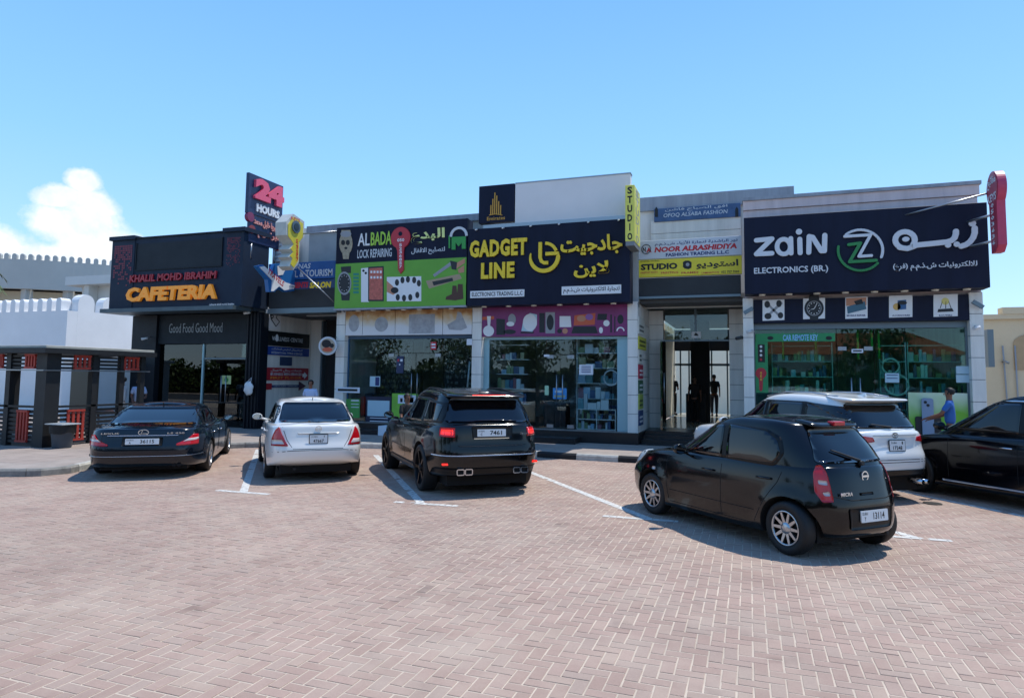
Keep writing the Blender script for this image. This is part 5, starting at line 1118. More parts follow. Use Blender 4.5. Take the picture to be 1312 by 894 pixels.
# zain sign
tZ, x0, x1, z0, z1 = board('shop_sign', 'very large navy phone shop sign with grey rounded letters and green ring logo', 953.5, 269, 1267, 372.5, YS, .55, NAVY)
GL1 = M('letter_silver', 'c6cad0', .35)
fz = front(YS)
def zs_(pts, w, mat=GL1, par=tZ, nm='letter', d1=.06):
    P_ = [P2(a, b, YS) for a, b in pts]; n = len(P_); b_ = bmesh.new(); o_ = ribbon(P_, w)
    for i in range(n-1):
        a_, c_ = Vector(P_[i]), Vector(P_[i+1]); t_ = (c_-a_).normalized(); q_ = Vector((-t_.y, t_.x))*w/2
        prism(fz, [tuple(a_+q_), tuple(c_+q_), tuple(c_-q_), tuple(a_-q_)], .02, d1-.0006*(i+1), None, bm=b_)
    for i, e in enumerate(P_): prism(fz, ell(*e, w/2, n=14), .02, d1+.0006*(i % 5+1), None, bm=b_)
    return ob(nm, b_, mat, par)
zs_([(969, 308.5), (989, 306.5), (969, 326), (989, 325)], .12)                                    # z
cx_, cz_ = 1004, 316.5; zs_([(cx_+8.5*math.cos(R(a)), cz_-9.5*math.sin(R(a))) for a in range(10, 371, 15)], .115); zs_([(1013, 306), (1013.5, 325)], .115, d1=.066)   # a
zs_([(1024.5, 307), (1025, 324.5)], .12); prism(fz, ell(*P2(1023.5, 297.5, YS), .075, n=16), .02, .06, GL1, tZ, 'letter')   # i
zs_([(1036, 324), (1036.5, 303.5), (1041, 304.5), (1052, 322), (1056, 322), (1056.5, 302)], .12)                               # N
T('ELECTRONICS (BR.)', 966, 341.5, 1061, 351.5, YS, GL1, tZ, d0=.004, depth=.02, bold=.02, rise=0, split=True)
# arabic name drawn as strokes
zs_([(1159+12.5*math.cos(R(a)), 308-10.5*math.sin(R(a))) for a in range(-35, 256, 18)]+[(1152, 317.5), (1162, 319), (1172, 315.5)], .125, nm='letter'); prism(fz, ell(*P2(1160, 307, YS), .08, .06, 16), .02, .06, GL1, tZ, 'letter')
zs_([(1171, 314.8), (1190, 313), (1213, 310.5), (1219, 308.5), (1222.5, 305), (1224, 300), (1224, 297)], .125); prism(fz, ell(*P2(1214, 314.5, YS), .065, n=14), .02, .06, GL1, tZ, 'letter'); prism(fz, ell(*P2(1225, 313.5, YS), .065, n=14), .02, .06, GL1, tZ, 'letter')
zs_([(1231, 316), (1237, 314), (1242, 310.5), (1246, 305), (1248, 299), (1248, 293)], .125); prism(fz, ell(*P2(1245, 287, YS), .075, n=14), .02, .06, GL1, tZ, 'letter')
TA('للالكترونيات ش.ذ.م.م (فرع)', 1144, 336, 1252, 346, YS, GL1, tZ, d0=.004, depth=.02, bold=.02, split=True)
GRE = M('letter_green', '1e7a3a', .35)
ccx, ccy = 1102, 321
def sarc(a0, a1, r=28.5, ry=26, n=18): return [(ccx+r*math.cos(R(a0+(a1-a0)*i/n)), ccy-ry*math.sin(R(a0+(a1-a0)*i/n))) for i in range(n+1)]
zs_(sarc(-20, 130), .06, GL1, nm='logo_arc'); zs_([(1082, 303.5), (1115, 301.5), (1100, 329), (1116, 328)], .07, GL1, nm='logo_stroke', d1=.068)
zs_(sarc(170, 320), .06, GRE, nm='logo_arc'); zs_([(1087, 314), (1102, 312), (1088, 336), (1122, 334)], .075, GRE, nm='logo_stroke', d1=.064)
spots(tZ, x0+.1, x1-.1, z0-.016, YS+.18, 8)
# picture band of the phone shop
bz0, bz1 = P2(1100, 412, YF)[1], P2(1100, 375.5, YF)[1]
pz = bx('picture_band', xd1+.005, xe0-.005, YF-.02, YF+.14, bz0, min(bz1, 4.09), NAVY, row); fy = YF-.02
for (a, b, c_, d_) in ((977, 384.5, 1005, 411), (1029, 382.5, 1057, 409), (1083, 381, 1111.5, 408.5), (1139, 379, 1169, 407), (1196, 377.5, 1227, 406)): pic([(a, b), (c_, b-1), (c_, d_-1), (a, d_)], WHT, 'picture_tile', .006, pz)
def pc2(poly, mat, d=.010): return pic(poly, mat, 'printed_picture', d, pz)
pc2([(980, 388), (983, 387), (1002, 406), (1000, 408)], GRY); pc2([(1001, 386), (1003, 389), (982, 408), (980, 406)], GRY); pc2(epx(983, 390, 3.6, 4.5), BK2, .012); pc2(epx(998, 389, 3.5, 4.5), BK2, .012); pc2(epx(984, 405, 4.5, 4), BK2, .012); pc2(epx(1000, 404, 3.5, 4), BK2, .012)
pc2([(1037, 378), (1049, 378), (1050, 386), (1036, 386)], BK2); pc2([(1037, 404), (1049, 404), (1048, 410), (1038, 410)], BK2); pc2(epx(1043, 395, 12.5, 12.5, 24), BK2, .012); pc2(epx(1043, 395, 9.5, 9.5, 24), GRY, .0135); pc2(epx(1043, 395, 8.6, 8.6, 24), BK2, .015)
for k in range(12): a = math.tau*k/12; pc2([(1043+7*math.cos(a)+u_, 395+7*math.sin(a)+v_) for u_, v_ in ((-.6, -.6), (.6, -.6), (.6, .6), (-.6, .6))], WHT, .0165)
pc2([(1043, 395), (1044, 395), (1047, 389), (1046.5, 388.5)], WHT, .0165); pc2([(1043, 395), (1043.5, 396), (1037, 397)], WHT, .0165)
pc2([(1084, 382), (1110, 381), (1110, 391), (1084, 392)], SKN, .009); pc2([(1085, 393), (1108, 386), (1110, 396), (1086, 402)], M('print_steel_blue', '3c6478', .5)); pc2([(1094, 386), (1104, 383), (1106, 389), (1097, 391)], BK2, .012)
pc2(epx(1149, 393, 5, 4.5), M('print_amber', 'c9a25a', .5)); pc2([(1150, 385), (1161, 384), (1161, 396), (1150, 397)], M('print_mid_blue', '2d5c8c', .5)); pc2(epx(1156, 388, 6, 2.5), BK2, .012)
pc2(epx(1211, 386, 5, 4.5), M('print_straw', 'd3c878', .5)); pc2([(1202, 396), (1220, 395), (1222, 399), (1201, 400)], BK2)
for a, b in ((1204, 1207), (1211, 1211.5), (1218, 1215)): pc2([(a, 395), (a+1, 395), (b+.6, 386), (b, 386)], BK2, .011)
for (a, b, s) in ((1085, 1109, 'MOBILE REPAIR'), (1143, 1166, 'ACCESSORIES'), (1203, 1220, 'ROUTERS')): T(s, a, 403, b, 405.2, YF-.0201, TNV, pz, d0=.012, bold=.02, res=1)
# key-cutting vinyl on the phone shop glass
V = thing('window_vinyl', 'green car remote key vinyl framing the left of the phone shop window', 'poster', (xd1+.1, yg, 1.0))
def vin(a, b, c_, d_, m=GREENP, dd=.012): return prect(a, b, c_, d_, yg-.022, 0, dd-.006, m, V, 'vinyl_strip')
vin(968, 427, 1070, 437.5); vin(968, 438, 984, 503); T('CAR REMOTE KEY', 1003, 428.5, 1048, 436.5, yg-.022, M('vinyl_sky', '7fb4dc', .4), V, d0=.008, bold=.03)
for a in (987, 1062): prism(front(yg-.022), [P2(u_, v_, yg-.022) for u_, v_ in epx(a, 433, 4, 2.5)], .006, .009, TXB, V, 'key_print')
for k in range(4): prism(front(yg-.022), [P2(u_, v_, yg-.022) for u_, v_ in epx(975, 444+k*5.5, 1.6)], .010, .012, WHT if k < 3 else TXR, V, 'fob_button')
prect(971, 441, 980, 464, yg-.022, .006, .009, TXB, V, 'fob_print')
kpx = [(975+7*math.cos(R(a)), 478-7*math.sin(R(a))) for a in range(-60, 241, 20)]
prism(front(yg-.022), [P2(u_, v_, yg-.022) for u_, v_ in kpx+[(972.5, 486), (973, 499), (975, 501.5), (977, 499), (977.5, 486)]], .009, .012, KR, V, 'red_key_print')
for k in range(3): T('050'[k], 973.8, 476+k*4.2, 976.4, 479.4+k*4.2, yg-.022, YEL, V, d0=.0135, bold=.02, res=1)
LP = thing('window_poster', 'pale green gradient poster board filling the lower right of the phone shop front', 'poster', (xe0-.5, yg, FZ))
zt = P2(1200, 503, yg)[1]
def limegrad():
    m = M('poster_green', 'a8c878', .45); t = m.node_tree; b = t.nodes['Principled BSDF']; g_ = t.nodes.new('ShaderNodeNewGeometry'); s_ = t.nodes.new('ShaderNodeSeparateXYZ'); t.links.new(g_.outputs['Position'], s_.inputs[0])
    n_ = t.nodes.new('ShaderNodeTexNoise'); n_.inputs['Scale'].default_value = 1.2; t.links.new(g_.outputs['Position'], n_.inputs['Vector'])
    a_ = t.nodes.new('ShaderNodeMapRange'); a_.inputs[1].default_value = zt; a_.inputs[2].default_value = .6; t.links.new(s_.outputs[2], a_.inputs[0])
    w_ = t.nodes.new('ShaderNodeMath'); w_.operation = 'ADD'; t.links.new(a_.outputs[0], w_.inputs[0]); t.links.new(n_.outputs['Fac'], w_.inputs[1])
    r_ = t.nodes.new('ShaderNodeValToRGB'); e = r_.color_ramp.elements; e[0].position = .45; e[0].color = lin('c9d6c0'); e[1].position = 1.15 if False else 1; e[1].color = lin('6fae2c'); t.links.new(w_.outputs[0], r_.inputs[0]); t.links.new(r_.outputs[0], b.inputs['Base Color']); return m
prism(front(yg-.02), rect(X(1160, yg)+.02, xe0-.06, FZ+.03, zt), 0, .03, limegrad(), LP, 'board')
bx('phone_standee', 0, 0, 0, 0, 0, 0, WHT) if False else None
ph = thing('phone_poster', 'tall blue-grey smartphone cut-out on the green poster board', 'poster', (X(1190), yg-.1, FZ)); q0 = RC(1181, 510, 1196, 556, yg-.08)
prism(front(yg-.08), rrect(q0[0], q0[1], .5, q0[3], .05), 0, .04, M('phone_blue', '7f90a8', .35), ph, 'board'); 
for a, b in ((1185, 515), (1188.5, 519)): prism(front(yg-.08), ell(*P2(a, b, yg-.08), .035, n=14), .04, .05, BK2, ph, 'camera_print')
prism(front(yg-.05), rrect(q0[0]-.14, q0[1]+.16, .5, q0[3]-.45, .05), 0, .03, BK2, ph, 'backing_shape')
# red key projecting at the right end
xk = P2(1272, 300, 18.2)[0]
# ---- projecting signs that stand square to the shop fronts
def fxr(x, left=False): return Fr((x, 0, 0), (0, -1, 0) if left else (0, 1, 0), (-1, 0, 0) if left else (1, 0, 0))
# red key sign, right end; it shows its printed left face and its thick front rim
tK = thing('projecting_sign', 'red key-shaped projecting sign at the right end of the phone shop', 'sign', (xk+.1, 18.0, 5)); PK = M('key_sign_red', 'a83248', .4, var=.12, vs=4); PKP = M('key_sign_edge', 'b8385a', .4, var=.1, vs=4)
y_n = 16.9; xk = P2(1281, 280, y_n)[0]; y_f = PX(1264.5, 260, xk)[0]; yc_k = (y_n+y_f)/2; hw_k = (y_f-y_n)/2
zt_k = PX(1272, 219, xk)[1]; zm_k = PX(1274, 264, xk)[1]; zb_k = P2(1286, 321, y_n)[1]; xk2 = P2(1291.5, 260, y_n)[0]; hr = (zt_k-zm_k)/2; zc = zt_k-hr
kf = Fr((xk, 0, 0), (0, 1, 0), (-1, 0, 0))
def keyp(s_): return [(yc_k+hw_k*s_*math.cos(R(a)), zc+hr*s_*math.sin(R(a))) for a in range(-50, 231, 10)] + [(yc_k-hw_k*.62*s_, zc-hr*1.1), (yc_k-hw_k*.62*s_, zb_k+.16), (yc_k-hw_k*.2, zb_k+.02*(2-s_)), (yc_k+hw_k*.5*s_, zb_k+.03), (yc_k+hw_k*.6*s_, zc-hr*1.1)]
prism(kf, keyp(1), -(xk2-xk), 0, PKP, tK, 'key_body'); prism(kf, keyp(.9), .0, .012, PK, tK, 'key_face')
fk = Fr((xk-.013, 0, 0), (0, -1, 0), (-1, 0, 0)); lettering(fk, arabic('مفاتيح'), -(yc_k+hw_k*.7), -(yc_k-hw_k*.7), zc+.02, zc+.3, WHT, tK, bold=.02); lettering(fk, 'KEYS', -(yc_k+hw_k*.7), -(yc_k-hw_k*.7), zc-.28, zc-.1, WHT, tK, bold=.02)
for i, c in enumerate('0503636'): lettering(fk, c, -(yc_k+.1), -(yc_k-.1), zb_k+.2+.14*(6-i), zb_k+.30+.14*(6-i), WHT, tK, bold=.03, res=1)
for z in (zb_k+.35, zc-.5): tb('bracket', [(xk+.1, y_f-.1, z), (xk-.25, 18.3, z)], .03, STEEL, tK, 6)
tb('stay', [(xk+.05, y_f-.1, zc), (xk-1.6, 18.3, zc-.25)], .022, STEEL, tK, 6)
# 24 hours sign
xh = -15.72
th = thing('projecting_sign', 'tall dark blue 24 hours sign with pink numerals above the cafeteria corner', 'sign', (xh, 18, 6.8)); HB = M('sign_blue', '17294f', .4, var=.15, vs=2); PNK = M('numeral_pink', 'd8526e', .4); PNKD = M('numeral_side', '6e2444', .5)
def hy(px, py): return PX(px, py, xh)
ya, za = hy(317.5, 220); yb, zb_ = hy(361.5, 240); _, zc_ = hy(314, 272); fh = fxr(xh+.06)
bx('board', xh-.06, xh+.06, ya, yb, zc_, (za+zb_)/2, HB, th, bev=.01)
zt_ = (za+zb_)/2; H_ = zt_-zc_; Wd = yb-ya
lettering(fh, '24', ya+Wd*.13, ya+Wd*.97, zc_+H_*.40, zc_+H_*.93, PNK, th, d0=.0, depth=.10, bold=.06, split=True); lettering(fh, 'HOURS', ya+Wd*.22, ya+Wd*.88, zc_+H_*.09, zc_+H_*.30, WHT, th, d0=.0, depth=.05, bold=.05, split=True)
bx('lower_board', xh-.05, xh+.05, ya+.12, yb-.05, zc_-.95, zc_-.02, HB, th, bev=.01)
prism(fh, ell(ya+.14, zc_-.12, .16, .16), -.1, .03, M('ornament_maroon', '7a2a50', .5), th, 'ornament'); prism(fh, ell(ya+.24, zc_-.52, .14, .14), -.1, .03, M('ornament_brick', '8a3a3c', .5), th, 'ornament')
lettering(fh, arabic('كافتيريا خليل محمد'), ya+.3, yb-.1, zc_-.38, zc_-.10, M('neon_salmon', 'e09a8e', .4), th, depth=.04, bold=.02, d0=0, rise=-.02, split=True); lettering(fh, arabic('ابراهيم'), ya+.5, yb-.2, zc_-.75, zc_-.45, M('neon_salmon', 'e09a8e', .4), th, depth=.04, bold=.02, d0=0, split=True)
for y in (ya+.3, yb-.3): tb('sign_post', [(xh, y, zc_-.96), (xh, y, zc_-1.5)], .04, STEEL, th, 8)
# big yellow key
xk3 = P2(377, 320, 17.3)[0]-.1
t = thing('projecting_sign', 'big yellow key-shaped sign with a thick grey rim in front of the travel sign', 'sign', (xk3, 17.4, 4.6)); YK = M('key_yellow', 'c9bd3c', .45, var=.15, vs=5); YE = M('key_rim', 'b6b9b4', .55, var=.2, vs=5)
def ky(px, py): return PX(px, py, xk3)
outl = [(367, 284), (376, 274), (390, 284), (390, 303), (384, 310), (383, 336), (376, 346), (371, 341), (374, 333), (370, 329), (375, 324), (371, 319), (376, 313), (372, 307), (367, 301)]
po = [ky(*p_) for p_ in outl]; f_ = fxr(xk3); prism(f_, po, -.42, 0, YE, t, 'key_body'); c0 = (sum(p_[0] for p_ in po)/len(po), sum(p_[1] for p_ in po)/len(po))
pi_ = [(c0[0]+(a-c0[0])*.82, c0[1]+(b-c0[1])*.9) for a, b in po]; prism(f_, pi_, 0, .02, YK, t, 'key_face'); prism(f_, ell(*ky(378, 291), .2, .2), .02, .06, M('badge_grey', '5c6a74', .4, .5), t, 'round_badge'); prism(f_, ell(*ky(378, 291), .12, .12), .06, .07, M('badge_dark', '27323a', .4), t, 'badge_face')
for i, c in enumerate('5236857'): q = ky(380, 309+i*4); lettering(f_, c, q[0]-.06, q[0]+.06, q[1]-.05, q[1]+.06, TXR, t, d0=.022, bold=.02, res=1)
lettering(f_, 'KEYS', *(lambda u, v: (u-.22, u+.22, v-.04, v+.06))(*ky(378, 281.5)), TXR, t, d0=.022, bold=.02)
q = ky(384, 300); tb('stay', [(xk3-.2, q[0], q[1]), (X(433, 18.3)-.1, 18.6, P2(433, 296, 18.6)[1])], .022, STEEL, t, 6); tb('stay', [(xk3-.2, q[0]+.1, q[1]-1.0), (X(437, 18.3)-.1, 18.6, P2(437, 400, 18.6)[1])], .022, STEEL, t, 6)
# aeroplane-shaped travel sign
xp = P2(350, 356, 17.3)[0]-.1
t = thing('projecting_sign', 'blue and white aeroplane-shaped travels sign beside the cafeteria corner', 'sign', (xp, 17.4, 4)); PB = M('plane_blue', '1c5f9c', .4); f_ = fxr(xp)
def pl_(px, py): return PX(px, py, xp)
def sm(pts): return [pl_(*p_) for p_ in pts]
prism(f_, sm([(329, 341), (337, 339), (348, 349), (352, 338), (372, 336), (378, 350), (392, 350), (405, 362), (400, 368), (382, 372), (366, 374), (357, 368), (352, 374), (345, 374), (343, 358)]), -.14, 0, PB, t, 'board')
prism(f_, sm([(332, 342), (338, 341), (352, 353), (366, 362), (378, 366), (376, 370), (364, 372), (350, 361)]), 0, .02, WHT, t, 'fuselage'); prism(f_, sm([(349, 356), (354, 358), (358, 366), (350, 373), (347, 373)]), 0, .018, WHT, t, 'wing'); prism(f_, sm([(355, 341), (368, 339), (362, 352), (356, 353)]), 0, .018, WHT, t, 'wing')
a_, b_ = pl_(343, 346), pl_(363, 364); ang = math.atan2(b_[1]-a_[1], b_[0]-a_[0]); u_ = Vector((0, math.cos(ang), math.sin(ang))); v_ = Vector((0, -math.sin(ang), math.cos(ang)))
Ff = Fr((xp, a_[0], a_[1]), u_, (1, 0, 0), v_); lettering(Ff, 'TRAVELS', 0, math.dist(a_, b_), -.11, .08, TXR, t, d0=.023, bold=.02)
tb('bracket', [(xp, 18.2, 4.9), (xp, 18.8, 4.9)], .03, STEEL, t, 6)
# travel agency and salon signs over the recess
yt = 18.5
t, x0, x1, z0, z1 = board('shop_sign', 'blue travel and tourism sign with pale letters behind the yellow key', 344, 336, 429, 358, yt, .2, M('sign_royal', '17508f', .45, var=.15, vs=3))
T('CYNAS', 372, 338, 398, 344.5, yt, TXL, t, bold=.02, shear=.2); T('TRAVEL & TOURISM', 354, 346, 426, 355, yt, TXL, t, bold=.02)
t, x0, x1, z0, z1 = board('shop_sign', 'dark gents salon sign in red and yellow under the travel sign', 344, 359, 429, 370.5, yt, .2, M('sign_midblue', '163a66', .45))
T('GENTS', 375, 361.5, 395, 369, yt, TXR, t, bold=.05, shear=.1); T('SALON', 397, 361, 424, 369, yt, YEL, t, bold=.06, shear=.1)
bx('dark_fascia', X(342, yt), X(430, yt), yt, yt+.2, P2(385, 394, yt)[1], z0-.004, DGREY, row); bx('shutter_box', X(342, yt), X(430, yt), yt-.03, yt+.4, P2(385, 401, yt)[1], P2(385, 394.5, yt)[1], FRG, row)
# recess between cafeteria and lock shop
xr0, yr1 = -15.68, 21.25; xr1 = xa0; bx('recess_wall', xr0-.2, xr0, 18.72, yr1, .14, 4.2, WALL, row)
xdoor0, xdoor1 = X(412, yr1), X(429, yr1)
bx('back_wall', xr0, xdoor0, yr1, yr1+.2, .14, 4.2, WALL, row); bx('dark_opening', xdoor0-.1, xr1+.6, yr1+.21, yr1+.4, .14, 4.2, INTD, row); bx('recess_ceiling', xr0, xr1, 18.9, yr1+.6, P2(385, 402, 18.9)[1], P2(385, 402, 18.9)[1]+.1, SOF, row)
bx('cladding_wall', xa0-.0, xa0+.15, 19.16, yr1+.6, .14, 4.2, PIL, row); bx('door_frame', xdoor0-.02, xdoor0+.06, yr1-.03, yr1+.25, .14, 4.0, FRG, row)
bx('upper_wall', X(345, 20.0), X(432, 20.0), 20.0, 20.15, 4.2, P2(400, 292, 20)[1], WALL, row)
ac = thing('air_conditioner', 'white air-conditioner box on the roof behind the yellow key', 'air conditioner', (X(372, 19.4), 19.4, 5)); q0 = RC(352, 298, 372, 336, 19.3); bx('casing', q0[0], q0[1], 19.2, 19.8, q0[2], q0[3], WHT, ac, bev=.02)
for k in range(5): bx('grille_bar', q0[0]+.05, q0[1]-.05, 19.185, 19.199, q0[2]+.12+.14*k, q0[2]+.15+.14*k, TXR if k == 2 else COPE, ac)
fr_ = Fr((xr0, 0, 0), (0, 1, 0), (1, 0, 0))
for (lab, m_, pa, pb_, lines) in (('black grooming sign on the recess wall, topmost of the four', 'sign_black', 423, 442, [('WELLNESS CENTRE', TXL, .35, .65)]), ('blue notice board below the black one in the recess', 'sign_cobalt', 443, 454.5, [(arabic('انترناشيونال لتخليص المعاملات'), TXL, .55, .88), ('INTERNATIONAL TYPING & SERVICES', TXL, .15, .42)]),
        ('red notice board in the recess with a white arrow', 'sign_crimson', 470.5, 487, [(arabic('خدمات رجال الاعمال'), TXL, .66, .9), ('BUSINESS MEN SERVICES', TXL, .38, .6), ('FIRST FLOOR', M('print_orange2', 'd98a3c', .5), .1, .3)])):
    col = {'sign_black': '14181a', 'sign_cobalt': '1b3f8c', 'sign_crimson': 'a3202c'}[m_]
    y0_, z_t = PX(338.5, pa, xr0); y1_, _ = PX(398, pa, xr0); _, z_b = PX(338.5, pb_ if pb_ > 450 else pb_, xr0)
    if pb_ == 454.5: _, z_b = PX(338.5, 454, xr0)
    s_ = thing('wall_sign', lab, 'sign', (xr0, 20, z_b)); prism(fr_, rect(18.76, 21.1, z_b, z_t), 0, .04, M(m_, col, .45, var=.1, vs=3), s_, 'board')
    for tx_, mt, a, b in lines: lettering(fr_, tx_, 19.0, 20.7, z_b+(z_t-z_b)*a, z_b+(z_t-z_b)*b, mt, s_, d0=.042, bold=.02, res=1)
    if m_ == 'sign_crimson': prism(fr_, [(20.75, z_b+.12), (20.85, z_b+.12), (20.85, z_b+.05), (21.03, z_b+.18), (20.85, z_b+.3), (20.85, z_b+.24), (20.75, z_b+.24)], .04, .05, WHT, s_, 'arrow')
    if m_ == 'sign_black': prism(fr_, ell(19.25, z_b+.28, .07, .13), .04, .05, WHT, s_, 'emblem')
_, zt1 = PX(338.5, 491, xr0); _, zb1 = PX(338.5, 499, xr0)
s_ = thing('arrow_sign', 'low red arrow sign with dark shaft pointing into the recess', 'sign', (xr0, 20, zb1)); prism(fr_, [(18.8, zb1), (19.1, zb1), (19.1, zt1), (18.8, zt1)], 0, .03, M('sign_crimson', 'a3202c', .5), s_, 'tail'); prism(fr_, rect(19.1, 20.6, zb1+.06, zt1-.06), 0, .03, M('arrow_shaft', '2a3560', .5), s_, 'shaft'); prism(fr_, [(20.6, zb1-.06), (21.0, (zb1+zt1)/2), (20.6, zt1+.06)], 0, .03, M('arrow_head', '4a2438', .5), s_, 'arrow_head')
lettering(fr_, 'UPSTAIRS OFFICES', 19.2, 20.5, zb1+.09, zt1-.09, TXL, s_, d0=.032, bold=.02, res=1)
_, z1_ = PX(338.5, 421, xr0); s_ = thing('wall_poster', 'square white poster with a pen drawing high on the recess wall', 'poster', (xr0, 19, z1_)); prism(fr_, rect(18.76, 19.45, z1_+.02, z1_+.75), 0, .02, WHT, s_, 'sheet')
st2([(18.85, z1_+.6), (18.95, z1_+.35), (19.2, z1_+.12), (19.38, z1_+.3), (19.2, z1_+.42), (19.3, z1_+.68), (18.85, z1_+.66)], .035, TXB, s_, fr_, .028, 'drawn_line'); st2(arc(18.98, z1_+.45, .06, 0, 360, 12), .03, TXB, s_, fr_, .028, 'drawn_line')
_, z2_ = PX(338.5, 462, xr0); s_ = bx('notice_plate', xr0, xr0+.02, 19.5, 20.15, PX(370, 468.5, xr0)[1], PX(370, 457.5, xr0)[1], M('notice_slate', '2c3d5c', .5)); tag(s_, 'small slate-blue notice between the blue and the red board', 'notice'); pivot(s_, (xr0, 19.8, 2.2))
# round barber sign
xb_ = X(421, 18.4, 443); f_ = fxr(xb_); yc_, zc2 = 18.35, P2(421, 443, 18.35)[1]
f_ = Fr((xb_, yc_, 0), (1, .35, 0), (.35, -1, 0)); t = thing('round_sign', 'round white-rimmed barber sign on a bracket left of the lock shop pillar', 'sign', (xb_, yc_, zc2))
prism(f_, ell(0, zc2, .30), -.08, 0, TXL, t, 'rim'); prism(f_, ell(0, zc2, .24), 0, .01, M('disc_tan', 'a99a86', .5), t, 'disc'); prism(f_, ell(-.04, zc2+.07, .15, .13), .01, .02, TXB, t, 'printed_hair'); prism(f_, ell(.14, zc2+.01, .07), .01, .02, TXB, t, 'printed_head'); prism(f_, ell(0, zc2-.12, .16, .07), .01, .02, ORG, t, 'printed_scarf')
tb('bracket', [(xb_, yc_, zc2+.2), (xa0+.02, 18.74, zc2+.3)], .014, TXB, t, 6); tb('bracket', [(xb_, yc_, zc2-.1), (xa0+.02, 18.74, zc2+.02)], .014, TXB, t, 6)

# ================================================================ CAFETERIA
YC = 17.5; DB = M('cafe_slate', '13253a', .6, var=.25, vs=1.5, spec=.3); DB2 = M('cafe_panel', '20282f', .65, var=.2, vs=2, spec=.3); DB3 = M('cafe_column', '0c131c', .5, var=.2, vs=2, spec=.3)
xcL, xcR = P2(142, 350, YC)[0], P2(311, 340, YC)[0]; zc0 = P2(225, 394, YC)[1]; zc1 = P2(299, 292, YC)[1]; zc2_ = P2(230, 302, YC)[1]; yb1 = 18.74
caf = thing('cafeteria', 'black box-fronted cafeteria with orange and red raised lettering', 'building', ((xcL+xcR)/2, YC, 0))
xt1 = P2(172, 330, YC)[0]; xt2 = P2(287, 330, YC)[0]
bx('tower', xcL, xt1, YC, yb1, zc0, zc1-.14, DB, caf); bx('tower', xt2, xcR, YC, yb1, zc0, zc1-.14, DB, caf); bx('coping', xcL-.08, xt1+.04, YC-.08, yb1, zc1-.138, zc1, DB, caf); bx('coping', xt2-.04, xcR+.09, YC-.08, yb1, zc1-.138, zc1, DB, caf)
bx('front_wall', xt1+.001, xt2-.001, YC+.02, yb1, zc0, zc2_, DB, caf); bx('wall_coping', xt1+.042, xt2-.042, YC-.02, yb1, zc2_+.002, zc2_+.05, DB3, caf)
q0 = RC(175, 309, 284, 343, YC); bx('recessed_panel', q0[0], q0[1], YC+.005, YC+.019, q0[2], q0[3], DB2, caf)
for a in (q0[0]-.03, q0[1]): bx('panel_frame', a, a+.03, YC-.02, YC+.019, q0[2]-.03, q0[3]+.03, DB3, caf)
bx('panel_frame', q0[0], q0[1], YC-.02, YC+.019, q0[2]-.03, q0[2]-.001, DB3, caf)
RS = M('mosaic_red', '7a1c34', .4); rnd = random.Random(4)
for (a, b) in ((xcL+.12, xt1-.1), (xt2+.1, xcR-.12)):
    bm = bmesh.new(); nx, nz = 11, 19; w_ = (b-a)/nx
    for i in range(nx):
        for j in range(nz):
            if rnd.random() < (.95-.045*j): box(bm, a+i*w_+.012, a+(i+1)*w_-.012, YC-.008, YC-.001, zc1-.32-(j+1)*w_+.012, zc1-.32-j*w_-.012)
    ob('mosaic_tiles', bm, RS, caf, kind='stuff')
cs = thing('cafeteria_sign', 'raised cafeteria lettering, orange below red, on the black cafeteria front', 'sign', ((xcL+xcR)/2, YC, zc0+.6)); OR = M('letter_orange', 'e0942a', .45, emit='e88a20', es=.15); REDL = M('letter_dark_red', 'a02030', .45)
T('CAFETERIA', 164, 366.5, 280, 385, YC, OR, cs, d0=.0, depth=.09, bold=.05, shear=.12, split=True); T('KHALIL MOHD IBRAHIM', 168, 350, 278, 359.5, YC, REDL, cs, d0=0, depth=.06, bold=.03, shear=.1, split=True, rise=0)
bx('canopy_ledge', xcL-.12, xcR-.1, YC-.25, YC+.6, zc0-.14, zc0-.002, M('ledge_steel', '515f66', .5, .4, var=.2), caf)
T('cafeteria khalil mohd ibrahim', 268, 388.5, 300, 391, YC-.251, WHT, caf, bold=.02, res=1)
# columns, glass and the good food panel
yk = 18.35; xk0, xk1 = X(168, yk), X(199, yk); xg0, xg1 = xk1, X(314, yk); xk2_, xk3_ = X(315, yk), X(333, yk)
bx('column', xk0, xk1, yk, yb1-.003, .12, zc0-.15, DB3, caf); bx('column', xk2_, xk3_, yk, yb1-.003, .12, zc0-.15, DB3, caf)
for i in range(4): 
    a = xk2_+.05+(xk3_-xk2_)*.24*i; bx('column_fin', a, a+.05, yk-.04, yk-.001, .12, zc0-.15, DB3, caf)
for a, b, c_, d_ in ((xcL+.4, xcL+.6, yb1+.001, 22.5), (xcR-.2, xcR-.02, yb1+.001, 22.5), (xcL+.601, xcR-.201, 22.3, 22.5)): bx('rear_wall', a, b, c_, d_, .12, zc0+1.0, DB3, caf)
bx('roof_slab', xcL+.601, xcR-.201, yb1+.001, 22.299, zc0-.2, zc0+.1, DB2, caf); bx('soffit', xcL+.02, xcR-.02, YC+.61, yb1-.001, zc0-.12, zc0-.003, DB2, caf)
zg = P2(260, 440, yk)[1]; bx('lettered_panel', xk1, xk2_, yk+.1, yk+.25, zg, zc0-.15, DB2, caf); T('Good Food Good Mood', 217, 414, 285, 426, yk+.1, M('neon_off', '9aa0a4', .4), caf, depth=.01, d0=0, bold=-.012, split=True)
xm_ = X(256, yk); 
for a, b in ((xg0+.02, xm_-.03), ): bx('window_pane', a, b, yk+.2, yk+.214, .45, zg-.02, GLB, caf)
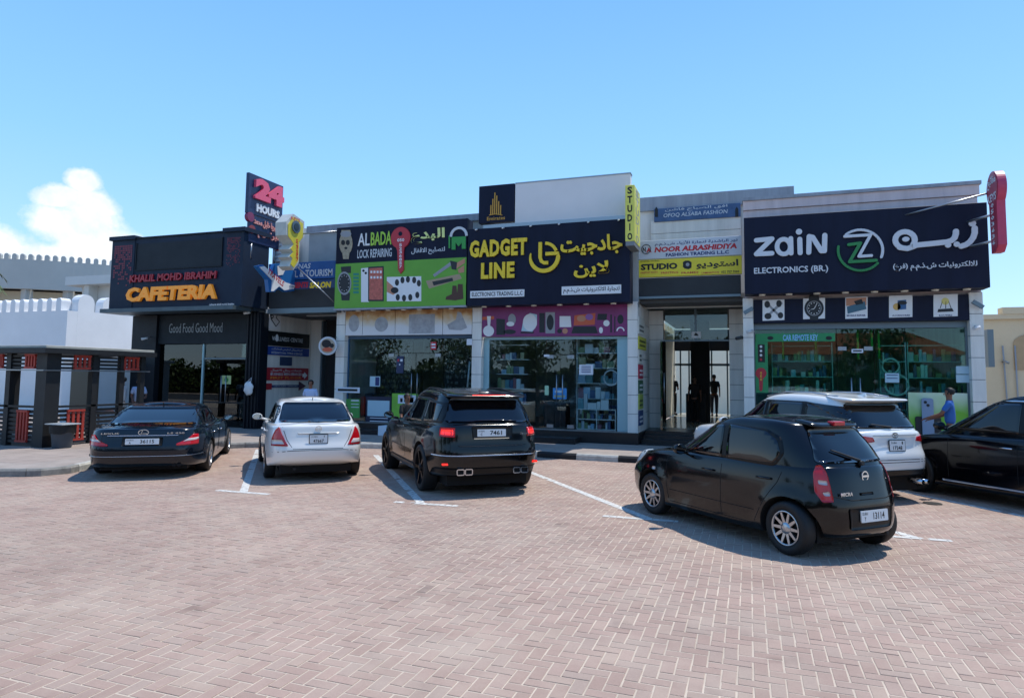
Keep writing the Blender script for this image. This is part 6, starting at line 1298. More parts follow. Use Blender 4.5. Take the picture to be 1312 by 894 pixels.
bx('window_sill', xg0, xm_, yk+.1, yk+.4, .12, .44, DB3, caf); bx('door_frame', xm_-.03, xm_+.03, yk+.15, yk+.27, .14, zg-.01, FRM, caf); bx('door_frame', xm_+.03, xg1, yk+.17, yk+.25, P2(285, 460, yk)[1], P2(285, 460, yk)[1]+.05, FRG, caf)
bx('window_pane', xm_+.03, xg1, yk+.2, yk+.214, P2(285, 460, yk)[1]+.06, zg-.01, GLB, caf)
for a, b, hx in ((xm_+.04, (xm_+xg1)/2-.01, (xm_+xg1)/2-.1), ((xm_+xg1)/2+.01, xg1-.02, (xm_+xg1)/2+.1)):
    d = bx('door', a, b, yk+.2, yk+.214, .16, P2(285, 460, yk)[1]-.01, GLB, caf); tb('handle', [(hx, yk+.13, 1.0), (hx, yk+.13, 1.9)], .02, STEEL, d); bx('door_rail', a, b, yk+.19, yk+.225, .95, 1.0, TXB, d)
prect(284, 481, 296, 492, yk+.19, 0, .006, M('sticker_lime', 'b4c486', .5), caf, 'door_sticker'); prism(front(yk+.185), ell(*P2(290, 486.5, yk+.185), .085), .002, .006, TXG, caf, 'sticker_mark')
bx('counter', X(262, 20.5), X(300, 20.5), 20.5, 21, .14, 1.25, M('counter_wood', '6a4a34', .5), caf); bx('menu_board', X(215, 22), X(290, 22), 22.2, 22.29, 2.3, 3.1, M('menu_grey', '8d8f88', .5, var=.5, vs=6), caf)
for i, (a, b) in enumerate(((214, 500), (228, 502), (242, 498))): 
    ch = thing('cafe_stool', ('cafeteria stool nearest the left column, behind the glass', 'middle one of the three stools behind the cafeteria glass', 'stool nearest the cafeteria door, behind the glass')[i], 'stool', (X(a, 19.6), 19.6, .14)); tb('leg', [(X(a, 19.6), 19.6, .14), (X(a, 19.6), 19.6, .85)], .03, STEEL, ch); bm = bmesh.new(); bmesh.ops.create_cone(bm, cap_ends=True, segments=20, radius1=.2, radius2=.2, depth=.08); bmesh.ops.translate(bm, verts=bm.verts, vec=(X(a, 19.6), 19.6, .9)); ob('seat', bm, BRN, ch)
# security camera and paper lamp
def cctv(lab, px, py, y, col='c9c9c9', s=1):
    x, z = P2(px, py, y); t = thing('security_camera', lab, 'camera', (x, y, z)); tb('housing', [(x-.09*s, y-.12, z-.02), (x+.06*s, y+.02, z+.02)], .045, M('cam_'+col, col, .4), t, 10); tb('bracket', [(x, y, z), (x+.02, y+.2, z+.08)], .015, STEEL, t, 6)
cctv('white bullet camera under the right end of the cafeteria ledge', 318, 401, yk-.22); cctv('white bullet camera on the left column of the cafeteria', 187, 434, yk-.22)
x_, z_ = P2(318.5, 497.5, 18.2); hb = thing('hanging_bag', 'white plastic bag hanging on the right column of the cafeteria', 'bag', (x_, 18.2, z_)); bm = bmesh.new(); bmesh.ops.create_icosphere(bm, subdivisions=3, radius=.19)
for v in bm.verts: v.co = Vector((v.co.x*.95+.02*math.sin(v.co.z*40), v.co.y*.45, v.co.z*1.25+.02*math.sin(v.co.x*50)))*1.0; 
bmesh.ops.translate(bm, verts=bm.verts, vec=(x_, 18.2, z_)); 
for f in bm.faces: f.smooth = True
ob('bag_body', bm, WHT, hb); tb('bag_handle', [(x_-.08, 18.2, z_+.2), (x_, 18.32, z_+.36), (x_+.08, 18.2, z_+.2)], .012, WHT, hb, 6)
cctv('small dark camera on the pillar between passage and phone shop', 948, 433, 18.6, '202225'); cctv('dome-like white camera on the right pillar of the phone shop', 1251, 420, 18.6, 'c9c9c8'); cctv('round white camera at the left pillar of the phone shop', 962, 425, 18.6, 'bfbfbe')
for lab, px, py in (('slanted floodlight on the left pillar of the phone shop', 959, 398), ('slanted floodlight on the right pillar of the phone shop', 1253, 390)):
    x, z = P2(px, py, 18.6); t = thing('flood_light', lab, 'light', (x, 18.6, z)); bm = bmesh.new(); box(bm, -.13, .13, -.03, .03, -.05, .05, .006); bmesh.ops.rotate(bm, verts=bm.verts, matrix=Matrix.Rotation(R(-30 if px < 1000 else 35), 3, 'Y')); bmesh.ops.translate(bm, verts=bm.verts, vec=(x, 18.6, z)); ob('lamp_head', bm, FRG, t); tb('bracket', [(x, 18.6, z), (x, 18.76, z+.04)], .015, STEEL, t, 6)
# ================================================================ SURROUNDINGS, LEFT
WW = M('whitewash', 'dedfe0', .85, var=.1, vs=.6, bump=.15, bs=20)
def wallseg(name, label, a, b, th_, h, merl=None, mh=.55, mw=.30, gap=.26, z0=-.02, mat=WW):
    a, b = Vector((*a, 0)), Vector((*b, 0)); d = (b-a).normalized(); n = Vector((d.y, -d.x, 0)); L_ = (b-a).length
    t = thing(name, label, 'wall', tuple(a)); f = Fr(a, d, n); prism(f, rect(0, L_, z0, h), -th_, 0, mat, t, 'wall')
    if merl:
        s = gap*.6
        while s+mw < L_: prism(f, [(s, h+.002), (s+mw, h+.002)]+[(s+mw/2+mw/2*math.cos(R(q)), h+mh-mw/2+mw/2*math.sin(R(q))) for q in range(0, 181, 20)], -th_+.02, -.0, mat, t, 'merlon'); s += mw+gap
    return t
xw = P2(84, 440, 20)[0]; zw = P2(40, 399, 20)[1]; yw = PX(165, 420, xw)[0]
wallseg('boundary_wall', 'white boundary wall with rounded battlements behind the black pergola, facing the street', (-34, 20), (xw, 20), .45, zw, True)
zw2 = PX(120, 400, xw)[1]
w2 = wallseg('boundary_wall', 'sunlit white return wall between the pergola and the cafeteria', (xw+.001, 20.452), (xw+.001, 28), .45, zw2)
for y in (20.46, 21.6): prism(Fr((xw, 0, 0), (0, 1, 0), (1, 0, 0)), [(y, zw2), (y+.75, zw2)]+[(y+.375+.375*math.cos(R(q)), zw2+.35+.375*math.sin(R(q))) for q in range(0, 181, 20)], -.449, -.001, WW, w2, 'merlon')
bx('doorway', P2(88, 500, 19.98)[0], P2(112, 500, 19.98)[0], 19.95, 19.99, .1, 2.4, M('door_bronze', '3a352c', .5), w2) if False else None
# white hall behind with a round battlemented drum
def drum():
    cx0, cy0, r, z0, z1 = -65.5, 52, 17.5, P2(60, 367, 37)[1], P2(60, 346, 42)[1]
    t = thing('fort_like_hall', 'pale round-fronted hall with a battlemented parapet behind the boundary wall', 'building', (cx0, cy0, 0)); WB = M('hall_white', 'b2b4b0', .85, var=.12, vs=.3)
    def ring(nm, r0, r1, za, zb, n=72, mt=WB):
        bm = bmesh.new(); q = []
        for k in range(n): a = math.tau*k/n; c, s = math.cos(a), math.sin(a); q.append([bm.verts.new((cx0+rr*c, cy0+rr*s, z)) for rr, z in ((r1, za), (r1, zb), (r0, zb), (r0, za))])
        for k in range(n):
            for e in range(4): bm.faces.new((q[k][e], q[(k+1) % n][e], q[(k+1) % n][(e+1) % 4], q[k][(e+1) % 4]))
        bmesh.ops.recalc_face_normals(bm, faces=bm.faces); return ob(nm, bm, mt, t)
    ring('drum_wall', r-.5, r, z0, z1); ring('lower_wall', r-2.5, r-2, -.1, z0, mt=M('hall_cream', 'cfc8b4', .85)); bm = bmesh.new(); bmesh.ops.create_cone(bm, cap_ends=True, segments=60, radius1=r-.6, radius2=r-.6, depth=.2); bmesh.ops.translate(bm, verts=bm.verts, vec=(cx0, cy0, z0+.3)); ob('roof', bm, WB, t)
    n = 190
    for k in range(n):
        a = math.tau*k/n; c, s = math.cos(a), math.sin(a)
        if s > .35: continue
        f = Fr((cx0+r*c, cy0+r*s, 0), (-s, c, 0), (c, s, 0)); prism(f, [(-.17, z1), (.17, z1)]+[(.17*math.cos(R(q)), z1+.30+.17*math.sin(R(q))) for q in range(0, 181, 30)], -.3, 0, WB, t, 'merlon')
    for k in range(14):
        a = R(-150+10*k+4); c, s = math.cos(a), math.sin(a); bx('column', cx0+(r-.6)*c-.3, cx0+(r-.6)*c+.3, cy0+(r-.6)*s-.3, cy0+(r-.6)*s+.3, -.1, z0-.001, WB, t)
    return t
drum()
h2 = thing('villa_block', 'white flat-roofed villa block with a dark window between the round hall and the cafeteria', 'building', (-38, 36, 0)); VB = M('villa_white', 'c2c7c6', .85, var=.1, vs=.4); VD = M('villa_dark_glass', '1c2c34', .2)  # VD: plain dark glass for the villa windows
q0 = RC(98, 348, 200, 356, 34); bx('eaves', q0[0], q0[1]+2, 33.2, 44, q0[2]-.5, q0[2]+.1, VB, h2); bx('wall', q0[0]+.4, q0[1]+2, 34.2, 43, -.1, q0[2]-.501, VB, h2)
a0, a1 = P2(98, 380, 33.9)[0], P2(120, 380, 33.9)[0]; bx('pier', a0+1.2, a1, 33.5, 34.19, -.1, q0[2]-.502, VB, h2); w_ = RC(100, 384, 119, 397, 34.18); bx('window', w_[0], w_[1], 34.15, 34.199, w_[2]-.6, w_[3], VD, h2)
# palm far left
def leafmat(nm, c, c2):
    m = bpy.data.materials.new(nm); m.use_nodes = True; t = m.node_tree; b = t.nodes['Principled BSDF']; g_ = t.nodes.new('ShaderNodeNewGeometry'); r_ = t.nodes.new('ShaderNodeValToRGB'); t.links.new(g_.outputs['Random Per Island'], r_.inputs[0])
    r_.color_ramp.elements[0].color = lin(c); r_.color_ramp.elements[1].color = lin(c2); t.links.new(r_.outputs[0], b.inputs['Base Color']); b.inputs['Roughness'].default_value = .6; return m
LEAF = leafmat('leaf', '2c3f1c', '55682f'); BARK = M('bark', '54463a', .9, var=.3, vs=6, bump=.6, bs=20)
def palm(x, y, h, lab):
    t = thing('palm_tree', lab, 'tree', (x, y, 0)); tb('trunk', [(x, y, 0), (x+.1, y, h*.5), (x, y, h)], [.26, .2, .16], BARK, t, 10); bm = bmesh.new(); rn = random.Random(int(h*10))
    for k in range(26):
        a = rn.uniform(0, math.tau); up = rn.uniform(-.1, .9); L_ = rn.uniform(1.7, 2.4); pr = None
        for i in range(9):
            u = i/8; p = Vector((x+math.cos(a)*L_*u, y+math.sin(a)*L_*u, h+up*1.6*u-2.0*u*u)); sd = Vector((-math.sin(a), math.cos(a), 0))
            if pr is not None:
                for sg in (-1, 1):
                    w = .42*(1-abs(u-.45)); v = [bm.verts.new(q_) for q_ in (pr, p, p+sd*sg*w+Vector((math.cos(a)*.15, math.sin(a)*.15, -.22)))]; bm.faces.new(v)
            pr = p
    ob('crown', bm, LEAF, t); return t
px_, pz_ = P2(-42, 333, 30); palm(px_, 30, pz_-.2, 'palm tree whose crown just shows at the far left edge')
# ---- the black pergola with red slat panels
xq, yq0, yq1, xq0, zq = -16.1, 11.5, 14.35, -21.5, P2(62, 445, 11.5)[1]
PB_ = M('pergola_black', '14171b', .55, var=.25, vs=4); PR = M('pergola_red', 'a8382c', .55, var=.2, vs=5); PT = M('pergola_roof', 'a9a79c', .8, var=.25, vs=2)
pg = thing('pergola', 'black timber seating pergola with red slat panels and a flat canopy', 'pergola', (xq, yq0, .14))
bx('canopy', xq0, xq+.1, yq0-.12, yq1+.15, zq-.02, zq+.05, PT, pg, bev=.01); bx('canopy_edge', xq0, xq+.2, yq0-.2, yq1+.15, zq-.14, zq-.021, PB_, pg)
fS = Fr((xq, 0, 0), (0, 1, 0), (1, 0, 0)); fFt = Fr((0, yq0, 0), (1, 0, 0), (0, -1, 0))
bx('post', xq-.36, xq, yq0, yq0+.36, .13, zq-.141, PB_, pg)
for y in (12.6+.2, 13.6, 14.25): bx('post', xq-.12, xq, y-.08, y+.06, .13, zq-.141, PB_, pg)
for x in (-17.45, -19.2, -21.2): bx('post', x-.08, x+.08, yq0, yq0+.14, .13, zq-.141, PB_, pg)
for x in (-18, -21.3): bx('post', x-.1, x+.1, yq1-.2, yq1, .13, zq-.141, PB_, pg)
def slats(fr_, a0, a1, z0, z1, step, w, mat=PB_, dep=.05, off=0):
    z = z0
    while z+w <= z1+1e-6: prism(fr_, rect(a0, a1, z, z+w), -dep+off, off, mat, pg, 'slat'); z += step
zr1 = zq-.15; zr0 = zq-.52
slats(fS, yq0+.36, yq1, zr0, zr1, .095, .055, off=-.03); slats(fFt, xq0, xq-.36, zr0, zr1, .095, .055, off=-.03)
slats(fS, yq0+.36, yq1, .22, 1.05, .105, .07, off=-.03); slats(fFt, xq0, xq-.36, .22, 1.05, .105, .07, off=-.03)
prism(fS, rect(yq0-.1, yq1+.1, zr0-.05, zr0-.02), -.06, .03, STEEL, pg, 'rail'); prism(fFt, rect(xq0, xq+.05, zr0-.05, zr0-.02), -.06, .03, STEEL, pg, 'rail')
prism(fS, rect(yq0+.36, yq1, 1.08, 1.13), -.1, .0, PB_, pg, 'rail'); prism(fFt, rect(xq0, xq-.36, 1.08, 1.13), -.1, 0, PB_, pg, 'rail')
def redpanel(fr_, a0, a1, z0, z1, n=4, fr=True):
    w = (a1-a0)/(2*n-1)
    for i in range(n): prism(fr_, rect(a0+2*i*w, a0+(2*i+1)*w, z0, z1), -.028, .012, PR, pg, 'red_slat')
    for z in (z0, z1-.05): prism(fr_, rect(a0, a1, z, z+.05), .0125, .03, PR, pg, 'red_rail')
def yx(px): return PX(px, 500, xq)[0]
redpanel(fS, yx(88), yx(110), .24, 1.02); redpanel(fS, yx(93), yx(114), zr0, zr1-.01); redpanel(fS, yx(157), yx(176), zr0, zr1-.01)
def xy(px): return P2(px, 500, yq0)[0]
redpanel(fFt, xy(24), xy(38), .24, 1.02); redpanel(fFt, xy(30), xy(43), zr0, zr1-.01); redpanel(fFt, xy(-4), xy(1.5), zr0, zr1-.01)
# tables and chairs inside
def cafe_table(x, y, lab):
    t = thing('cafe_table', lab, 'table', (x, y, .135)); bm = bmesh.new(); bmesh.ops.create_cone(bm, cap_ends=True, segments=24, radius1=.38, radius2=.38, depth=.03); bmesh.ops.translate(bm, verts=bm.verts, vec=(x, y, .87)); ob('tabletop', bm, BRN, t); tb('leg', [(x, y, .14), (x, y, .86)], .035, STEEL, t)
cafe_table(-18.4, 12.6, 'round brown table inside the pergola on its left'); cafe_table(-17.3, 13.9, 'round brown table inside the pergola near its back right corner')
# back screen of the pergola: white framed opening, door seen through it
bs_ = thing('service_hut', 'small white hut with a bronze door seen through the pergola', 'building', (-19.5, 16.6, .13)); hx0, hx1 = P2(79, 500, 17)[0], P2(122, 500, 17)[0]
bx('wall', hx0, hx1, 17, 18.6, .13, 2.35, WW, bs_); bx('door', P2(91, 500, 16.98)[0], P2(117, 500, 16.98)[0], 16.95, 16.99, .14, P2(100, 464, 17)[1], M('door_bronze', '39362b', .4), bs_); bx('roof', hx0-.1, hx1+.1, 16.9, 18.7, 2.352, 2.45, WW, bs_)
# bin with black liner
bi = thing('litter_bin', 'grey round litter bin with black liner by the pergola post', 'bin', (-15.75, 11.75, .14)); xb0_ = -15.72; yb0_ = 11.72
bm = bmesh.new(); n = 24; prof = [(.20, .14), (.26, .62), (.27, .64), (.25, .64), (.24, .60)]
rr_ = [[bm.verts.new((xb0_+r_*math.cos(math.tau*k/n), yb0_+r_*math.sin(math.tau*k/n), z)) for k in range(n)] for r_, z in prof]
for a, b in zip(rr_, rr_[1:]):
    for k in range(n): bm.faces.new((a[k], a[(k+1) % n], b[(k+1) % n], b[k])).smooth = True
bm.faces.new(rr_[-1]); ob('bin_body', bm, M('bin_grey', '3f474f', .6, var=.2), bi)
bm = bmesh.new(); rn = random.Random(5); top = [bm.verts.new((xb0_+.285*math.cos(math.tau*k/n), yb0_+.285*math.sin(math.tau*k/n), .68+rn.uniform(-.01, .02))) for k in range(n)]; low = [bm.verts.new((xb0_+.28*math.cos(math.tau*k/n), yb0_+.28*math.sin(math.tau*k/n), .52+rn.uniform(-.05, .03))) for k in range(n)]
for k in range(n): bm.faces.new((low[k], low[(k+1) % n], top[(k+1) % n], top[k])).smooth = True
ob('bin_liner', bm, BLK, bi); bx('bin_lid', xb0_-.30, xb0_+.30, yb0_-.26, yb0_+.26, .69, .72, M('lid_grey', '8a9298', .5), bi, bev=.02)
# ================================================================ RIGHT
bg_ = thing('tan_building', 'sand-coloured low building with arched niches behind the right end of the shops', 'building', (12, 24, 0)); TAN = M('render_sand', 'd6c4a4', .85, var=.12, vs=.8, bump=.2, bs=20)
xt0 = P2(1262, 480, 23)[0]; zt0 = P2(1288, 409, 23)[1]; bx('wall', xt0, 24, 23, 30, -.02, zt0, TAN, bg_); bx('parapet', xt0-.06, 24, 22.9, 23.2, zt0+.001, zt0+.14, TAN, bg_)
bx('raised_parapet', P2(1288, 480, 22.9)[0], 24, 22.88, 23.3, zt0+.141, zt0+.34, TAN, bg_)
nb = Fr((0, 22.999, 0), (1, 0, 0), (0, -1, 0)); nx0 = P2(1299, 460, 23)[0]; prism(nb, [(nx0, P2(1300, 474, 23)[1]), (nx0+1.2, P2(1300, 474, 23)[1]), (nx0+1.2, P2(1300, 440, 23)[1])]+[(nx0+.6+.6*math.cos(R(q)), P2(1300, 440, 23)[1]+.3*math.sin(R(q))) for q in range(0, 181, 20)], 0, .03, M('niche_sand', 'b39a78', .85, var=.1), bg_, 'niche')
tb('conduit', [(xt0+.45, 22.95, P2(1270, 443, 23)[1]), (xt0+.5, 22.95, 1.5), (xt0+.55, 22.95, 0)], .02, COPE, bg_, 6); tb('conduit', [(xt0+.75, 22.95, P2(1270, 443, 23)[1]), (xt0+.78, 22.95, 0)], .02, COPE, bg_, 6)
x_, z_ = P2(1286, 463, 22.9); tb('wall_tap', [(x_, 23, z_), (x_, 22.8, z_), (x_+.1, 22.8, z_-.05)], .03, STEEL, bg_, 8)
bx('drain_box', X(1266, 19.3), X(1274, 19.3), 19.3, 19.6, P2(1268, 470, 19.3)[1], P2(1268, 422, 19.3)[1], FRG, row)
# ================================================================ ACROSS THE STREET (seen in the shop glass and the paintwork)
def leafy(name, lab, x, y, h, rx, rz, n=1500, seed=1, trunk=.2, grp=None):
    rn = np.random.RandomState(seed); t = thing(name, lab, 'tree', (x, y, 0), group=grp)
    bm = bmesh.new(); tube(bm, [(x, y, -.02), (x+.1, y, h*.35), (x-.05, y, h*.6)], [trunk, trunk*.8, trunk*.45], 8)
    for k in range(6): a = k*1.1; tube(bm, [(x, y, h*.4), (x+math.cos(a)*rx*.5, y+math.sin(a)*rx*.5, h*.62), (x+math.cos(a)*rx*.8, y+math.sin(a)*rx*.8, h*.75)], [trunk*.5, trunk*.3, .03], 6)
    ob('trunk', bm, BARK, t)
    cl = rn.normal(size=(22, 3)); cl /= np.linalg.norm(cl, axis=1)[:, None]; cl *= rn.uniform(.35, .9, (22, 1)); P_ = cl[rn.randint(0, 22, n)]+rn.normal(0, .17, (n, 3)); C_ = P_*[rx, rx, rz]+[x, y, h-rz]
    s = rn.uniform(.10, .24, n); u = rn.normal(size=(n, 3)); u /= np.linalg.norm(u, axis=1)[:, None]; w = np.cross(u, rn.normal(size=(n, 3))); w /= np.linalg.norm(w, axis=1)[:, None]
    V_ = np.stack([C_-u*s[:, None], C_+w*s[:, None]*.5, C_+u*s[:, None], C_-w*s[:, None]*.5], 1).reshape(-1, 3); me = bpy.data.meshes.new('crown'); me.from_pydata(V_.tolist(), [], (np.arange(n)[:, None]*4+np.arange(4)).tolist()); ob('crown', me, LEAF, t)
for i, (x, y, h, rx, rz) in enumerate(((-17, -13, 6.2, 3.2, 2.4), (-11, -15, 6.8, 3.0, 2.6), (-6.2, -13.5, 6.4, 3.4, 2.5), (-1, -16, 5.8, 2.8, 2.1), (9, -15, 6.0, 3.0, 2.3), (-23, -15, 6.0, 3.2, 2.3), (-29, -9, 6.5, 3.0, 2.4))):
    leafy('shade_tree', ('third shade tree from the left across the street', 'fourth shade tree from the left across the street', 'fifth shade tree from the left across the street', 'sixth shade tree from the left across the street', 'rightmost shade tree across the street', 'second shade tree from the left across the street', 'leftmost shade tree across the street')[i], x, y, h, rx, rz, 2200, i+3, grp='shade trees across the street')
ac_ = thing('villa', 'low villa with a terracotta roof across the street, seen only in reflections', 'building', (4, -24, 0)); bx('wall', -4, 16, -30, -24, -.02, 4.2, WALL, ac_)
bm = bmesh.new(); vv = [bm.verts.new(q_) for q_ in ((-4.6, -30.6, 4.2), (16.6, -30.6, 4.2), (16.6, -23.4, 4.2), (-4.6, -23.4, 4.2), (-1, -27, 6.2), (13, -27, 6.2))]
for q_ in ((3, 2, 5, 4), (0, 3, 4), (1, 0, 4, 5), (2, 1, 5)): bm.faces.new([vv[k] for k in q_])
ob('roof', bm, M('terracotta', 'a05a3c', .8, var=.2), ac_)
for k in range(5): bx('window', -2.5+3.8*k, -1.0+3.8*k, -23.99, -23.95, 1.2, 3.0, VD, ac_)
hg = thing('hedge', 'tall dark hedge added across the street to darken reflections, seen only there', 'hedge', (-8, -17, 0)); rn = np.random.RandomState(77); n = 13000  # unseen hedge, put in so the shop glass reflects something dark
C_ = np.stack([rn.uniform(-62, 20, n), rn.uniform(-18.2, -16.6, n), rn.uniform(0, 1, n)**.8*3.0], 1); C_[:, 2] *= 1+.18*np.sin(C_[:, 0]*1.3); s_ = rn.uniform(.15, .34, n); u = rn.normal(size=(n, 3)); u /= np.linalg.norm(u, axis=1)[:, None]; w = np.cross(u, rn.normal(size=(n, 3))); w /= np.linalg.norm(w, axis=1)[:, None]
V_ = np.stack([C_-u*s_[:, None], C_+w*s_[:, None]*.6, C_+u*s_[:, None], C_-w*s_[:, None]*.6], 1).reshape(-1, 3); me = bpy.data.meshes.new('foliage'); me.from_pydata(V_.tolist(), [], (np.arange(n)[:, None]*4+np.arange(4)).tolist()); ob('foliage', me, LEAF, hg); bx('hedge_core', -62, 20, -17.9, -17, 0, 2.4, M('hedge_core', '1c2412', .9), hg)
w_ = wallseg('garden_wall', 'long pale garden wall across the street, seen only in reflections', (26, -20), (-40, -20), .2, 2.2)

# ================================================================ SHOP DISPLAYS
rd = random.Random(11); BC = [M('box_'+c, c, .5) for c in ('d8dde4', '33507c', '8fb0cc', '23262c', '905668', '5a8c9a', 'a89c78', '7a8c6a', 'b8c0ca')]
CN = ['white', 'navy', 'steel blue', 'black', 'dull crimson', 'dark teal', 'khaki', 'olive', 'light grey']; RW = ['bottom shelf', 'second shelf from the bottom', 'middle shelf', 'second shelf from the top', 'top shelf']
def boxes(x0, x1, y, z, hmax, lab, grp, n, col=None, names='product_box', ymin=.10):
    x = x0
    for i in range(n):
        w = rd.uniform(.55, 1.35)*(x1-x0)/n*.98; h = rd.uniform(.35, 1)*hmax
        if rd.random() < .14: x += w; continue
        if x+w > x1: break
        m_ = rd.choice(col or BC); o = bx(names, x+.006, x+w-.006, y, y+ymin, z, z+h, m_, None); pivot(o, (x+w/2, y, z)); tag(o, CN[BC.index(m_)]+' '+lab, 'box', grp); x += w
# white cube shelf at the right of the gadget window
q0 = RC(740, 525, 790, 548.5, 19.15); sh = thing('display_shelf', 'low white display shelf of four cubes in the gadget shop window', 'shelf', (q0[0], 19.15, FZ+.02)); z0_ = FZ+.03; z1_ = q0[3]
for z in (z0_, (z0_+z1_)/2, z1_): bx('shelf_board', q0[0], q0[1], 19.05, 19.32, z, z+.025, WHT, sh)
for x in (q0[0], (q0[0]+q0[1])/2, q0[1]-.025): bx('side_panel', x, x+.025, 19.04, 19.33, z0_, z1_+.03, WHT, sh)
hm = (z1_-z0_)/2-.05; xm2 = (q0[0]+q0[1])/2
for (a, b) in ((q0[0]+.03, xm2-.01), (xm2+.03, q0[1]-.03)):
    for z in (z0_+.026, (z0_+z1_)/2+.026): boxes(a, b, 19.07, z, hm, ('carton in the '+('lower' if z < .8 else 'upper')+(' left' if a < xm2 else ' right')+' cube of the low white shelf'), 'cartons in the white cube shelf', 5)
boxes(q0[0]+.02, q0[1]-.1, 19.07, z1_+.026, .48, 'upright box standing on top of the low white cube shelf', 'boxes on the white cube shelf', 5, [BC[0], BC[5], BC[8], BC[7]])
cb_ = thing('display_cabinet', 'tall glass-fronted accessory cabinet behind the gadget shop window on its right', 'cabinet', (q0[0], 20.2, FZ)); 
for k in range(6): bx('shelf_board', q0[0]-.1, q0[1]+.3, 19.5, 19.8, .9+.45*k, .92+.45*k, WHT, cb_)
for x in (q0[0]-.12, q0[1]+.3): bx('side_panel', x, x+.02, 19.49, 19.81, FZ+.02, 3.2, WHT, cb_)
for k in range(5): boxes(q0[0]-.08, q0[1]+.28, 19.53, .921+.45*k, .34, 'carton, '+RW[k]+', right cabinet of the gadget shop', 'cartons on the right cabinet of the gadget shop', 7)
cl_ = thing('display_cabinet', 'tall accessory cabinet behind the gadget shop window on its left', 'cabinet', (xb1+.3, 20.0, FZ))
for k in range(6): bx('shelf_board', xb1+.25, xb1+1.3, 19.4, 19.7, .7+.45*k, .72+.45*k, WHT, cl_)
for k in range(5): boxes(xb1+.28, xb1+1.28, 19.44, .721+.45*k, .34, 'carton, '+RW[k]+', left cabinet of the gadget shop', 'cartons on the left cabinet of the gadget shop', 7)
def flatsign(name, lab, cat, q, y, mat, bits=()):
    x0, x1, z0, z1 = RC(*q, y); t = thing(name, lab, cat, ((x0+x1)/2, y, z0)); prism(front(y), rect(x0, x1, z0, z1), 0, .006, mat, t, 'sheet')
    for (a, b, c_, d_, m_) in bits: prect(a, b, c_, d_, y, .006, .009, m_, t, 'printed_bar')
    return t
VS = M('paper_white', 'cfd4dc', .6)
flatsign('window_notice', 'white notice sheet on the gadget shop glass above the cube shelf', 'notice', (742, 467, 760, 480), yg-.02, VS, [(745, 469+2.4*k, 757, 470+2.4*k, TNV) for k in range(4)])
flatsign('window_poster', 'bright blue poster on the gadget shop door', 'poster', (708.5, 497, 726, 511), yg-.02, M('poster_blue', '2f86c9', .45), [(710, 506, 724, 509, M('poster_sand', '8fa08a', .5)), (711, 500, 720, 503, SKY2)])
flatsign('door_label', 'small white opening plate at the left door of the gadget shop', 'label', (697, 453+1, 704, 457), yg-.02, VS); flatsign('window_poster', 'pale green phone poster at the left of the gadget shop door', 'poster', (698, 494, 703, 506), yg-.02, M('poster_mint', '9fc8a8', .5))
lt = thing('ring_light', 'round white ring lamp in the gadget shop window', 'lamp', (P2(783, 484, 19.1)[0], 19.1, 2)); 
cxr, czr = P2(783, 484, 19.1); r_ = .215; tb('ring', [(cxr+r_*math.cos(R(a)), 19.1, czr+r_*math.sin(R(a))) for a in range(0, 361, 15)], .022, VS, lt, 8); tb('stand', [(cxr, 19.1, czr-r_), (cxr, 19.12, FZ+.03)], .012, TXB, lt, 6)
ct = thing('counter', 'dark two-door counter behind the gadget shop doors', 'counter', (X(712), 19.6, FZ)); qc = RC(697, 513, 725, 548, 19.6); bx('carcass', qc[0], qc[1], 19.6, 20.1, FZ+.02, qc[3], DB2, ct); bx('door', qc[0]+.02, (qc[0]+qc[1])/2-.005, 19.58, 19.599, FZ+.05, qc[3]-.03, M('cabinet_plum', '1d1422', .35), ct); bx('door', (qc[0]+qc[1])/2+.005, qc[1]-.02, 19.58, 19.599, FZ+.05, qc[3]-.03, M('cabinet_plum', '1d1422', .35), ct)
# lock shop: posters, bikes of keys, low cabinets
flatsign('window_poster', 'black and white key poster low in the lock shop window', 'poster', (469, 508, 501, 545), yg-.02, M('poster_navy', '141f3c', .5), [(471, 513, 499, 533, SKY2), (474, 535, 497, 536, VS), (474, 539, 497, 540, VS)])
flatsign('window_notice', 'blue and white price sheet in the lock shop window', 'notice', (474, 482, 487, 495), yg-.02, SKY2, [(481, 483, 486, 494, TNV)])
flatsign('window_poster', 'lime poster of car keys at the middle of the lock shop window', 'poster', (502, 504, 535, 545), yg-.02, LIME, [(510, 506, 533, 517, VS), (513, 510, 516, 515, TXB), (518, 510, 521, 515, TXB), (524, 509, 530, 516, TXB)])
flatsign('name_board', 'white lettered board at the left foot of the lock shop window', 'sign', (430.5, 496, 461, 503), YF-.02, VS, [(433, 498, 458, 501, TXB)]); flatsign('window_poster', 'green price list at the left of the lock shop window', 'poster', (441, 511, 461, 535), yg-.02, M('poster_green2', '4f9a4a', .5), [(450, 512, 460, 514, VS), (450, 517, 460, 518, VS), (450, 521, 460, 522, VS)])
pk = flatsign('window_sticker', 'tall dark blue key sticker on the lock shop door', 'sticker', (508, 456, 517, 478), yg-.02, M('sticker_navy', '1d2c52', .5), [(509.5, 460, 511.5, 463, TXR), (513, 460, 516, 463, VS), (511.5, 466, 513, 468, VS)])
flatsign('window_sticker', 'round red and white sticker high on the right of the lock shop glass', 'sticker', (552, 438, 559, 448), yg-.02, TXR, [(553, 440, 558, 442.5, VS), (553, 444, 558, 446, VS)]); flatsign('ac_bracket', 'white box high at the right end of the lock shop window', 'box', (598, 434, 605, 442), YF+.0-.02, VS)
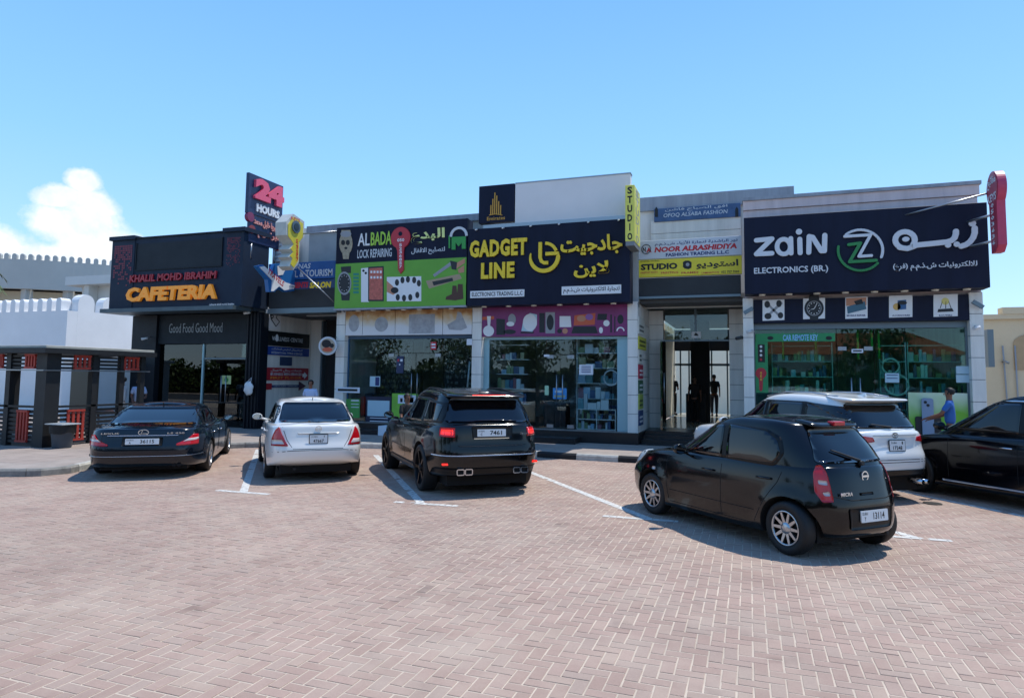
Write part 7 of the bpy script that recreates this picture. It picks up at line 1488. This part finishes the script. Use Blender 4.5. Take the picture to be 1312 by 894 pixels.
tb_ = tb('fluorescent_tube', [P2(602, 463, 19.1)[0:1]+(19.1,)+P2(602, 463, 19.1)[1:], P2(599, 496, 19.1)[0:1]+(19.1,)+P2(599, 496, 19.1)[1:]], .03, VS, None, 8); tag(tb_, 'white tube leaning at the right end inside the lock shop window', 'tube'); pivot(tb_, (X(600), 19.1, 1.6))
for nm_, a, b in (('left', 441, 497), ('right', 533, 600)):
    x0, x1 = X(a), X(b); k_ = thing('key_rack', 'rack of hanging keys and locks behind the '+nm_+' half of the lock shop window', 'rack', ((x0+x1)/2, 20.6, FZ)); bx('back_board', x0+.1, x1-.1, 20.6, 20.65, .9, 3.2, INTD, k_); bm = bmesh.new()
    for i in range(20):
        for j in range(12):
            if rd.random() < .6: u = x0+.2+(x1-x0-.4)*i/19+rd.uniform(-.03, .03); z = 1.0+j*.18+rd.uniform(-.03, .03); box(bm, u-.02, u+.03, 20.57, 20.599, z, z+rd.uniform(.06, .13))
    ob('hanging_keys', bm, M('key_metal', '5c5f60', .5, .5), k_, kind='stuff'); bx('counter', x0+.1, x1-.1, 19.9, 20.4, FZ+.02, 1.35, DB2, k_)
# phone shop interior
for i, (a, b) in enumerate(((990, 1066), (1128, 1160), (1164, 1240))):
    x0, x1 = P2(a, 470, 19.8)[0], P2(b, 470, 19.8)[0]; c_ = thing('display_cabinet', ('wide stock cabinet behind the left window of the phone shop', 'narrow stock cabinet behind the doors of the phone shop', 'wide stock cabinet behind the right window of the phone shop')[i], 'cabinet', ((x0+x1)/2, 20.5, FZ))
    for k in range(6): bx('shelf_board', x0, x1, 19.8, 20.1, .8+.42*k, .82+.42*k, FRM, c_)
    for x in (x0-.02, x1): bx('side_panel', x, x+.02, 19.79, 20.11, FZ+.02, 3.0, FRM, c_)
    for k in range(5): boxes(x0, x1, 19.83, .821+.42*k, .33, 'carton, '+RW[k]+', '+('left', 'middle', 'right')[i]+' cabinet of the phone shop', 'phone cartons, '+('left', 'middle', 'right')[i]+' cabinet', (14, 6, 12)[i])
GT = M('tube_green', '2fb04a', .4)
for i, px in enumerate((1003, 1045, 1099, 1117, 1126)):
    x, z = P2(px, 438, 19.6); o = tb('hanging_strip', [(x, 19.6, 3.3), (x, 19.6, 3.3-(.5 if i % 2 else .75))], .03, GT, None, 6); tag(o, 'bright green strip hanging inside the phone shop, '+('leftmost', 'second from the left', 'the middle one', 'second from the right', 'rightmost')[i], 'strip'); pivot(o, (x, 19.6, 3.3))
for lab, px, py, r in (('upper small ring lamp in the phone shop window', 1141, 469, .19), ('lower larger ring lamp in the phone shop window', 1149, 493, .26)):
    a_, b_ = P2(px, py, 19.12); l_ = thing('ring_light', lab, 'lamp', (a_, 19.12, b_)); tb('ring', [(a_+r*math.cos(R(q)), 19.12, b_+r*math.sin(R(q))) for q in range(0, 361, 15)], .025, VS, l_, 8); tb('stand', [(a_, 19.12, b_-r), (a_, 19.14, FZ+.03)], .012, STEEL, l_, 6)
flatsign('window_notice', 'small pale blue notice over the ring lamps of the phone shop', 'notice', (1134, 478, 1152, 490), yg-.02, SKY2, [(1136, 480, 1150, 481, TNV), (1136, 484, 1150, 485, TNV)]); flatsign('door_label', 'narrow white sign high on the phone shop doors', 'label', (1091, 447, 1106, 452), yg-.02, VS, [(1093, 448.5, 1104, 450.3, TXB)])
flatsign('window_notice', 'pale sheet at the right end of the phone shop window, upper one', 'notice', (1225, 469, 1242, 479), yg-.02, SKY2); flatsign('window_notice', 'pale sheet at the right end of the phone shop window, lower one', 'notice', (1225, 480, 1242, 490), yg-.02, SKY2)
st_ = thing('paper_lamp', 'tiny pink round lamp behind the phone shop door', 'lamp', (*P2(1122, 489, 19.3)[:1], 19.3, P2(1122, 489, 19.3)[1])); bm = bmesh.new(); bmesh.ops.create_icosphere(bm, subdivisions=2, radius=.06); bmesh.ops.translate(bm, verts=bm.verts, vec=(P2(1122, 489, 19.3)[0], 19.3, P2(1122, 489, 19.3)[1])); ob('bulb', bm, M('lamp_pink', 'd88a92', .4), st_)
wb = bx('white_step_box', X(489, 18.0), X(502, 18.0), 17.9, 18.35, .14, .44, VS, None, bev=.01); tag(wb, 'pale block standing on the pavement at the lock shop step', 'block'); pivot(wb, (X(495, 18), 18.1, .14))

# ================================================================ PEOPLE
def skin(name, joints, edges, mat, root, sub=2, smooth=True, rootv=0):
    me = bpy.data.meshes.new(name); me.from_pydata([j[0] for j in joints], [], edges); o = bpy.data.objects.new(name, me); COL.objects.link(o)
    md = o.modifiers.new('s', 'SKIN'); md.use_smooth_shade = True
    for v, j in zip(me.skin_vertices[0].data, joints): v.radius = (j[1], j[2] if len(j) > 2 else j[1])
    me.skin_vertices[0].data[rootv].use_root = True
    o.modifiers.new('u', 'SUBSURF').levels = sub
    m2 = bpy.data.meshes.new_from_object(o.evaluated_get(bpy.context.evaluated_depsgraph_get())); bpy.data.objects.remove(o)
    for p in m2.polygons: p.use_smooth = True
    return ob(name, m2, mat, root, local=True)
SKIN = M('skin_brown', '7a4e38', .55); HAIR = M('hair_black', '0e0c0b', .7)
def person(lab, x, y, face, h, shirt, trousers, arms='down', z0=.14, skinm=SKIN, shade=None, cap=False, lean=0):
    """standing figure, local frame: facing -y; arms: down | phone | reach | walk"""
    t = thing('person', lab, 'person', (x, y, z0)); t.rotation_euler = (0, 0, face); t.scale = (h/1.75,)*3
    sh = 1.42; L_ = lean
    A = {'down': [((.21, .0, 1.16), (.23, -.06, .92)), ((-.21, .0, 1.16), (-.23, -.06, .92))], 'phone': [((.22, -.05, 1.15), (.14, -.32, 1.12)), ((-.22, .0, 1.16), (-.22, -.22, 1.02))],
         'reach': [((.23, -.16, 1.18), (.16, -.42, 1.08)), ((-.24, -.10, 1.15), (-.2, -.36, 1.05))], 'walk': [((.22, -.08, 1.17), (.23, -.24, .98)), ((-.22, .1, 1.17), (-.23, .12, .93))]}[arms]
    st = .16 if arms == 'walk' else .02
    J = [((0, 0, .95), .09, .07), ((0, 0, 1.15), .09, .07), ((0, 0+L_*.1, 1.34), .13, .085), ((0, L_*.15, 1.46), .07, .065), ((0, -.005, 1.53), .052, .055), ((0, -.01, 1.60), .065, .078), ((0, -.005, 1.68), .072, .088), ((0, 0, 1.735), .045, .055)]
    E_ = [(i, i+1) for i in range(7)]
    for s, (el, ha) in zip((1, -1), A):
        b = len(J); w = Vector(ha); e = Vector(el); d = (w-e).normalized()
        J += [((s*.17, 0, sh), .052), (el, .040), (tuple(w-d*.02), .027), (tuple(w+d*.06), .038, .022)]; E_ += [(2, b), (b, b+1), (b+1, b+2), (b+2, b+3)]
        pb_ = b+3; base = w+d*.06; sdv = d.cross(Vector((0, 0, 1))).normalized() if abs(d.z) < .9 else Vector((0, 1, 0))
        for k, (o_, ln) in enumerate(((-.024, .065), (-.008, .078), (.009, .074), (.024, .058))):
            c = len(J); dn = Vector((0, 0, -.022)) if abs(d.z) < .9 else Vector((-s*.02, -.0, 0))
            J += [(tuple(base+sdv*o_+d*ln*.6), .0085), (tuple(base+sdv*o_+d*ln+dn), .0075)]; E_ += [(pb_, c), (c, c+1)]
        c = len(J); J += [(tuple(w+d*.05+sdv*.048*-s), .010), (tuple(w+d*.085+sdv*.058*-s), .008)]; E_ += [(b+2, c), (c, c+1)]
    for s in (1, -1):
        b = len(J); f = -st*s; J += [((s*.09, 0, .86), .085), ((s*.10, f*.6, .48), .058), ((s*.10, f*1.1+.02, .09), .038), ((s*.10, f*1.1-.12, .03), .035, .025)]; E_ += [(0, b), (b, b+1), (b+1, b+2), (b+2, b+3)]
    body = skin('body', J, E_, skinm, t, 1)
    bm = bmesh.new()   # face: nose, brow, eyes and ears
    bmesh.ops.create_icosphere(bm, subdivisions=2, radius=.014, matrix=Matrix.Translation((0, -.098, 1.615))@Matrix.Diagonal((.8, 1, 1.6, 1)))
    for s in (1, -1): bmesh.ops.create_icosphere(bm, subdivisions=2, radius=.018, matrix=Matrix.Translation((s*.078, 0, 1.625))@Matrix.Diagonal((.45, .8, 1.6, 1)))
    ob('nose_and_ears', bm, skinm, body, local=True)
    for s in (1, -1): bm = bmesh.new(); bmesh.ops.create_icosphere(bm, subdivisions=2, radius=.011, matrix=Matrix.Translation((s*.032, -.083, 1.645))@Matrix.Diagonal((1.2, .5, .6, 1))); ob('eye', bm, TXB, body, local=True)
    bm = bmesh.new(); bmesh.ops.create_icosphere(bm, subdivisions=2, radius=.02, matrix=Matrix.Translation((0, -.086, 1.575))@Matrix.Diagonal((1.2, .3, .3, 1))); ob('mouth', bm, M('lips', '5c2e28', .5), body, local=True)
    bm = bmesh.new(); bmesh.ops.create_icosphere(bm, subdivisions=3, radius=1, matrix=Matrix.Translation((0, .012, 1.675))@Matrix.Diagonal((.086, .102, .092, 1)))
    bmesh.ops.delete(bm, geom=[v for v in bm.verts if v.co.z < 1.60 or (v.co.y < -.045 and v.co.z < 1.70)], context='VERTS')
    for f in bm.faces: f.smooth = True
    ob('hair', bm, HAIR if not cap else WHT, t, local=True)
    # shirt with sleeves, trousers, shoes
    S_ = [((0, 0, .90), .172, .128), ((0, 0, 1.15), .155, .115), ((0, L_*.1, 1.34), .17, .12), ((0, L_*.15, 1.45), .085, .08)]; Es = [(0, 1), (1, 2), (2, 3)]
    for s, (el, ha) in zip((1, -1), A): b = len(S_); e = Vector(el); p0 = Vector((s*.17, 0, sh)); S_ += [(tuple(p0), .068), (tuple(p0.lerp(e, .8)), .062)]; Es += [(2, b), (b, b+1)]
    skin('shirt', S_, Es, shirt, t, 1)
    T_ = [((0, 0, 1.0), .158, .112)]; Et = []
    for s in (1, -1): b = len(T_); f = -st*s; T_ += [((s*.09, 0, .84), .10), ((s*.10, f*.6, .48), .075), ((s*.10, f*1.1+.02, .10), .058)]; Et += [(0, b), (b, b+1), (b+1, b+2)]
    skin('trousers', T_, Et, trousers, t, 1)
    for s in (1, -1): f = -st*s; bm = bmesh.new(); box(bm, s*.10-.045, s*.10+.045, f*1.1-.2, f*1.1+.07, 0, .075, .02); ob('shoe', bm, TXB, t, local=True)
    return t
SB = M('cloth_blue', '2f62a8', .8, bump=.3, bs=60); SLB = M('cloth_pale_blue', 'a9b9d6', .8); NV = M('cloth_navy', '1c2233', .85); SW = M('cloth_white', 'cfcfcf', .85); SDK = M('cloth_black', '101114', .85)
x_, _ = P2(1216, 500, 16.75); person('man in a blue shirt in profile beside the green poster, arm reaching forward', x_, 16.75, R(-90-15), 1.70, SB, NV, 'reach')
x_, _ = P2(398, 500, 17.3); person('man in a pale blue shirt standing behind the silver saloon', x_, 17.3, R(25), 1.66, SLB, NV, 'phone')
x_, _ = P2(521.5, 525, 13.9); pr_ = person('man with black hair leaning at the driver window of the black SUV', x_, 13.9, R(60), 1.55, SDK, NV, 'reach', z0=0)
x_, _ = P2(862, 500, 29.3); person('dark figure standing to the left in the bright corridor behind the passage doors', x_, 29.3, R(20), 1.72, SDK, SDK, 'phone', z0=FZ)
x_, _ = P2(915, 500, 29.2); person('dark figure walking away at the right of the corridor', x_, 29.2, R(180), 1.72, SDK, NV, 'walk', z0=FZ)
x_, _ = P2(890, 500, 24.2); person('dim figure in dark clothes at the middle of the passage, facing the street', x_, 24.2, R(0), 1.62, M('cloth_brown', '2a1f1e', .85), SDK, 'down', z0=FZ)
x_, _ = P2(157, 500, 15.9); person('man in white standing behind the pergola, the left one of two', x_, 15.9, R(-60), 1.68, SW, SW, 'down')
x_, _ = P2(178, 500, 16.2); person('man in white standing behind the pergola, the right one of two', x_, 16.2, R(60), 1.64, SLB, SW, 'phone')
